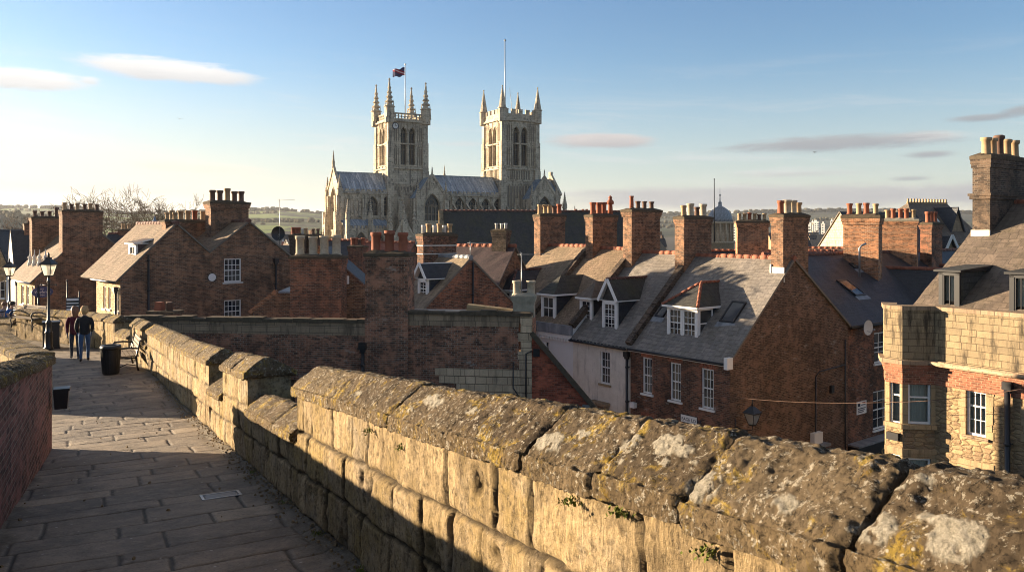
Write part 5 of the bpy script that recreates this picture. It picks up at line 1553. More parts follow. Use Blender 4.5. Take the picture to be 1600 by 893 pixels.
p8 = [(0, -3.0), (3.5, -.9), (7, -3.0)]; P8.walls(p8, ['brick_brown']); P8.roof(p8, 'tile_plum', ridge='ridge_dark')
# ------------------------------------------------------------------ roofs and stacks behind the terrace
def back_house(name, label, px, Y, rot, L, D, eave, ridge, wall, roofm, ridgem='ridge_dark'):
    T = Bld(name, label, 'house', W(px, 400, Y).x, Y, R(rot), L, D)
    p = [(0, eave), (D/2, ridge), (D, eave)]
    T.walls(p, [wall]); T.roof(p, roofm, ridge=ridgem); return T
def stack_at(T, x0px, x1px, Y, ytop, ybot, depth, mat, pots, rot_local=None, **k):
    """chimney given by its photograph columns at distance Y, broad face across local x"""
    xa, ya = T.loc2(x0px, Y); xb, yb = T.loc2(x1px, Y)
    zt = -(ytop-H)/F*Y; zb = -(ybot-H)/F*Y-1.5
    w = math.hypot(xb-xa, yb-ya)
    return chimney(T, (xa+xb)/2, (ya+yb)/2+depth/2, zb, zt, w, depth, mat, pots, **k)
T = back_house('brick_house', 'house with red ridge and sooty orange stack of four buff pots beyond the terrace', 1120, 56, -8, 9, 8, -5, -1.6, 'brick_dark', 'slate_dark', 'ridge')
stack_at(T, 1153, 1200, 57, 344, 396, 1.0, 'brick_orange', ['buff', 'buff', 'red', 'buff', 'dark', 'buff'], ps=1.0, crown=.5, capw=.12)
T = back_house('brick_house', 'house with lit orange stack and white-topped soil pipe behind the dark slate roof', 1270, 52, 32, 11, 8, -5, -1.7, 'brick_brown', 'tile_brown', 'ridge')
# the two broad stacks turn their wide side to the sun
def lit_stack(label, hl, px0, px1, px2, Y, ytop, ybot, mat, pots, cap='cap', **k):
    """broad face px0..px1 turned to the sunset, narrow shaded face px1..px2"""
    TT = Bld('brick_house', hl, 'house', W(px0, 400, Y).x, Y, R(-20), 4.0, 5.5)
    p = [(0, -4.5), (2.75, -1.75), (5.5, -4.5)]
    xw = (px1-px0)/F*Y/math.cos(R(20))*1.02
    TT.walls(p, ['brick_brown']); TT.roof(p, 'slate_dark', ridge='ridge_dark')
    zt = -(ytop-H)/F*Y; chimney(TT, xw/2, .6, -(ybot-H)/F*Y-3, zt, xw, (px2-px1)/F*Y*1.1+.2, mat, pots, label=label, capm=cap, **k)
    return TT
LS = Bld('brick_house', 'house carrying the sunlit orange stack with mixed buff and red pots', 'house', W(1316, 400, 46).x, 46, R(-38), 5, 6)
pls = [(0, -5), (3, -2.3), (6, -5)]; LS.walls(pls, ['brick_brown']); LS.roof(pls, 'slate_dark')
chimney(LS, .98, .5, -5, -(347-H)/F*46+.45, 1.9, .85, 'brick_orange', ['red', ('buff', 1.1), 'red', 'buff'], 1.15, crown=.6, capw=.12, label='sunlit stack of mixed pots')
LS2 = Bld('brick_house', 'house carrying the sunlit orange stack with a row of slim pots', 'house', W(1378, 400, 50).x, 50, R(-32), 5, 6)
LS2.walls(pls, ['brick_brown']); LS2.roof(pls, 'slate_dark')
chimney(LS2, .98, .5, -5, -(349-H)/F*50+.3, 1.95, .8, 'brick_orange', ['buff', 'red', 'red', 'red', 'buff'], 1.1, capm='cap_pale', crown=.4, capw=.12, label='sunlit stack of slim pots')
LS3 = Bld('brick_house', 'house with narrow lit stack carrying three orange pots near the tall dark stack', 'house', W(1459, 400, 50).x, 50, R(40), 4, 6)
LS3.walls(pls, ['brick_brown']); LS3.roof(pls, 'slate_dark')
chimney(LS3, .85, .5, -5, -(352-H)/F*50+.2, 1.6, .7, 'brick_red', ['red', 'red', 'red'], 1.2, label='stack with three orange pots', capw=.1)
T = back_house('brick_house', 'low house with warm clay ridge between the far stacks', 1262, 62, -20, 6, 7, -4, -1.5, 'brick_brown', 'tile_brown', 'ridge')
T = back_house('slate_roofed_house', 'plain dark slate roof rising behind the paired orange stacks', 1366, 72, 12, 8, 10, -3, 1.75, 'stone_pale', 'slate_dark', None)
T = back_house('slate_roofed_house', 'second dark slate roof with pale lights further back', 1420, 86, 12, 5, 10, -3, 1.9, 'stone_pale', 'slate_dark', None)
# terrace backs between stacks, at the middle distance
T = back_house('brick_house', 'house with tall stack of red pots seen over the slate hall', 896, 90, 5, 6, 8, -3, .8, 'brick_brown', 'tile_brown', 'ridge')
stack_at(T, 897, 921, 92, 334, 345, .8, 'brick_red', ['red', 'dark', 'red', 'red'], crown=.3)
T = back_house('brick_house', 'house with small dark stack in front of the minster west end', 452, 62, -5, 5, 8, -3.2, -.9, 'brick_brown', 'slate_dark', 'ridge')
stack_at(T, 452, 478, 63, 366, 385, .8, 'brick_soot', ['red', 'red', 'red', 'white', 'buff'], crown=.5)
stack_at(T, 482, 498, 63, 366, 385, .8, 'brick_soot', ['dark', 'dark'], crown=.5)
T = back_house('brick_house', 'house with red clay roof and narrow stack below the minster', 525, 58, -12, 4.5, 8, -3.4, -1.0, 'brick_red', 'tile_red', 'ridge')
stack_at(T, 543, 567, 56, 384, 430, .9, 'brick_red', ['red', 'red', 'dark', 'red'], crown=.35)

# gothic school with cresting
GB = Bld('gothic_building', 'stone gothic building with brown hipped roof, ridge cresting and white dormers', 'building', W(1436, 400, 78).x, 78, R(22), 9, 9)
gp = [(0, -1.3), (4.5, 2.9), (9, -1.3)]
GB.walls([(0, -1.4), (9, -1.4)], ['ash_trim']) if False else None
mb = MB()
for f, l in (('front', 9), ('left', 9), ('right', 9), ('back', 9)): wall_face(mb, GB.fn(f), [(0, -1.3), (l, -1.3)], ZG, [])
GB.put(mb, 'wall', 'ash_trim')
mb = MB(); a, b, c, d, e, f = (-.2, -.2, -1.3), (9.2, -.2, -1.3), (9.2, 9.2, -1.3), (-.2, 9.2, -1.3), (3.6, 4.5, 2.9), (9.2, 4.5, 2.9)
mb.slab([a, b, f, e], .05, 0); mb.slab([c, d, e, f], .05, 0); mb.face([d, a, e], 0)
gr = GB.put(mb, 'roof', 'slate_brown')
mb = MB(); [mb.lathe(3.6+.42*k, 4.5, [(.14, 2.85), (.14, 3.0), (.08, 3.1), (.12, 3.28), (.02, 3.35)], 6) for k in range(14)]; mb.box(3.5, 4.4, 2.8, 9.2, 4.6, 2.98); GB.put(mb, 'cresting', 'pot_buff', gr)
mb = MB(); mb.face([(5.6, 1.2, -.4), (7.6, 1.2, -.4), (6.6, 1.2, 2.2)]); mb.slab([(5.4, 1.0, -.5), (5.4, 4.4, -.5), (6.6, 4.4, 2.4), (6.6, 1.0, 2.4)], .1, 1); mb.slab([(7.8, 1.0, -.5), (7.8, 4.4, -.5), (6.6, 4.4, 2.4), (6.6, 1.0, 2.4)], .1, 1); GB.put(mb, 'cross_gable', ['ash_grey', 'slate_dark'])
for x_, y_ in ((1.1, .6), (3.4, 1.4)): dormer(GB, x_, x_+.8, y_, -.9+(y_-.6)*.8, .0+(y_-.6)*.8, .5, 1.6, 'gable', 'slate_brown', 'offwhite', 1, 2, jamb=.12)
mb = MB(); mb.face([(-.3, -2.4, -3.2), (2.6, -2.4, -3.2), (1.15, -2.4, -.7)]); mb.box(-.3, -2.4, ZG, 2.6, .0, -3.2); GB.put(mb, 'porch_wall', 'ash_gold')
mb = MB(); mb.slab([(-.6, -2.7, -3.4), (-.6, .2, -3.4), (1.15, .2, -.5), (1.15, -2.7, -.5)], .1, 0); mb.slab([(2.9, -2.7, -3.4), (2.9, .2, -3.4), (1.15, .2, -.5), (1.15, -2.7, -.5)], .1, 0)
mb.beam((-.6, -2.75, -3.35), (1.15, -2.75, -.45), .1, .25, 1); mb.beam((2.9, -2.75, -3.35), (1.15, -2.75, -.45), .1, .25, 1); GB.put(mb, 'porch_roof', ['slate_dark', 'offwhite'])

# domed building far off
dm = W(1125, 350, 200)
DO = Bld('domed_building', 'round columned drum with blue lead dome and finial far across town', 'building', dm.x, 200, 0, 6, 6)
mb = MB(); mb.lathe(0, 0, [(3.4, ZG), (3.4, -3.2), (3.7, -3.1), (3.7, -2.7), (2.9, -2.6), (2.9, 1.6), (3.4, 1.7), (3.4, 2.2)], 20)
for k in range(14): w = 2*math.pi*k/14; mb.tube([(3.15*math.cos(w), 3.15*math.sin(w), -2.7), (3.15*math.cos(w), 3.15*math.sin(w), 1.7)], .22, 6)
DO.put(mb, 'drum', 'stone_pale')
mb = MB(); mb.lathe(0, 0, [(3.1, 2.2), (3.05, 3.0), (2.7, 4.1), (2.0, 5.1), (1.1, 5.8), (.5, 6.1), (.4, 6.8), (.5, 7.0), (.15, 7.3), (.1, 8.6), (.3, 8.8), (.06, 9.1), (.04, 10.5)], 18); DO.put(mb, 'dome', 'lead')
fp = empty('flagpole', W(1116, 345, 190)-Vector((0, 0, 3.5)), 0, 'bare dark flagpole beside the lead dome', 'flagpole')
mb = MB(); mb.tube([(0, 0, -1.5), (0, 0, 13.4)], [.16, .09], 8); mb.ball((0, 0, 13.4), .16); mb.build('pole', 'iron', fp)

# ------------------------------------------------------------------ THE MINSTER
CR = R(29)
CA = Bld('cathedral', 'great limestone gothic cathedral with two square pinnacled towers and lead roofs', 'cathedral', -26.0, 200.0, CR, 46, 10)
def cfn(v): return CA.fn(((0, -v), (1, -v)))          # plane facing the town at distance v in front of the nave axis plane
def arch_pts(a0, w, zs, n=8, k=1.0):
    """pointed arch from the left springing over the apex to the right one"""
    r = w*k; out = []
    # two arcs with centres on the springing line
    half = w/2; cl = a0+r if k >= .5 else a0+half
    amax = math.acos((r-half)/r)
    for i in range(n+1): t = amax*i/n; out.append((a0+r-r*math.cos(t), zs+r*math.sin(t)))
    L_ = out[:]
    for x, z in reversed(L_[:-1]): out.append((2*a0+w-x, z))
    return out
def gothic(T, mbw, fn, a0, z0, w, h, lights=3, depth=.5, louv=False, parent=None, hood=True, wallmat=0, fr='cath_shade', trac=True, name='window', glassm='cath_glass'):
    """pointed window: spandrels go into the wall mesh mbw; returns the opening rectangle for wall_face"""
    k = 1.0; rise = w*math.sqrt(k-.25); zs = z0+h-rise
    pts = arch_pts(a0, w, zs)
    m = len(pts)//2
    L_ = [fn(x, 0, z) for x, z in pts[:m+1]]; Rr = [fn(x, 0, z) for x, z in pts[m:]]
    mbw.face(L_+[fn(a0, 0, z0+h)], wallmat); mbw.face(Rr+[fn(a0+w, 0, z0+h)], wallmat)
    for (x0, za), (x1, zb_) in zip(pts[:-1], pts[1:]): mbw.face([fn(x0, 0, za), fn(x1, 0, zb_), fn(x1, -depth, zb_), fn(x0, -depth, za)], wallmat)
    mb = MB(); e = max(.10, w*.05)
    lw = w/lights
    for i in range(1, lights):
        x = a0+lw*i
        zt = float(np.interp(x, [p[0] for p in pts], [p[1] for p in pts]))
        mb.fbox(fn, x-e/2, x+e/2, -depth+.02, -depth+.25, z0, min(zs+rise*.25, zt) if trac else zt)
    if trac:
        for i in range(lights):
            q = arch_pts(a0+lw*i, lw, zs-lw*.2, 4)
            mb.tube([fn(x, -depth+.12, z) for x, z in q], e*.55, 5)
        rr = w*.17; cz = zs+rise*.42
        for cx, cz_, r_ in ((a0+w/2, cz, rr), (a0+w*.27, zs+rise*.15, rr*.6), (a0+w*.73, zs+rise*.15, rr*.6)):
            mb.tube([fn(cx+r_*math.cos(t*math.pi/6), -depth+.12, cz_+r_*math.sin(t*math.pi/6)) for t in range(13)], e*.5, 5)
    mb.fbox(fn, a0, a0+e, -depth, -depth+.3, z0, zs); mb.fbox(fn, a0+w-e, a0+w, -depth, -depth+.3, z0, zs)
    if trac: mb.fbox(fn, a0, a0+w, -depth+.02, -depth+.2, z0+(zs-z0)*.48, z0+(zs-z0)*.48+e)
    if louv:
        z = z0+.15
        while z < z0+h-.3:
            xs_ = [p[0] for p in pts if p[1] >= z]; 
            x0_, x1_ = (min(xs_), max(xs_)) if z > zs else (a0, a0+w)
            mb.hexa([fn(x0_, -depth+.05, z), fn(x1_, -depth+.05, z), fn(x1_, -depth-.4, z+.3), fn(x0_, -depth-.4, z+.3), fn(x0_, -depth+.05, z+.08), fn(x1_, -depth+.05, z+.08), fn(x1_, -depth-.4, z+.38), fn(x0_, -depth-.4, z+.38)], 1); z += .55
    if hood:
        q = [(a0-.12, zs-.5)]+[(a0+w/2+(x-a0-w/2)*(1+.24/w), zs+(z-zs)*(1+.24/w)) for x, z in pts]+[(a0+w+.12, zs-.5)]
        mb.tube([fn(x, .06, z) for x, z in q], .13, 5, 2)
        mb.fbox(fn, a0-.2, a0+w+.2, -.1, .18, z0-.3, z0-.02, 2)
    mb.face([fn(x, -depth-.02, z) for x, z in pts]+[fn(a0+w, -depth-.02, z0), fn(a0, -depth-.02, z0)], 3)
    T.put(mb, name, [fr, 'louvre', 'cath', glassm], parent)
    return (a0, z0, w, h)
def pinnacle(T, x, y, z0, h, r, parent=None, crockets=True, n=8, shaft=.35, name='pinnacle'):
    mb = MB(); zs = z0+h*shaft
    mb.lathe(x, y, [(r, z0), (r, zs-.1*r), (r*1.18, zs), (r*1.18, zs+.15*r), (r*.95, zs+.2*r)], n, 0, False, math.pi/n)
    if crockets:
        for k in range(4):
            w = math.pi/2*k+CR*0; mb.frustum(x+r*.95*math.cos(w+.785), y+r*.95*math.sin(w+.785), z0+h*.12, zs+h*.16, r*.22, r*.22, r*.02, r*.02)
        steps = 6; prof = []
        for i in range(steps):
            t = i/steps; rr = r*.95*(1-t)+.06; z = zs+(z0+h-zs)*t
            prof += [(rr, z), (rr*1.12, z+(z0+h-zs)/steps*.12), (rr*.62, z+(z0+h-zs)/steps*.55), (rr*.58, z+(z0+h-zs)/steps*.9)]
        prof += [(.05, z0+h*.985), (r*.28, z0+h*.99), (.05, z0+h*1.03)]
        mb.lathe(x, y, prof, n, 0, False)
    else:
        mb.lathe(x, y, [(r*.98, zs+.1), (.10, z0+h*.96), (.22, z0+h*.97), (.22, z0+h*.985), (.06, z0+h)], n, 0, False)
    return T.put(mb, name, 'cath', parent)
def tower(xc, yc, w, zb, zbel, zcor, ztop, wins, label, battl, crock, pin, pinr):
    hw = w/2
    x0, x1, y0, y1 = xc-hw, xc+hw, yc-hw, yc+hw
    faces = {'s': CA.fn(((x0, y0), (x1, y0))), 'w': CA.fn(((x0, y1), (x0, y0))), 'e': CA.fn(((x1, y0), (x1, y1))), 'n': CA.fn(((x1, y1), (x0, y1)))}
    mb = MB(); par_ = empty('tower', (0, 0, 0)); par_.parent = CA.root; par_['label'] = label
    spare = MB()
    for f, fn in faces.items():
        ops = []
        if f in 'sw':
            ww = w*.17; 
            for c in (-.115, .115):
                ops.append(gothic(CA, mb, fn, hw+w*c-ww/2, zbel+.8, ww, (zcor-zbel)*.80, 2, .9, True, par_, name='belfry_window'))
        wall_face(mb, fn, [(0, zcor), (w, zcor)], zb, ops, 0, .9)
        if f in 'sw':
            for c in (-.5+.02, .5-.02):   # clasping corner buttresses
                xx = hw+w*c
                mb.fbox(fn, xx-.85, xx+.85, -.1, .62, zb, zbel-.6); mb.fbox(fn, xx-.75, xx+.75, -.1, .5, zbel-.6, zbel+(zcor-zbel)*.55); mb.fbox(fn, xx-.62, xx+.62, -.1, .36, zbel+(zcor-zbel)*.55, zcor)
            for z, o in ((zbel-.3, .5), (zbel+(zcor-zbel)*.5, .16), (zcor-.25, .55)):
                mb.fbox(fn, -.6, w+.6, -.1, o, z, z+.35)
            for (u0, u1, n_, za_, zb2) in ((.10, .29, 3, zbel+.6, zbel+(zcor-zbel)*.46), (.71, .90, 3, zbel+.6, zbel+(zcor-zbel)*.46), (.10, .29, 3, zbel+(zcor-zbel)*.55, zcor-1.0), (.71, .90, 3, zbel+(zcor-zbel)*.55, zcor-1.0), (.12, .88, 9, zb+8, zbel-4.2)):
                for q in range(n_+1): mb.fbox(fn, w*(u0+(u1-u0)*q/n_)-.08, w*(u0+(u1-u0)*q/n_)+.08, -.05, .16, za_, zb2)
                for q in range(n_): spare.fbox(fn, w*(u0+(u1-u0)*(q+.5)/n_)-.24, w*(u0+(u1-u0)*(q+.5)/n_)+.24, -.05, .02, za_+.3, zb2-.5)
                mb.fbox(fn, w*u0-.1, w*u1+.1, -.05, .22, zb2, zb2+.22); mb.fbox(fn, w*u0-.1, w*u1+.1, -.05, .22, za_-.2, za_)
            # slim panel shafts and blind tracery
            for c in (-.29, -.235, -.0, .235, .29): mb.fbox(fn, hw+w*c-.10, hw+w*c+.10, -.05, .20, zbel, zcor-.2)
            if battl:
                for k in range(9):
                    a = hw-w*.27+w*.54*k/8; mb.fbox(fn, a-.11, a+.11, -.05, .2, zbel-3.1, zbel-.3)
                mb.fbox(fn, .6, w-.6, -.05, .25, zbel-3.4, zbel-3.1)
                for k in range(8): a = hw-w*.27+w*.54*(k+.5)/8; spare.fbox(fn, a-.22, a+.22, -.02, .03, zbel-2.9, zbel-.6)
            else:
                for k in range(7): a = hw-w*.27+w*.54*k/6; mb.fbox(fn, a-.1, a+.1, -.05, .12, zcor-1.9, zcor-.3)
    mb.box(x0+.1, y0+.1, zcor-.3, x1-.1, y1-.1, zcor+.2)
    CA.put(mb, 'shaft', 'cath', par_)
    if spare.f: CA.put(spare, 'arcade_shade', 'cath_shade', par_)  # flat dark panels between the ribs, painted as the shade of recesses
    mb = MB()
    for f, fn in faces.items():
        mb.fbox(fn, 0, w, -.35, .25, zcor, zcor+.5)
        if battl:
            n = 5
            mb.fbox(fn, 0, w, -.35, .1, zcor+.5, ztop-.9)
            for k in range(n): a = w*(k+.28)/n; mb.fbox(fn, a, a+w/n*.55, -.35, .1, ztop-.9, ztop+.15); mb.fbox(fn, a-.05, a+w/n*.55+.05, -.4, .16, ztop+.15, ztop+.32)
        else:
            n = 12
            for k in range(n+1): mb.fbox(fn, w*k/n-.12, w*k/n+.12, -.3, .0, zcor+.5, ztop-.3)
            mb.fbox(fn, 0, w, -.35, .08, ztop-.35, ztop); mb.fbox(fn, 0, w, -.3, .0, zcor+1.05, zcor+1.2)
    CA.put(mb, 'parapet', 'cath', par_)
    for (px_, py_) in ((x0, y0), (x1, y0), (x0, y1), (x1, y1)):
        pinnacle(CA, px_, py_, zcor-.6, pin+random.uniform(-.4, .4), pinr, par_, crock, 8, .36)
    return par_
wL, wR = 9.7, 10.9
TL = tower(0, 5, wL, -6, 15.6, 27.3, 29.3, None, 'tower with four crocketed pinnacles, a clock and a flag', False, True, 10.8, 1.2)
TR = tower(32, 5, wR, -6, 16.6, 29.6, 32.2, None, 'tower with battlements and plain spirelets', True, False, 10.0, 1.1)
# clock
mb = MB(); fs = CA.fn(((-wL/2, 5-wL/2), (wL/2, 5-wL/2)))
oval(mb, fs, 1.45, 25.9, .85, .85, 0, .4, 0, 20); oval(mb, fs, 1.45, 25.9, .68, .68, .4, .44, 1, 20)
mb.fbox(fs, 1.40, 1.5, .45, .5, 25.9, 26.45, 2); mb.fbox(fs, 1.45, 1.85, .45, .5, 25.85, 25.95, 2)
CA.put(mb, 'clock', ['navy', 'offwhite', 'iron'], TL)
# nave body ------------------------------------------------
body = MB()
zE, zRd, zCl = 9.2, 14.3, 3.2
segs = [(-17.5, -wL/2-.2), (wL/2+.2, 32-wR/2-.2), (32+wR/2+.2, 45)]
ny0 = -.1      # plane of the clerestory wall (towards the eye)
fnv = cfn(.1)
tr1, tr2 = (-.1+3.7-3.8, 3.7+3.8), (36.2-3.6, 36.2+3.6)
opsN = []
for a0 in (-9.2, -5.8+.0): opsN.append(gothic(CA, body, fnv, a0-1.4, zCl+.4, 2.8, 4.7, 3, .8))
for a0 in (10.4, 14.2, 18.0, 21.8, 25.4): opsN.append(gothic(CA, body, fnv, a0-1.4, zCl+.3, 2.8, 4.9, 3, .8))
wall_face(body, fnv, [(-17.5, zE), (45, zE)], ZG, opsN, 0, .5)
# blind arcading at the west bay
for k in range(5): body.fbox(fnv, -16.3+1.1*k, -16.05+1.1*k, -.05, .18, zCl+.4, 7.2)
for k in range(4): body.tube([fnv(x, .08, z) for x, z in arch_pts(-16.18+1.1*k, 1.1, 6.9, 4)], .12, 5)
for z, o in ((zE-.35, .35), (zCl-.1, .25), (zCl+.15, .1)): body.fbox(fnv, -17.6, 45, -.1, o, z, z+.3)
for k in range(46):
    a = -17.4+k*1.36
    if a < 44: body.fbox(fnv, a, a+.8, -.35, .1, zE, zE+.85)
body.fbox(fnv, -17.5, 45, -.35, .12, zE-.05, zE+.4)
wall_face(body, cfn(-10.1), [(-17.5, zE), (45, zE)], ZG, [])
# west gable with the great window
fw = CA.fn(((-17.5, 10.1), (-17.5, -.1)))
og = gothic(CA, body, fw, 5.1-1.9, .2, 3.8, 10.2, 3, .7)
wall_face(body, fw, [(0, zE), (5.1, zRd+.9), (10.2, zE)], ZG, [og], 0, .7)
for s_ in (0, 1):
    body.beam(CA.fn(((-17.5, 10.1), (-17.5, -.1)))(0 if s_ == 0 else 10.2, -.1, zE+.4), fw(5.1, -.1, zRd+1.3), .6, .5)
for a in (.2, 2.2, 8.0, 10.0): body.fbox(fw, a-.55, a+.55, -.1, 1.3 if a in (.2, 10.0) else .8, ZG, 4.5); body.fbox(fw, a-.45, a+.45, -.1, .7, 4.5, 8.5)
fe = CA.fn(((45, -.1), (45, 10.1)))
wall_face(body, fe, [(0, zE), (5.1, zRd+.9), (10.2, zE)], ZG, [])
for s_ in (0, 1): body.beam(fe(0 if s_ == 0 else 10.2, .1, zE+.6), fe(5.1, .1, zRd+1.3), .7, .8)
body.fbox(fe, 4.6, 5.6, -.4, .4, zRd+1.2, zRd+2.2)
CA.put(body, 'nave_wall', 'cath')
mb = MB()
for a, b in segs:
    mb.slab([(a, -.25, zE+.1), (b, -.25, zE+.1), (b, 5, zRd), (a, 5, zRd)], .1, 0, jit=.03); mb.slab([(a, 10.2, zE+.1), (b, 10.2, zE+.1), (b, 5, zRd), (a, 5, zRd)], .1, 0)
    mb.tube([(a, 5, zRd+.03), (b, 5, zRd+.03)], .16, 6)
CA.put(mb, 'nave_roof', 'lead_roof')
pinnacle(CA, -17.5, 5, zRd+.9, 4.2, .35); 
for yy in (-.1, 10.1): pinnacle(CA, -17.5, yy, zE-1, 5.0, .6)
pinnacle(CA, 12.2, 5.0, zRd-1, 3.6, .28)
# aisle, buttresses and flyers
mb = MB(); ais = cfn(5.0)
opsA2 = []
for a0 in (-13.8, -9.4, 14.2, 18.0, 21.8, 25.6): opsA2.append(gothic(CA, mb, ais, a0-1.2, -4.6, 2.4, 4.2, 3, .5))
wall_face(mb, ais, [(-17.5, .6), (-6.0, .6)], ZG, [o for o in opsA2 if o[0] < -6], 0, .5)
wall_face(mb, ais, [(8.2, .6), (31, .6)], ZG, [o for o in opsA2 if o[0] > 6], 0, .5)
wall_face(mb, CA.fn(((-17.5, -.1), (-17.5, -5.0))), [(0, 2.6), (4.9, .6)], ZG, [])
wall_face(mb, CA.fn(((31, -5.0), (31, -.1))), [(0, .6), (4.9, 2.6)], ZG, [])
wall_face(mb, CA.fn(((-6, -5.0), (-6, -.1))), [(0, .6), (4.9, 2.6)], ZG, []); wall_face(mb, CA.fn(((8.2, -.1), (8.2, -5.0))), [(0, 2.6), (4.9, .6)], ZG, [])
for a in np.arange(-17.3, -5.9, .9): mb.fbox(ais, a, a+.55, -.3, .1, .6, 1.15)
for a in np.arange(8.4, 30.8, .9): mb.fbox(ais, a, a+.55, -.3, .1, .6, 1.15)
CA.put(mb, 'aisle_wall', 'cath')
mb = MB(); mb.slab([(-17.5, -4.8, .65), (-6, -4.8, .65), (-6, 0, 2.8), (-17.5, 0, 2.8)], .1); mb.slab([(8.2, -4.8, .65), (31, -4.8, .65), (31, 0, 2.8), (8.2, 0, 2.8)], .1); CA.put(mb, 'aisle_roof', 'lead_roof')
pins = []
for a in (-17.2, -11.6, -6.9, -4.2, 9.2, 12.2, 16.1, 19.9, 23.6, 27.6, 31.2):
    mb = MB(); mb.box(a-.55, -6.6, ZG, a+.55, -4.9, -1.0); mb.box(a-.45, -6.1, -1.0, a+.45, -4.9, 2.6); mb.box(a-.4, -.6, 2.5, a+.4, 0, zE-.6)
    pins.append((a, -5.5))
    n = 6 if a > 9 else 0
    for k in range(n):
        t0, t1 = k/n, (k+1)/n
        f_ = lambda t: Vector((a, -5.2+5.2*t, 1.8+5.2*t**.75))
        mb.beam(f_(t0), f_(t1), .45, .55)
    CA.put(mb, 'flying_buttress', 'cath')
for (a, y) in pins: pinnacle(CA, a, y, 2.4, 4.8, .5)
# transepts
def transept(c, hw_, v, zap, zev, label, ww, lower=True, roof_len=6):
    par_ = empty('transept', (0, 0, 0)); par_.parent = CA.root; par_['label'] = label
    mb = MB(); f = CA.fn(((c-hw_, -v), (c+hw_, -v))); w = 2*hw_
    ops = [gothic(CA, mb, f, hw_-ww/2, 2.4, ww, 6.6, 4, .6, parent=par_)]
    if lower: ops.append(gothic(CA, mb, f, hw_-ww/2+.1, -6.4, ww-.2, 7.2, 4, .6, parent=par_))
    wall_face(mb, f, [(0, zev), (hw_, zap), (w, zev)], ZG, ops, 0, .6)
    wall_face(mb, CA.fn(((c-hw_, 0), (c-hw_, -v))), [(0, zev), (v, zev)], ZG, []); wall_face(mb, CA.fn(((c+hw_, -v), (c+hw_, 0))), [(0, zev), (v, zev)], ZG, [])
    for s_ in (0, 1): mb.beam(f(0 if s_ == 0 else w, -.1, zev+.5), f(hw_, -.1, zap+.4), .6, .6)
    for a in (0, w): mb.fbox(f, a-.7, a+.7, -.6, .9, ZG, 1.5); mb.fbox(f, a-.6, a+.6, -.6, .6, 1.5, zev-.6)
    mb.fbox(f, 0, w, -.1, .25, 1.35, 1.65)
    for k in (-1, 0, 1): mb.fbox(f, hw_+k*.6-.13, hw_+k*.6+.13, -.02, .12, zap-3.0+.4*(k == 0), zap-1.3)
    CA.put(mb, 'gable_wall', 'cath', par_)
    mb = MB(); mb.slab([(c-hw_, -v+.2, zev), (c-hw_, roof_len, zev), (c, roof_len, zap-.1), (c, -v+.2, zap-.1)], .1, jit=.03); mb.slab([(c+hw_, -v+.2, zev), (c+hw_, roof_len, zev), (c, roof_len, zap-.1), (c, -v+.2, zap-.1)], .1); CA.put(mb, 'roof', 'lead_roof', par_)
    for a in (c-hw_, c+hw_): pinnacle(CA, a, -v+.1, zev-1.0, 5.0, .6, par_)
    pinnacle(CA, c, -v+.1, zap+.1, 2.2, .25, par_, False)
    return par_
transept(4.0, 3.7, 6, 13.3, 8.0, 'gabled transept beside the clock tower', 4.0)
transept(36.3, 3.8, 6, 13.8, 8.4, 'gabled transept beside the battlemented tower', 4.2)
# gabled porch and little turrets at the foot of the clock tower
mb = MB(); f = cfn(8.5); a0 = -4.3
og = gothic(CA, mb, f, a0-1.5, -9, 3.0, 7.6, 2, .8)
wall_face(mb, f, [(a0-2.7, -2.2), (a0, 2.6), (a0+2.7, -2.2)], ZG, [og], 0, .8)
for s_ in (-1, 1): mb.beam(f(a0+s_*2.7, -.1, -2.0), f(a0, -.1, 2.9), .5, .5)
mb.box(a0-2.7, -8.4, ZG, a0+2.7, -5.2, -2.4)
CA.put(mb, 'porch', 'cath')
for a, v, z, h_ in ((-7.3, 7.2, -1.5, 8), (-1.4, 7.6, -1.5, 9), (-4.3, 8.4, 2.6, 3.0), (-2.8, 3.4, 3.5, 7), (-18.6, 2, 1.5, 5.5), (-19.5, -4, 1.5, 5), (45.2, 2, 5.5, 5), (46.2, 5.5, 1.5, 5), (47.5, 4, -.5, 4)):
    mb = MB(); mb.box(a-.6, -v-.6, ZG, a+.6, -v+.6, z); CA.put(mb, 'buttress', 'cath'); pinnacle(CA, a, -v, z, h_, .58)
# low outer chapels at the west
mb = MB(); mb.box(-25, 2, ZG, -20.5, 8, -4.5); CA.put(mb, 'west_chapel', 'cath')
for a, y in ((-24.6, 2.3), (-22.8, 2.1), (-20.8, 2.3)): pinnacle(CA, a, y, -4.6, 5.2, .5)
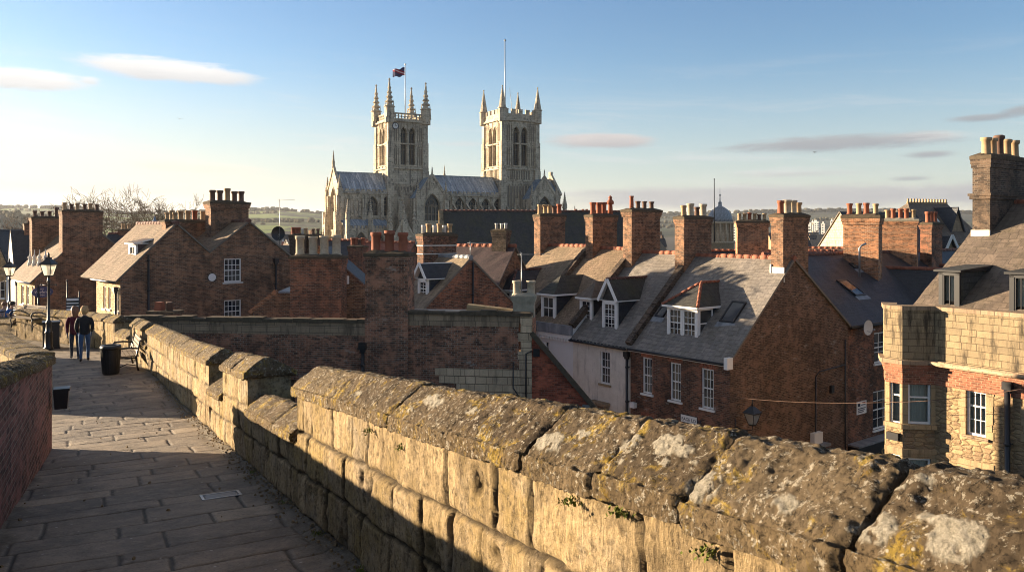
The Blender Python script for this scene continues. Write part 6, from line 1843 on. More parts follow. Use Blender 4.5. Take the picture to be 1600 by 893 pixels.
# flag and poles
def cworld(x, y, z): w = CA.o2+CA.ux*x+CA.uy*y; return Vector((w.x, w.y, z))
p = cworld(.9, 4.2, 27.6)
fl = empty('flag', p, 0, 'dark red and blue flag flying from the white pole on the clock tower', 'flag')
mb = MB(); mb.tube([(0, 0, 0), (0, 0, 14.6)], [.13, .09], 8); mb.ball((0, 0, 14.7), .25); mb.build('pole', 'white', fl)
mb = MB(); rows = []
for j in range(9):
    rows.append([(-.15-3.1*i/14, -.25*math.sin(i*.75+j*.1)*(.3+i/14), 14.0-2.1*j/8*(1-.1*i/14)-.42*math.sin(i/14*2.2)-.1*i/14+.12*math.sin(i*.8)) for i in range(15)])
mb.surf(rows, 0, True)
def flag_mat():
    m = M('flag cloth', .8, .2)
    sep = node(m.nt, 'ShaderNodeSeparateXYZ', {0: m.obj()})
    d = m.math('ADD', m.math('MULTIPLY', sep.outputs[0], .38), m.math('SUBTRACT', sep.outputs[2], 12.3))
    dd = m.math('ABSOLUTE', d)
    col = m.ramp(dd, [(.08, (.55, .42, .45)), (.18, (.26, .02, .035)), (.42, (.26, .02, .035)), (.55, (.03, .03, .09))])
    m.color(col); return m.mat
MAT['flag_cloth'] = flag_mat()
mb.build('cloth', 'flag_cloth', fl)
p = cworld(30.3, 5.0, 30)
fp = empty('flagpole', p, 0, 'tall bare flagpole on the battlemented tower', 'flagpole')
mb = MB(); mb.tube([(0, 0, 0), (0, 0, 22.0)], [.2, .11], 8); mb.ball((0, 0, 22), .3); mb.build('pole', 'metal', fp)
p = cworld(33.4, 6, 31)
fp = empty('aerial_mast', p, 0, 'thin leaning aerial mast between the spirelets of the battlemented tower', 'aerial')
mb = MB(); mb.tube([(0, 0, 0), (-1.0, 0, 8.5)], [.08, .04], 6); [mb.tube([(-.12*k-.4, 0, 1.1*k+2), (-.12*k+.4, 0, 1.1*k+2)], .03, 5) for k in range(1, 6)]; mb.build('mast', 'metal', fp)
# ================================================================== THINGS ON THE WALK
def on_walk(px, Y): X = (px-800)/F*Y; return Vector((X, Y, path_z(X, Y)-.008))
def tangent_at(Y): t = RL.tan(RL.sY(Y)); return math.atan2(t[1], t[0])
MAT['wood'] = plain('weathered teak slats', (.22, .17, .12), .8, .2, 0, .35, 8)
# lamp post
def lamp_post(px, Y, label, group='street lamps on the wall walk', hh=3.5):
    r = empty('street_lamp', on_walk(px, Y), 0, label, 'street lamp', group)
    k = hh/3.5
    mb = MB(); mb.lathe(0, 0, [(.16, 0), (.16, .10), (.13, .14), (.12, .62), (.14, .66), (.10, .72), (.085, .95), (.10, 1.0), (.10, 1.05), (.055, 1.12), (.045, 2.5*k), (.07, 2.54*k), (.04, 2.6*k), (.04, 2.72*k)], 12)
    mb.tube([(-.28, 0, 2.42*k), (.28, 0, 2.42*k)], .016, 6); mb.ball((-.28, 0, 2.42*k), .03); mb.ball((.28, 0, 2.42*k), .03)
    mb.build('column', 'black', r)
    z = 2.72*k
    mb = MB(); mb.frustum(0, 0, z, z+.05, .10, .10, .12, .12)
    for sx in (-1, 1):
        for sy in (-1, 1): mb.tube([(sx*.115, sy*.115, z+.04), (sx*.20, sy*.20, z+.45)], .016, 5)
    mb.frustum(0, 0, z+.44, z+.48, .23, .23, .23, .23); mb.frustum(0, 0, z+.48, z+.66, .225, .225, .07, .07); mb.frustum(0, 0, z+.66, z+.71, .08, .08, .08, .08); mb.lathe(0, 0, [(.05, z+.71), (.03, z+.78), (.045, z+.81), (.01, z+.9)], 8)
    ln = mb.build('lantern', 'black', r)
    mb = MB()
    c0 = [(-.105, -.105), (.105, -.105), (.105, .105), (-.105, .105)]; c1 = [(a*1.86, b*1.86) for a, b in c0]
    for i in range(4): j = (i+1) % 4; mb.face([(*c0[i], z+.05), (*c0[j], z+.05), (*c1[j], z+.44), (*c1[i], z+.44)])
    mb.build('lamp_glass', 'glass_lamp', ln)
    mb = MB(); mb.lathe(0, 0, [(.03, z+.1), (.05, z+.16), (.05, z+.26), (.02, z+.3)], 8); mb.build('bulb', 'offwhite', ln)
    return r
def lampglass():
    m = M('frosted lamp glass', .3, .5)
    tr = node(m.nt, 'ShaderNodeBsdfTransparent', {'Color': (.85, .84, .8)}); tl = node(m.nt, 'ShaderNodeBsdfTranslucent', {'Color': (.8, .78, .72)}); gl = node(m.nt, 'ShaderNodeBsdfGlossy', {'Roughness': .1})
    a = node(m.nt, 'ShaderNodeMixShader', {0: .45, 1: tr.outputs[0], 2: tl.outputs[0]}); b = node(m.nt, 'ShaderNodeMixShader', {0: .08, 1: a.outputs[0], 2: gl.outputs[0]})
    m.nt.links.new(b.outputs[0], m.nt.nodes['Material Output'].inputs[0]); return m.mat
MAT['glass_lamp'] = lampglass()
lamp_post(76, 29.6, 'tall black lamp post with tapered lantern beside a dark litter bin')
lamp_post(15, 40, 'distant black lamp post in front of the white gabled house', hh=3.0)
# bins
def litter_bin(loc, w, h, label, rot=0, ribbed=True):
    r = empty('litter_bin', loc, rot, label, 'litter bin', 'litter bins on the wall walk')
    mb = MB(); mb.lathe(0, 0, [(w*.40, 0), (w*.41, .04), (w*.5, h*.86), (w*.5, h*.88)], 24, 0)
    for k in range(24):
        a = 2*math.pi*k/24; mb.beam((w*.405*math.cos(a), w*.405*math.sin(a), .05), (w*.505*math.cos(a), w*.505*math.sin(a), h*.85), .025, .02)
    mb.build('drum', 'black', r)
    mb = MB(); mb.lathe(0, 0, [(w*.53, h*.86), (w*.54, h*.94), (w*.50, h), (w*.36, h), (w*.34, h*.9)], 24); mb.build('rim', 'iron', r)
    return r
litter_bin(on_walk(173, 21.9), .50, .80, 'round black ribbed litter bin standing against the bench end')
b2 = empty('litter_bin', on_walk(80, 30.3), R(-60), 'square dark slatted litter bin at the foot of the tall lamp post', 'litter bin', 'litter bins on the wall walk')
mb = MB(); mb.box(-.3, -.3, 0, .3, .3, .06); mb.box(-.26, -.26, .06, .26, .26, .95); [mb.box(-.28+.08*k, -.275, .08, -.24+.08*k, .275, .92) for k in range(8)]; mb.box(-.3, -.3, .95, .3, .3, 1.02); mb.build('casing', 'black', b2)
# benches
def bench(loc, rot, label):
    r = empty('park_bench', loc, rot, label, 'bench', 'benches on the wall walk')
    Lb = 1.55
    for sx in (-Lb/2, Lb/2):
        mb = MB()
        mb.tube([(sx, -.26, 0), (sx, -.24, .12), (sx, -.28, .30), (sx, -.27, .42)], [.03, .025, .025, .03], 8)
        mb.tube([(sx, .26, 0), (sx, .22, .15), (sx, .20, .40), (sx, .30, .88)], [.03, .025, .028, .02], 8)
        mb.tube([(sx, -.27, .40), (sx, .22, .38)], .024, 8)
        mb.tube([(sx, -.27, .42), (sx, -.32, .56), (sx, -.24, .66), (sx, .0, .67), (sx, .25, .64)], [.024, .026, .028, .026, .024], 8)
        mb.tube([(sx, -.24, .14), (sx, -.05, .22), (sx, .21, .16)], .016, 6)
        mb.build('bench_end', 'iron', r)
    mb = MB(); [mb.box(-Lb/2+.02, -.28+.115*k, .415, Lb/2-.02, -.28+.115*k+.095, .445) for k in range(5)]; mb.build('seat', 'wood', r)
    mb = MB()
    for k in range(4):
        y, z = .215+.028*k, .52+.1*k; mb.hexa([(-Lb/2+.02, y, z), (Lb/2-.02, y, z), (Lb/2-.02, y+.025, z), (-Lb/2+.02, y+.025, z), (-Lb/2+.02, y+.022, z+.075), (Lb/2-.02, y+.022, z+.075), (Lb/2-.02, y+.047, z+.075), (-Lb/2+.02, y+.047, z+.075)])
    mb.build('backrest', 'wood', r)
    return r
x_, y_ = RL.at(RL.sY(23.4), .42)
bench(Vector((float(x_), float(y_), float(zp(y_)))), tangent_at(23.4)+math.pi, 'wooden bench with black iron arms beside the round litter bin')
x_, y_ = RL.at(RL.sY(33.6), .5)
bench(W(44, 512, 32.6)*1.0, tangent_at(32.8)+math.pi, 'pale slatted bench by the curved coping, further along the walk')
bench(W(26, 512, 34.0)*1.0, tangent_at(33.5)+math.pi, 'dark iron armed bench where the man in blue sits')
# metal box on the end of the brick wall
s_ = LL.len-.25; x_, y_ = LL.at(s_, -.12)
wb = empty('wall_box', (float(x_)+.05, float(y_)-.05, float(zp(y_))+.52), math.atan2(*reversed(LL.tan(s_))), 'small black metal box fixed near the end of the brick parapet', 'box')
mb = MB(); mb.frustum(0, 0, 0, .27, .09, .08, .11, .10); mb.build('casing', 'black', wb)
mb = MB(); mb.frustum(.01, -.01, .26, .295, .12, .105, .12, .105); mb.build('lid', 'iron', wb)
# drain grating in the paving
g0 = None
for Y in np.linspace(5, 9, 400):
    zz = -(773-H)/F*Y
    if g0 is None or abs(zz-path_z((345-800)/F*Y, Y)) < g0[0]: g0 = (abs(zz-path_z((345-800)/F*Y, Y)), Y)
p = on_walk(345, g0[1]); p.z += .001
dr = empty('drain_cover', p, tangent_at(g0[1])-math.pi/2, 'small rectangular metal drain cover set in the flagstones', 'drain cover')
mb = MB(); mb.box(-.19, -.13, -.01, .19, .13, .004, 0)
mb.box(-.19, -.13, .004, .19, -.105, .013, 1); mb.box(-.19, .105, .004, .19, .13, .013, 1); mb.box(-.19, -.105, .004, -.165, .105, .013, 1); mb.box(.165, -.105, .004, .19, .105, .013, 1)
for k in range(7): mb.box(-.15, -.095+.028*k, .003, .15, -.083+.028*k, .010, 1)
mb.build('grating', ['iron', 'metal'], dr); dr.rotation_euler[0] = -.11
# notice board on posts beyond the parapet
nb = empty('notice_board', W(112, 500, 36), R(20), 'black and white notice panel on two thin posts behind the walking couple', 'sign')
mb = MB(); mb.tube([(-.18, 0, -.6), (-.18, 0, 1.75)], .025, 8); mb.tube([(.30, 0, -.6), (.30, 0, 1.3)], .025, 8); mb.ball((-.18, 0, 1.78), .05); mb.build('post', 'iron', nb)
mb = MB(); mb.box(-.22, -.02, .30, .30, .02, 1.02, 0); mb.box(-.20, -.03, .32, .28, -.02, .54, 1); mb.box(-.20, -.03, .60, .28, -.02, .66, 1); mb.box(-.20, -.03, .74, .28, -.02, .79, 1); mb.box(-.20, -.03, .88, .28, -.02, .98, 1); mb.build('panel', ['black', 'white'], nb)
# chips of stone, leaves, and moss tufts along the wall foot
MAT['moss'] = plain('moss', (.12, .14, .03), .95, .1, 0, .5, 30)
MAT['dry_leaf'] = plain('dry leaves and grit', (.20, .15, .09), .9, .1, 0, .6, 20)
rnd = random.Random(44)
mb = MB()
for i in range(900):
    Y = rnd.uniform(2.5, 20); s = RL.sY(Y); w = float(walk_width(s))
    t = abs(rnd.gauss(0, .09)) if rnd.random() < .8 else w-abs(rnd.gauss(0, .08))
    if rnd.random() < .07: t = rnd.uniform(.2, w-.2)
    x, y = RL.at(s, t); z = float(zp(RL.at(s, 0)[1]))+.005+max(0, .03-.1*t)
    r_ = rnd.uniform(.006, .02); a = rnd.uniform(0, 6)
    mb.hexa([(x+r_*math.cos(a+k*1.57)*rnd.uniform(.6, 1.2), y+r_*math.sin(a+k*1.57)*rnd.uniform(.6, 1.2), z-.005) for k in range(4)]+[(x+r_*.6*math.cos(a+k*1.57), y+r_*.6*math.sin(a+k*1.57), z+r_*rnd.uniform(.3, .9)) for k in range(4)])
o = mb.build('leaf_litter_debris', 'dry_leaf'); tag(o, 'grit and dry leaf scraps gathered along the foot of the walls', 'debris', kind='stuff')
mb = MB()
def tuft(c, n, r_, h_):
    for i in range(n):
        a = rnd.uniform(0, 6.28); q = c+Vector((rnd.gauss(0, r_), rnd.gauss(0, r_), rnd.gauss(0, r_*.4))); d = Vector((math.cos(a), math.sin(a), rnd.uniform(.5, 2))).normalized()*h_*rnd.uniform(.5, 1.2)
        sd = Vector((-math.sin(a), math.cos(a), 0))*.003
        mb.face([q-sd, q+sd, q+d*.6+sd*1.3, q+d]); mb.face([q-sd, q+d, q+d*.6-sd*1.3])
for Y, t, h_ in ((4.05, .02, .02), (3.9, .02, .02), (2.75, .02, 1.02), (3.02, .02, 1.0), (5.3, .02, .98), (4.7, .02, .96), (2.35, .02, 1.0), (6.4, .05, .03), (9.2, .05, .02), (7.6, .05, .02), (5.4, .05, .03)):
    x, y = RL.at(RL.sY(Y), t); tuft(Vector((float(x), float(y), float(zp(RL.at(RL.sY(Y), 0)[1]))+h_)), 70, .022, .018)
o = mb.build('moss_grass', 'moss'); tag(o, 'small green moss and grass tufts in the parapet joints', 'moss', kind='stuff')

# ================================================================== PEOPLE
def skin_obj(name, nodes, edges, mat, parent, root=0, sub=2):
    me = bpy.data.meshes.new(name)
    me.from_pydata([n[0] for n in nodes], edges, [])
    o = bpy.data.objects.new(name, me); COL.objects.link(o); o.parent = parent
    mod = o.modifiers.new('skin', 'SKIN'); mod.use_smooth_shade = True; mod.branch_smoothing = .4
    sv = me.skin_vertices[0].data if me.skin_vertices else None
    if sv is None:
        bm = bmesh.new(); bm.from_mesh(me); bm.verts.layers.skin.verify(); bm.to_mesh(me); bm.free(); sv = me.skin_vertices[0].data
    for i, n in enumerate(nodes):
        r = n[1]; sv[i].radius = r if hasattr(r, '__len__') else (r, r); sv[i].use_root = (i == root)
    s2 = o.modifiers.new('sub', 'SUBSURF'); s2.levels = sub; s2.render_levels = sub
    me.materials.append(MAT[mat] if isinstance(mat, str) else mat)
    return o
def bodymat(name, shoe, leg, top, skinc=(.52, .33, .24), waist=.92, neck=1.42):
    m = M(name, .85, .2)
    sep = node(m.nt, 'ShaderNodeSeparateXYZ', {0: m.obj()})
    z = m.math('DIVIDE', sep.outputs[2], 2.0)
    n = node(m.nt, 'ShaderNodeValToRGB', {'Fac': z}); n.color_ramp.interpolation = 'CONSTANT'
    el = n.color_ramp.elements
    while len(el) < 4: el.new(.5)
    for e, (p, c) in zip(el, ((0, shoe), (.05, leg), (waist/2, top), (neck/2, skinc))): e.position = p; e.color = (*c, 1)
    f = m.noise(m.obj(), 14, 5, .7)
    m.color(m.mix(m.ramp(f, [(.35, .35), (.6, 0)]), n.outputs[0], (.03, .03, .035)))
    m.bump(m.noise(m.obj(), 9, 4, .6), .03)
    return m.mat
MAT['hair_blond'] = plain('curly fair hair', (.42, .27, .13), .8, .3, 0, .5, 25)
MAT['hair_brown'] = plain('long brown hair', (.16, .075, .04), .6, .4, 0, .5, 22)
MAT['hair_dark'] = plain('short dark hair', (.03, .022, .018), .6, .4)
MAT['skin'] = plain('skin', (.52, .33, .24), .6, .4, 0, .08)
MAT['coat_red'] = plain('burgundy coat', (.085, .014, .024), .85, .2, 0, .3, 10)
MAT['coat_black'] = plain('black jacket', (.013, .013, .016), .75, .25, 0, .4, 10)
MAT['tee_blue'] = plain('blue shirt', (.025, .10, .30), .85, .2, 0, .3, 10)
MAT['jumper_grey'] = plain('grey jumper', (.25, .25, .27), .85, .2, 0, .3, 10)
def hand(nodes, edges, wrist, pos, d, side, sc_=1.0):
    """palm and five curled fingers as short chains rooted in the palm"""
    d = Vector(d).normalized(); sx = Vector(side).normalized(); fw = d.cross(sx)
    i0 = len(nodes); palm = Vector(pos)+d*.045*sc_
    nodes.append((tuple(palm), (.032*sc_, .020*sc_))); edges.append((wrist, i0))
    for k, (o, l) in enumerate(((-.028, .07), (-.009, .078), (.010, .073), (.028, .058))):
        a = palm+d*.03*sc_+sx*o*sc_; b = a+d*l*.5*sc_+fw*.008; c = b+d*l*.42*sc_+fw*.03
        n = len(nodes); nodes += [(tuple(a), .009*sc_), (tuple(b), .0085*sc_), (tuple(c), .007*sc_)]
        edges += [(i0, n), (n, n+1), (n+1, n+2)]
    n = len(nodes); a = palm-sx*.034*sc_-d*.01; b = a-sx*.018+d*.03+fw*.012; c = b+d*.025+fw*.012
    nodes += [(tuple(a), .011*sc_), (tuple(b), .010*sc_), (tuple(c), .008*sc_)]; edges += [(i0, n), (n, n+1), (n+1, n+2)]
def walker(loc, rot, label, legs, bodym, coat, hairm, hair, hgt=1.0, arms='pocket', coat_len=.80):
    """standing or striding figure, facing local +y"""
    r = empty('person', loc, rot, label, 'person'); r.scale = (hgt,)*3
    st, kneeb = legs
    N = [((0, 0, .95), (.15, .11)), ((0, 0, 1.12), (.135, .10)), ((0, .01, 1.32), (.165, .11)), ((0, 0, 1.42), (.075, .07)), ((0, .005, 1.49), (.052, .055)), ((0, .02, 1.56), (.078, .09)), ((0, .02, 1.66), (.082, .098)), ((0, .01, 1.73), (.05, .06))]
    E = [(0, 1), (1, 2), (2, 3), (3, 4), (4, 5), (5, 6), (6, 7)]
    n = len(N); N.append(((0, .125, 1.595), .014)); E.append((5, n))       # nose
    for s_ in (-1, 1): n = len(N); N.append(((s_*.092, .0, 1.60), .018)); E.append((5, n))
    for s_, dy in ((-1, st), (1, -st)):
        n = len(N)
        N += [((s_*.095, 0, .86), (.095, .10)), ((s_*.10, dy*.5+kneeb*(dy < 0)*.0+.03, .49), (.062, .066)), ((s_*.10, dy*.9-.01, .11), (.040, .044)), ((s_*.105, dy*.9-.05, .055), (.04, .045)), ((s_*.11, dy*.9+.06, .04), (.042, .032)), ((s_*.115, dy*.9+.15, .032), (.036, .024))]
        E += [(0, n), (n, n+1), (n+1, n+2), (n+2, n+3), (n+3, n+4), (n+4, n+5)]
    hands = []
    for s_ in (-1, 1):
        n = len(N)
        if arms == 'pocket': el, wr = (s_*.228, -.05, 1.09), (s_*.195, .10, .90)
        else: el, wr = (s_*.225, -.05*s_, 1.08), (s_*.22, .10*s_+.03, .83)
        N += [((s_*.17, 0, 1.36), .060), ((s_*.205, -.02, 1.24), .052), (el, .044), (wr, .030)]
        E += [(2, n), (n, n+1), (n+1, n+2), (n+2, n+3)]
        d = Vector(wr)-Vector(el); hand(N, E, n+3, wr, d, (0, -s_*1.0, 0) if arms != 'pocket' else (0, 0, 1))
    skin_obj('body', N, E, bodym, r)
    # coat over torso and arms
    N = [((0, 0, coat_len), (.185, .135)), ((0, 0, .96), (.175, .130)), ((0, -.005, 1.14), (.165, .125)), ((0, 0, 1.32), (.19, .125)), ((0, -.01, 1.43), (.10, .085)), ((0, -.01, 1.47), (.08, .078))]
    E = [(0, 1), (1, 2), (2, 3), (3, 4), (4, 5)]
    for s_ in (-1, 1):
        n = len(N)
        if arms == 'pocket': el, wr = (s_*.230, -.05, 1.09), (s_*.200, .08, .93)
        else: el, wr = (s_*.228, -.05*s_, 1.08), (s_*.222, .09*s_+.02, .87)
        N += [((s_*.18, 0, 1.36), .076), ((s_*.215, -.02, 1.22), .070), (el, .062), (wr, .050)]
        E += [(3, n), (n, n+1), (n+1, n+2), (n+2, n+3)]
    skin_obj('coat', N, E, coat, r)
    mb = MB(); rn = random.Random(int(loc[0]*100))
    P = []
    nlat, nlon = 22, 34
    rows = []
    for i in range(nlat+1):
        t = math.pi*i/nlat*.93; row = []
        for j in range(nlon+1):
            w = 2*math.pi*j/nlon
            x, y, z = math.sin(t)*math.sin(w), math.sin(t)*math.cos(w), math.cos(t)
            face_cut = y > .35 and z < .35
            k = 1+(.13*(float(vnoise(x*4+3, y*4, z*4, 9))-.5)+.10*(float(vnoise(x*11+3, y*11, z*7, 19))-.5))*2*hair[2]
            rx, ry, rz = .108*hair[0], .118*hair[0], .118
            low = max(0, -z)*hair[1]
            if face_cut: k *= .72
            row.append((x*rx*k, .005+y*ry*k-(.02 if z < 0 else 0), 1.655+z*rz*k-low*(0 if y > .3 else 1)))
        rows.append(row)
    mb.surf(rows, 0, True); mb.build('hair', hairm, r)
    mb = MB()
    for s_ in (-1, 1): mb.ball((s_*.032, .098, 1.632), .010, 0, 6)
    mb.build('eyes', 'iron', r)
    return r
bm1 = bodymat('dark jeans figure', (.25, .22, .2), (.05, .06, .085), (.06, .01, .02)); bm2 = bodymat('blue jeans figure', (.05, .04, .035), (.055, .11, .22), (.02, .02, .02))
hd = math.atan2(.889, -.457)-math.pi/2
walker(on_walk(117, 26.4), hd, 'person in burgundy coat with long brown hair walking beside the one in black', (.14, 0), bm1, 'coat_red', 'hair_brown', (1.08, .22, .5), .99, 'swing', .78)
walker(on_walk(132, 25.6), hd, 'person in black jacket and blue jeans with curly fair hair', (-.12, 0), bm2, 'coat_black', 'hair_blond', (1.06, .05, 1.5), 1.0, 'pocket', .82)
def sitter(loc, rot, label, coat, hairm, name='person'):
    r = empty(name, loc, rot, label, 'person')
    N = [((0, 0, .50), (.16, .13)), ((0, .02, .70), (.145, .105)), ((0, .10, .92), (.175, .115)), ((0, .15, 1.01), (.075, .07)), ((0, .18, 1.07), (.052, .055)), ((0, .22, 1.14), (.078, .09)), ((0, .22, 1.24), (.082, .098)), ((0, .20, 1.30), (.05, .06)), ((0, .33, 1.16), .014)]
    E = [(0, 1), (1, 2), (2, 3), (3, 4), (4, 5), (5, 6), (6, 7), (5, 8)]
    for s_ in (-1, 1):
        n = len(N)
        N += [((s_*.10, .06, .50), .095), ((s_*.12, .44, .49), .066), ((s_*.12, .42, .11), .042), ((s_*.12, .40, .05), .042), ((s_*.125, .55, .035), (.04, .028))]
        E += [(0, n), (n, n+1), (n+1, n+2), (n+2, n+3), (n+3, n+4)]
        n = len(N); wr = (s_*.16, .40, .66)
        N += [((s_*.185, .10, .95), .062), ((s_*.25, .10, .82), .052), ((s_*.25, .18, .66), .044), (wr, .030)]
        E += [(2, n), (n, n+1), (n+1, n+2), (n+2, n+3)]
        hand(N, E, n+3, wr, (-s_*.2, 1, -.3), (s_, 0, 0))
    skin_obj('body', N, E, bodymat('seated figure '+label[:20], (.05, .04, .035), (.05, .055, .07), (.52, .33, .24), waist=.60, neck=.61), r)
    N = [((0, 0, .52), (.175, .14)), ((0, .02, .70), (.165, .125)), ((0, .10, .91), (.195, .13)), ((0, .145, 1.0), (.09, .08))]
    E = [(0, 1), (1, 2), (2, 3)]
    for s_ in (-1, 1):
        n = len(N); N += [((s_*.19, .10, .95), .075), ((s_*.255, .10, .82), .066)]; E += [(2, n), (n, n+1)]
    skin_obj('shirt', N, E, coat, r)
    mb = MB(); mb.ball((0, .205, 1.245), .112, 0, 12, (1, 1.05, .95)); mb.build('hair', hairm, r)
    return r
sitter(W(11, 519, 34.3), tangent_at(33.5)+math.pi*.5+R(40), 'person in blue shirt sitting hunched at the far bend of the walk', 'tee_blue', 'hair_dark')
sitter(W(-1, 519, 35.0), tangent_at(33.5)+math.pi*.5+R(40), 'person in grey jumper sitting behind the one in blue', 'jumper_grey', 'hair_brown')

# ================================================================== FITTINGS ON THE HOUSES
def dish(label, w, facing, r_=.32, mat='offwhite', group='satellite dishes'):
    o = empty('satellite_dish', w, facing, label, 'satellite dish', group)
    mb = MB(); rows = []
    for i in range(6):
        rr = r_*i/5+.001; row = []
        for j in range(19): a = 2*math.pi*j/18; row.append((rr*math.cos(a), -.10+.5*(rr*rr), rr*1.08*math.sin(a)+.05))
        rows.append([(x, -y-.1 if False else -(.0+.10-.55*rr*rr)*0-(.55*rr*rr), z) for x, y, z in row])
    mb.surf(rows, 0, True); mb.surf([[(x, y+.012, z) for x, y, z in row] for row in rows], 0, True); mb.build('reflector', mat, o)
    mb = MB(); mb.tube([(0, .02, -.05), (0, .18, -.05), (0, .30, -.05)], .02, 6); mb.tube([(0, .02, -.1), (0, -.22, -.18), (0, -.36, -.02)], .012, 6); mb.box(-.03, -.41, -.05, .03, -.33, .03); mb.build('arm', 'metal', o)
    return o
dish('white satellite dish on the shaded slate roofed house near the stone parapet', W(1355, 513, 38.6), R(30), .34)
dish('brown backed satellite dish beside the gable end stack', W(1268, 357, 38.0), R(70), .36, 'pot_stone')
dish('black satellite dish beside the twin gables', W(434, 366, 50), R(30), .42, 'iron')
dish('small pale satellite dish on the parapet below the lead lantern', W(229, 363, 56), R(-30), .42)
def aerial(label, base, top, arm, n=5, tilt=0):
    o = empty('tv_aerial', base, 0, label, 'aerial', 'television aerials')
    h = top
    mb = MB(); mb.tube([(0, 0, 0), (0, 0, h)], .022, 6); mb.build('mast', 'metal', o)
    mb = MB(); d = Vector((math.cos(arm), math.sin(arm), tilt)); p = Vector((0, 0, h-.06)); mb.tube([p-d*.15, p+d*1.05], .012, 5)
    for k in range(n): q = p+d*(k/n*1.1-.05); s_ = Vector((-d.y, d.x, 0))*(.20-.02*k); mb.tube([q-s_, q+s_], .008, 5); mb.tube([q-Vector((0, 0, .1)), q+Vector((0, 0, .1))], .006, 5) if k == 0 else None
    mb.build('antenna', 'metal', o)
aerial('tall white pole aerial rising before the green hills', W(437, 385, 50), 2.95, R(-15))
aerial('thin pole aerial on the corner of the long brick building', W(815, 480, 28.6), 1.95, R(10), 4)
aerial('aerial on the mossy roof beside the brick gable', W(735, 404, 40), .85, R(5), 4)
aerial('aerial on the slate terrace ridge between two stacks', W(984, 384, 45), 1.2, R(-20), 5)
pm = empty('soil_pipe', W(1343, 418, 43), 0, 'pale soil pipe with bent top standing on the dark slate roof', 'pipe')
mb = MB(); mb.tube([(0, 0, -.5), (0, 0, 1.05), (.12, 0, 1.2), (.35, 0, 1.3)], .055, 8); mb.build('pipe', 'metal', pm)
# wall lantern on the corner of the terrace
a_, z_ = A.hit('right', 1172, 665)
wl = empty('wall_lantern', (0, 0, 0), 0, 'old glazed wall lantern on an iron bracket at the brick house corner', 'lantern')
lw = A.o2+A.ux*(5.66+.85)+A.uy*.35
wl.location = (lw.x, lw.y, -(664-H)/F*lw.y); wl.rotation_euler = (0, 0, DR)
mb = MB(); mb.frustum(0, 0, 0, .05, .1, .1, .12, .12)
for sx in (-1, 1):
    for sy in (-1, 1): mb.tube([(sx*.115, sy*.115, .04), (sx*.24, sy*.24, .5)], .015, 5)
mb.frustum(0, 0, .49, .53, .28, .28, .28, .28); mb.frustum(0, 0, .53, .78, .27, .27, .06, .06); mb.lathe(0, 0, [(.05, .78), (.02, .95), (.01, 1.1)], 8)
mb.tube([(0, 0, 0), (0, 0, -.18), (-.4, 0, -.28), (-.84, 0, -.2)], .022, 6); mb.tube([(-.84, 0, -.5), (-.84, 0, .1)], .03, 6); mb.tube([(-.2, 0, -.25), (-.5, 0, -.45), (-.84, 0, -.48)], .014, 6)
mb.build('lantern_frame', 'iron', wl)
mb = MB(); c0 = [(-.105, -.105), (.105, -.105), (.105, .105), (-.105, .105)]; c1 = [(a*2.2, b*2.2) for a, b in c0]
for i in range(4): j = (i+1) % 4; mb.face([(*c0[i], .05), (*c0[j], .05), (*c1[j], .49), (*c1[i], .49)])
mb.build('lamp_glass', 'glass_lamp', wl)
# white cabinet and notice on the shaded gable
def fixed(T, face, name, label, cat, px0, py0, px1, py1, d, mat):
    a0, zt = T.hit(face, px0, py0); a1, _ = T.hit(face, px1, py0); _, zb = T.hit(face, px0, py1)
    mb = MB(); fn = T.fn(face); mb.fbox(fn, a0, a1, .002, d, zb, zt); o = mb.build(name, mat); place_on(T, o, label, cat); return o, a0, a1, zb, zt, fn
fixed(A, 'right', 'utility_box', 'white utility box low on the dark gable above the shop front', 'utility box', 1266, 676, 1279, 693, .22, 'white')
o, a0, a1, zb, zt, fn = fixed(S_, 'front', 'notice_sign', 'small white notice with dark print beside the shaded sash window', 'sign', 1338, 628, 1353, 648, .03, 'white')
mb = MB(); hh_ = zt-zb; ww_ = a1-a0
for k, (u0, u1, v) in enumerate(((.1, .35, .62), (.45, .9, .68), (.1, .9, .42), (.12, .8, .28), (.12, .7, .14))): mb.fbox(fn, a0+ww_*u0, a0+ww_*u1, .03, .034, zb+hh_*v, zb+hh_*(v+.07 if k else v+.25))
mb.fbox(fn, a0+ww_*.5, a0+ww_*.9, .03, .034, zb+hh_*.85, zb+hh_*.92, 1)
pr = mb.build('print', ['navy', 'sign_red'], o, 0)
for v in pr.data.vertices: v.co.z -= S_.zg
fixed(A, 'front', 'security_light', 'small white security light on the brick front near the downpipe', 'light', 988, 627, 995, 635, .2, 'white')
# cables strung across the lane
def cable(label, pts, r_):
    mb = MB(); mb.tube(pts, r_*.6, 5); o = mb.build('overhead_cable', 'pot_dark'); tag(o, label, 'cable', 'overhead cables')
def sag(p, q, s_, n=16): return [Vector(p).lerp(Vector(q), i/n)-Vector((0, 0, s_*4*(i/n)*(1-i/n))) for i in range(n+1)]
cable('pale cable strung from the terrace to the bay of the stone house', sag(W(1060, 607, 34.6), W(1385, 628, 26.4), .22), .014)
cable('cable looping along the rubble front of the stone house', sag(W(1385, 628, 26.2), W(1640, 599, 22.2), .12), .014)

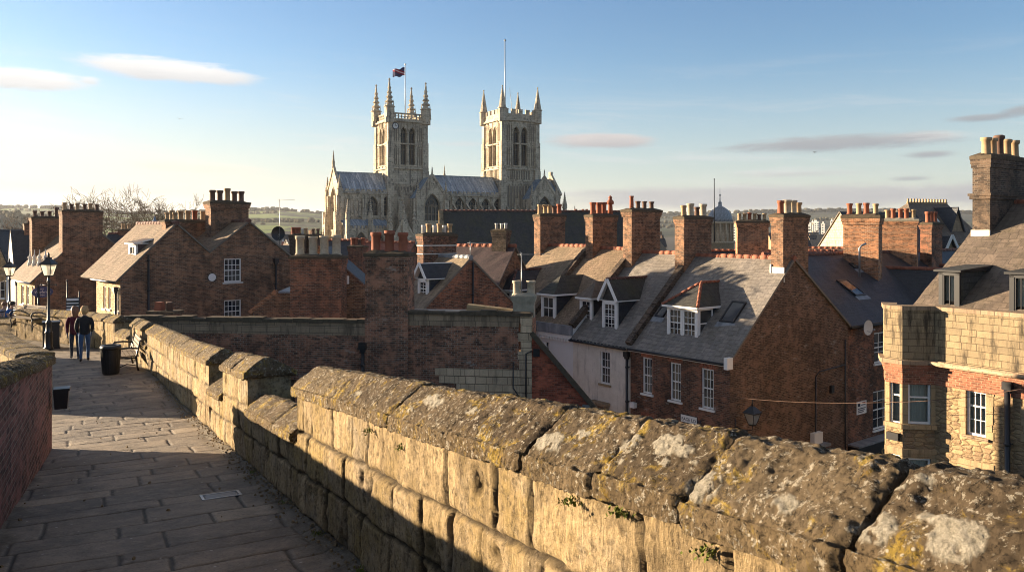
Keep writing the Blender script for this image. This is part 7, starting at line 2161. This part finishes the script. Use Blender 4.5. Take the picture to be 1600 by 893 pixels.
# ================================================================== TREES
def bare_tree(x, y, zb, h, spread, seed, label, twigs=1.0):
    r = empty('bare_tree', (x, y, zb), 0, label, 'tree', 'bare winter trees'); rn = random.Random(seed)
    tr = MB(); tw = MB()
    def grow(p, d, l, r_, lev):
        n = 3; pts = [p]; rr = [r_]
        for i in range(n):
            d = (d+Vector((rn.gauss(0, .13), rn.gauss(0, .13), rn.gauss(0.03, .08)))).normalized(); pts.append(pts[-1]+d*l/n); rr.append(r_*(1-.3*(i+1)/n))
        (tr if lev < 2 else tw).tube(pts, rr, 6 if lev < 2 else (4 if lev < 4 else 3), 0, True, False)
        if lev >= 6 or l < .25: return
        k = (3 if lev else 6) if lev < 5 else int(4*twigs)
        for i in range(k):
            t = rn.uniform(.45, 1.0) if lev else rn.uniform(.55, 1.0)
            j = min(n, max(1, int(t*n+.5))); a = rn.uniform(0, 6.28); sp = rn.uniform(.45, .95)*spread
            ax = d.orthogonal().normalized(); ax = Matrix.Rotation(a, 3, d) @ ax
            nd = (d*math.cos(sp)+ax*math.sin(sp)+Vector((0, 0, .10))).normalized()
            grow(pts[j], nd, l*rn.uniform(.62, .85), max(.026, rr[j]*rn.uniform(.5, .7)), lev+1)
    grow(Vector((0, 0, 0)), Vector((0, 0, 1)), h*.385, h*.02, 0)
    tr.build('trunk', 'bark', r); tw.build('crown', 'bark', r)
MAT['bark'] = plain('winter bark', (.10, .075, .055), .9, .1, 0, .3, 2)
p = W(163, 395, 118); bare_tree(p.x, 118, ZG, 18.6, .95, 3, 'tall bare round-headed tree behind the huge brick stack')
p = W(225, 395, 128); bare_tree(p.x, 128, ZG, 18.6, 1.0, 8, 'broad bare tree above the lead lantern')
p = W(250, 395, 150); bare_tree(p.x, 150, ZG, 17.5, 1.0, 13, 'smaller bare tree trailing off beside the broad one')
p = W(60, 395, 150); bare_tree(p.x, 150, ZG, 15.5, 1.0, 17, 'thin bare tree between the dark stacks and the green field')

# ================================================================== TOWN, HILLS
def ground_mat():
    m = M('town ground', .9, .2); v = m.obj()
    m.color(m.mix(m.noise(v, .05, 5, .6), (.06, .058, .055), (.10, .09, .075))); return m.mat
MAT['ground'] = ground_mat()
mb = MB(); n = 20
rows = [[(x, y, ZG) for x in np.linspace(-9000, 9000, n)] for y in np.linspace(-400, 12000, n)]
mb.surf(rows); struct(mb.build('ground', 'ground'))
mb = MB(); mb.surf([[(*(row(t)-Vector((0, 0)) if False else Vector(row(t))-Vector((.795, .606))*w), ZG+.01) for w in (.02, 5.2)] for t in np.linspace(-9, 17.5, 12)])
MAT['road'] = plain('lane setts', (.06, .058, .055), .8, .3, 0, .4, 3); struct(mb.build('street', 'road'))
def hill_mat(field, dark, name):
    m = M(name, .95, .1); v = m.obj((1, 1, .0))
    wv = node(m.nt, 'ShaderNodeTexNoise', {'Vector': v, 'Scale': .004, 'Detail': 3})
    v2 = node(m.nt, 'ShaderNodeVectorMath', {0: v, 1: node(m.nt, 'ShaderNodeVectorMath', {0: wv.outputs['Color'], 'Scale': 260.0}, operation='SCALE').outputs[0]}, operation='ADD').outputs[0]
    vo = node(m.nt, 'ShaderNodeTexVoronoi', {'Vector': v2, 'Scale': .0034, 'Randomness': .9}); ed = m.vor(v2, .0034, 'DISTANCE_TO_EDGE')
    sep = node(m.nt, 'ShaderNodeSeparateColor', {0: vo.outputs['Color']})
    col = m.ramp(sep.outputs[0], [(0, field[0]), (.35, field[1]), (.6, field[2]), (.8, dark), (1, field[0])])
    col = m.mix(m.ramp(ed, [(.02, 1), (.05, 0)]), col, dark)
    n1 = m.noise(v, .006, 6, .6)
    col = m.mix(m.ramp(n1, [(.52, 0), (.60, 1)]), col, dark)
    m.color(col); return m.mat
MAT['hill_green'] = hill_mat(((.10, .16, .035), (.16, .21, .05), (.13, .17, .05)), (.035, .04, .025), 'farmland hill')
MAT['hill_blue'] = hill_mat(((.06, .075, .05), (.05, .06, .045), (.08, .08, .055)), (.035, .042, .035), 'wooded town hill')
MAT['wood_far'] = plain('winter woodland', (.075, .068, .045), .95, .1, 0, .4, .02)
def hills(name, sky, R0, R1, mat, label=None, seed=1, wood=True, back=1.25):
    """a ridge whose skyline passes through photograph columns/rows at distance R1, rising from R0"""
    px = np.array([a for a, b in sky]); py = np.array([b for a, b in sky])
    P = np.linspace(px[0], px[-1], 160)
    T_ = np.concatenate([np.linspace(0, 1, 40), np.linspace(1.03, 1.4, 8)])
    pts = np.zeros((len(P), len(T_), 3))
    for i, p in enumerate(P):
        zt = -(np.interp(p, px, py)-H)/F*R1
        Y = R0+(R1-R0)*T_; X = (p-800)/F*Y
        k = np.where(T_ <= 1, T_**1.35, 1-(T_-1)*1.2)
        Z = ZG+.3+(zt-ZG)*k
        Z = Z+(fbm(X/500, Y/500, 1.0, 4, seed)*26+fbm(X/150, Y/150, 3.0, 3, seed+4)*6)*np.clip(T_*1.5, 0, 1)*np.where(T_ <= 1, (1-T_**3*.7), 1)
        pts[i, :, 0] = X; pts[i, :, 1] = Y; pts[i, :, 2] = Z
    o = grid_obj(name, pts, mat); struct(o)
    if wood:
        mb = MB(); rn = random.Random(seed)
        def clump(i, j, s_):
            c = Vector(pts[i, j]); c.x += rn.uniform(-25, 25); c.y += rn.uniform(-20, 20)
            mb.ball(c+Vector((0, 0, s_*.5)), s_, 0, 5, (rn.uniform(.8, 1.5), 1, rn.uniform(.7, 1.2)))
        for i in range(len(P)):
            for _ in range(9): 
                if vnoise(i*.13, 1.5, 2.0, seed) > .28 or rn.random() < .25: clump(i, 39, rn.uniform(4, 9)*R1/2600)
        for h_ in range(28):
            i0, j0 = rn.randrange(len(P)), rn.randrange(10, 38); L_ = rn.randrange(4, 14); dj = rn.choice((0, 0, 0, 1))
            for q in range(L_*2):
                i = min(len(P)-1, i0+q//2); clump(i, min(39, j0+dj*q//8), rn.uniform(3, 6.5)*R1/2600)
        o = mb.build('woodland', 'wood_far'); tag(o, label, 'woodland', kind='stuff')
hills('hill', [(-420, 335), (-60, 330), (20, 324), (60, 325), (110, 326), (200, 335), (300, 333), (395, 330), (440, 329), (480, 332), (560, 340), (800, 352), (1000, 356)], 700, 2600, 'hill_green', 'dark winter hedges and copses along the green hill', 3)
hills('hill', [(-500, 325), (-100, 332), (0, 334), (30, 345), (60, 356), (75, 366)], 420, 1100, 'hill_blue', 'shaded copse on the near hill shoulder behind the stone gable', 9)
hills('hill', [(860, 346), (1000, 338), (1130, 333), (1300, 331), (1420, 331), (1500, 334), (1700, 337), (2100, 340)], 1500, 3600, 'hill_blue', 'dark woodland along the crest beyond the town', 5)
# far houses: three kinds, copied over the town and hill foot
def far_house(name, wall, roofm, w, d, h, label):
    r = empty(name, (0, 0, -900), 0, label, 'house', 'far houses across the town')
    mb = MB(); p = [(0, h), (d/2, h+d*.42), (d, h)]
    for f, l in (((0, 0), (w, 0)), ((w, d), (0, d))): wall_face(mb, _ff(f, l), [(0, h), (w, h)], -3, [])
    for f, l in (((w, 0), (w, d)), ((0, d), (0, 0))): wall_face(mb, _ff(f, l), p, -3, [])
    for k in range(int(w/2.2)):
        mb.box(.8+k*2.2, -.05, 1, 1.6+k*2.2, .05, 2.3, 1); mb.box(.8+k*2.2, -.05, 3.8, 1.6+k*2.2, .05, 5.0, 1) if h > 5 else None
    mb.build('wall', [wall, 'glass'], r)
    mb = MB(); mb.slab([(-.3, -.3, h-.15), (w+.3, -.3, h-.15), (w+.3, d/2, h+d*.42+.1), (-.3, d/2, h+d*.42+.1)], .1, 0); mb.slab([(-.3, d+.3, h-.15), (w+.3, d+.3, h-.15), (w+.3, d/2, h+d*.42+.1), (-.3, d/2, h+d*.42+.1)], .1, 0)
    mb.box(w-1.4, d/2-.35, h+d*.3, w-.5, d/2+.35, h+d*.42+1.3, 1); mb.build('roof', [roofm, 'brick_brown'], r)
    return r
def _ff(p, q):
    d = Vector((q[0]-p[0], q[1]-p[1])).normalized(); n = Vector((d.y, -d.x))
    return lambda a, o, z: Vector((p[0]+d.x*a+n.x*o, p[1]+d.y*a+n.y*o, z))
protos = [far_house('far_house', 'brick_brown', 'tile_brown', 9, 7, 5.4, 'small brick house among the roofs far across the town'),
          far_house('far_house', 'render_white', 'slate_grey', 8, 7, 5.2, 'small white house among the roofs far across the town'),
          far_house('far_house', 'ash_trim', 'slate_dark', 11, 8, 6.0, 'small pale stone house among the roofs far across the town'),
          far_house('far_house', 'brick_red', 'tile_red', 8, 7, 5.0, 'small red roofed house among the roofs far across the town')]
rn = random.Random(12); cnt = 0; first = {}
def far_z(X, Y):
    return ZG
spots = []
for _ in range(60): spots.append((rn.uniform(392, 520), rn.uniform(260, 640)))
for _ in range(70): spots.append((rn.uniform(1120, 1470), rn.uniform(230, 1400)))
for _ in range(22): spots.append((rn.uniform(-20, 330), rn.uniform(160, 520)))
for _ in range(14): spots.append((rn.uniform(880, 1010), rn.uniform(260, 520)))
for px, Y in spots:
    k = rn.choices(range(4), (4, 3, 3, 2))[0]; X = (px-800)/F*Y
    o = protos[k] if k not in first else copy_tree(protos[k])
    first[k] = 1; o.location = (X, Y, ZG+.0); o.rotation_euler = (0, 0, rn.uniform(-.7, .7)); s_ = rn.uniform(.85, 1.25); o.scale = (s_, s_, s_*rn.uniform(.95, 1.2))
for k in range(4):
    if k not in first: protos[k].location = (40, 300, ZG)
# white blocks of flats in the hazy distance
def block_mat():
    m = M('pale concrete flats', .8, .2)
    bt = node(m.nt, 'ShaderNodeTexBrick', {'Vector': m.uv(), 'Color1': (.08, .09, .1), 'Color2': (.12, .13, .14), 'Mortar': (.66, .64, .60), 'Scale': 1.0, 'Mortar Size': .75, 'Brick Width': 3.4, 'Row Height': 3.0}, offset=0)
    m.color(bt.outputs['Color']); return m.mat
MAT['flats'] = block_mat(); MAT['flats_plain'] = plain('pale concrete', (.64, .62, .58), .85, .2, 0, .1, .2)
for i, (px, w, yt, Y, lab) in enumerate(((1297, 6, 346, 900, 'slim white tower block, brightest of those between the far stacks'), (1283, 7, 350, 950, 'short white block of flats beside the slim bright one'), (1320, 14, 341, 1050, 'wide banded block of flats next to the sunlit stack'), (1308, 10, 349, 1000, 'middling grey white block of flats behind the slim one'), (1268, 14, 347, 1100, 'pale block of flats just beyond the brown dish'), (1262, 10, 352, 850, 'low pale slab of flats near the red ridge'), (1145, 14, 352, 900, 'pale slab of flats beside the lead dome'))):
    b = empty('apartment_block', ((px-800)/F*Y, Y, ZG), R(-35), lab, 'flats')
    ww = w/F*Y*.75; h_ = -(yt-H)/F*Y-ZG
    mb = MB(); mb.box(0, 0, 0, ww, ww*.8, h_); mb.build('storeys', 'flats', b)
    mb = MB(); mb.box(-.2, -.2, h_, ww+.2, ww*.8+.2, h_+.8); mb.box(ww*.3, ww*.2, h_+.8, ww*.7, ww*.6, h_+3); mb.build('roof_housing', 'flats_plain', b)
# birds
for px, py, Y, lab in ((281, 186, 120, 'tiny dark bird gliding high above the green hill'), (1273, 238, 120, 'tiny dark bird below the grey cloud bank')):
    b = empty('bird', W(px, py, Y), R(30), lab, 'bird')
    mb = MB(); mb.tube([(0, -.2, 0), (0, -.08, .01), (0, .1, 0), (0, .2, .01)], [.01, .05, .06, .02], 6)
    for s_ in (-1, 1): mb.hexa([(0, -.08, 0), (0, .08, 0), (s_*.28, .06, .12), (s_*.28, -.02, .12), (0, -.08, .015), (0, .08, .015), (s_*.28, .06, .135), (s_*.28, -.02, .135)]); mb.hexa([(s_*.28, -.02, .12), (s_*.28, .06, .12), (s_*.52, -.04, .06), (s_*.5, -.06, .06), (s_*.28, -.02, .13), (s_*.28, .06, .13), (s_*.52, -.04, .065), (s_*.5, -.06, .065)])
    mb.build('body', 'iron', b)
# ================================================================== LIGHT, SKY, AIR, CAMERA
SUN_EL, SUN_AZ = R(8.5), R(70)     # sun to the side, slightly beyond
sv = Vector((-math.sin(SUN_AZ)*math.cos(SUN_EL), math.cos(SUN_AZ)*math.cos(SUN_EL), math.sin(SUN_EL)))
sl = bpy.data.lights.new('sun', 'SUN'); sl.energy = 5.0; sl.angle = R(.55); sl.color = (1.0, .79, .54)
so = bpy.data.objects.new('sun', sl); COL.objects.link(so); so.rotation_euler = sv.to_track_quat('Z', 'Y').to_euler(); so.location = (-60, 20, 60)
wld = bpy.data.worlds.new('World'); sc.world = wld; wld.use_nodes = True
nt = wld.node_tree; nt.nodes.clear()
class WM(M):
    def __init__(s, nt): s.nt = nt
w = WM(nt)
sky = node(nt, 'ShaderNodeTexSky', sky_type='NISHITA')
sky.sun_disc = False; sky.sun_elevation = SUN_EL; sky.sun_rotation = -SUN_AZ; sky.altitude = 50; sky.air_density = 1.0; sky.dust_density = .5; sky.ozone_density = 2.6
tc = node(nt, 'ShaderNodeTexCoord').outputs['Generated']
sep = node(nt, 'ShaderNodeSeparateXYZ', {0: tc})
az = w.math('ARCTAN2', sep.outputs[0], sep.outputs[1]); el = w.math('ARCSINE', sep.outputs[2])
cv = node(nt, 'ShaderNodeCombineXYZ', {0: w.math('MULTIPLY', az, 3.0), 1: w.math('MULTIPLY', el, 14.0), 2: 0.0}).outputs[0]
cv2 = node(nt, 'ShaderNodeCombineXYZ', {0: w.math('MULTIPLY', az, 7.0), 1: w.math('MULTIPLY', el, 44.0), 2: 3.0}).outputs[0]
n1 = w.noise(cv, 2.2, 6, .6, .3); n2 = w.noise(cv2, 1.8, 9, .68, .6)
def azel(px, py):
    v = Vector(((px-800)/F, 1, -(py-H)/F)).normalized(); return math.atan2(v.x, v.y), math.asin(v.z)
total = None; shade = None
def cloud(px, py, rx, ry, soft=.5, wob=.5, op=1.0, skew=0.0):
    """an elongated cloud bank at a compass bearing and height above the horizon"""
    a0, e0 = azel(px, py); ra = rx/F; re = ry/F
    da = w.math('DIVIDE', w.math('SUBTRACT', az, a0), ra)
    de = w.math('DIVIDE', w.math('SUBTRACT', w.math('SUBTRACT', el, e0), w.math('MULTIPLY', w.math('SUBTRACT', az, a0), skew)), re)
    d = w.math('ADD', w.math('MULTIPLY', da, da), w.math('MULTIPLY', de, de))
    d = w.math('ADD', w.math('SQRT', d), w.math('MULTIPLY', w.math('SUBTRACT', n2, .5), wob*2))
    d = w.math('ADD', d, w.math('MULTIPLY', w.math('SUBTRACT', n1, .5), wob*1.4))
    k = node(nt, 'ShaderNodeMapRange', {0: d, 1: 1.0, 2: 1.0-soft, 3: 0.0, 4: op}, interpolation_type='SMOOTHSTEP').outputs[0]
    core = node(nt, 'ShaderNodeMapRange', {0: w.math('ADD', w.math('MULTIPLY', de, .8), w.math('MULTIPLY', w.math('SUBTRACT', n2, .5), 1.2)), 1: -.9, 2: .9, 3: 0.0, 4: 1.0}).outputs[0]
    return k, core
def over(col, cl, bright, dark):
    k, core = cl
    c = w.mix(core, dark, bright)
    return w.mix(k, col, c)
SKYS = .055
skyc = sky.outputs[0]
# gentle lift of the low haze all round (thin high cirrus)
hz = node(nt, 'ShaderNodeMapRange', {0: el, 1: R(13), 2: R(0.0), 3: 0.0, 4: 1.0}, interpolation_type='SMOOTHSTEP').outputs[0]
WB, WD = (4.7, 4.65, 4.55), (2.9, 2.95, 3.05)
PB, PD = (4.5, 4.0, 3.5), (3.4, 3.0, 2.7)
GB_, GD = (1.95, 2.0, 2.1), (1.35, 1.5, 1.7)
warm = node(nt, 'ShaderNodeMapRange', {0: az, 1: R(8), 2: R(-36), 3: 0.0, 4: 1.0}, interpolation_type='SMOOTHSTEP').outputs[0]
low = w.mix(warm, (2.85, 2.92, 3.0), (3.6, 3.35, 3.0))
hz2 = w.math('MULTIPLY', hz, w.math('ADD', .62, w.math('MULTIPLY', warm, .28)))
tint = node(nt, 'ShaderNodeMapRange', {0: el, 1: R(2), 2: R(20), 3: 0.0, 4: 1.0}).outputs[0]
skyc = w.mix(1.0, skyc, w.mix(tint, (1, 1, 1), (.80, .87, 1.0)), 'MULTIPLY')
col = w.mix(hz2, skyc, low)
fill_veil = node(nt, 'ShaderNodeMapRange', {0: el, 1: R(24), 2: R(48), 3: 0.0, 4: .55}, interpolation_type='SMOOTHSTEP').outputs[0]  # warm grey added to the unseen upper sky to lift the shadow fill
col = w.mix(fill_veil, col, (1.75, 1.6, 1.4))
n3 = w.noise(node(nt, 'ShaderNodeCombineXYZ', {0: w.math('MULTIPLY', az, 2.6), 1: w.math('MULTIPLY', w.math('ADD', el, w.math('MULTIPLY', az, .05)), 30.0), 2: 7.0}).outputs[0], 1.7, 9, .66, .4)
cir = node(nt, 'ShaderNodeMapRange', {0: n3, 1: .50, 2: .72, 3: 0.0, 4: .42}, interpolation_type='SMOOTHSTEP').outputs[0]
cirm = node(nt, 'ShaderNodeMapRange', {0: el, 1: R(15), 2: R(3), 3: 0.0, 4: 1.0}, interpolation_type='SMOOTHSTEP').outputs[0]
col = w.mix(w.math('MULTIPLY', cir, cirm), col, w.mix(warm, (3.3, 3.3, 3.35), (4.2, 3.9, 3.55)))
col = over(col, cloud(262, 109, 138, 20, .5, .55, 1.0, -.02), WB, WD)
col = over(col, cloud(36, 124, 92, 16, .5, .55, 1.0, .0), WB, WD)
col = over(col, cloud(140, 126, 18, 7, .8, .5, .8), WB, WD)
col = over(col, cloud(300, 262, 120, 12, .8, .5, .7, -.03), PB, PD)
col = over(col, cloud(120, 290, 260, 13, .8, .5, .75), PB, (2.9, 2.6, 2.4))
col = over(col, cloud(945, 220, 108, 14, .5, .4, 1.0, -.015), (3.3, 3.1, 3.0), (1.8, 1.85, 2.0))
col = over(col, cloud(720, 225, 60, 6, .9, .6, .45), WD, WD)
col = over(col, cloud(1440, 214, 80, 9, .8, .5, .8, .02), (3.6, 3.45, 3.3), (2.6, 2.6, 2.65))
col = over(col, cloud(1300, 225, 215, 14, .7, .6, .95, .015), GB_, GD)
col = over(col, cloud(1455, 241, 42, 7, .8, .4, .9), GB_, GD)
col = over(col, cloud(1420, 279, 34, 5, .8, .5, .75), GB_, GD)
col = over(col, cloud(1535, 184, 50, 7, .8, .5, .85, .02), GB_, GD)
col = over(col, cloud(1600, 172, 40, 10, .8, .5, .85, .02), GB_, GD)
col = over(col, cloud(1180, 308, 360, 24, .55, .35, .95), (2.3, 2.3, 2.35), (1.5, 1.6, 1.8))
col = over(col, cloud(1240, 272, 120, 6, .9, .6, .5), (2.6, 2.6, 2.65), GB_)
col = over(col, cloud(1600, 302, 230, 22, .6, .4, .95), (2.3, 2.3, 2.35), (1.5, 1.6, 1.8))
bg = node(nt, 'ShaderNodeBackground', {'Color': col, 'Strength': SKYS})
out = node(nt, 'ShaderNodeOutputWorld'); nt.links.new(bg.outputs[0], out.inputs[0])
HAZE = 0.00005
if HAZE:
    mb = MB(); mb.box(-8900, -350, ZG-1, 8900, 9000, 190)
    hz_ = mb.build('haze', plain('air', (1, 1, 1)))
    m = bpy.data.materials.new('haze air'); m.use_nodes = True; m.node_tree.nodes.clear()
    pv = node(m.node_tree, 'ShaderNodeVolumePrincipled', {'Color': (.86, .90, .96), 'Density': HAZE, 'Anisotropy': .35})
    mo = node(m.node_tree, 'ShaderNodeOutputMaterial'); m.node_tree.links.new(pv.outputs[0], mo.inputs['Volume'])
    hz_.data.materials.clear(); hz_.data.materials.append(m); tag(hz_, 'thin evening haze in the air over the whole town', 'haze', kind='stuff')
cam = bpy.data.cameras.new('camera'); co = bpy.data.objects.new('camera', cam); COL.objects.link(co)
cam.sensor_width = 36; cam.lens = 36*F/1600; cam.shift_y = -(446.5-H)/1600; cam.clip_start = .05; cam.clip_end = 30000
co.location = (0, 0, 0); co.rotation_euler = (math.pi/2, 0, 0)
sc.camera = co
sc.render.engine = 'CYCLES'
vs = sc.view_settings; vs.view_transform = 'Standard'; vs.look = 'None'; vs.exposure = 2.1; vs.gamma = 1; vs.use_curve_mapping = False
sc.cycles.max_bounces = 6; sc.cycles.diffuse_bounces = 3; sc.cycles.glossy_bounces = 3; sc.cycles.transparent_max_bounces = 8; sc.cycles.volume_bounces = 0; sc.cycles.transmission_bounces = 3
sc.cycles.pixel_filter_type = 'BLACKMAN_HARRIS'; sc.cycles.filter_width = 1.0; sc.cycles.use_denoising = True; sc.cycles.use_adaptive_sampling = True; sc.cycles.adaptive_threshold = .008
try: sc.cycles.denoiser = 'OPENIMAGEDENOISE'
except Exception: pass

dg = bpy.context.evaluated_depsgraph_get()
for ob in FONTS:
    me = bpy.data.meshes.new_from_object(ob.evaluated_get(dg)); nm = ob.name; par_, mx = ob.parent, ob.matrix_local.copy()
    bpy.data.objects.remove(ob); o = bpy.data.objects.new('lettering', me); COL.objects.link(o); o.parent = par_; o.matrix_local = mx
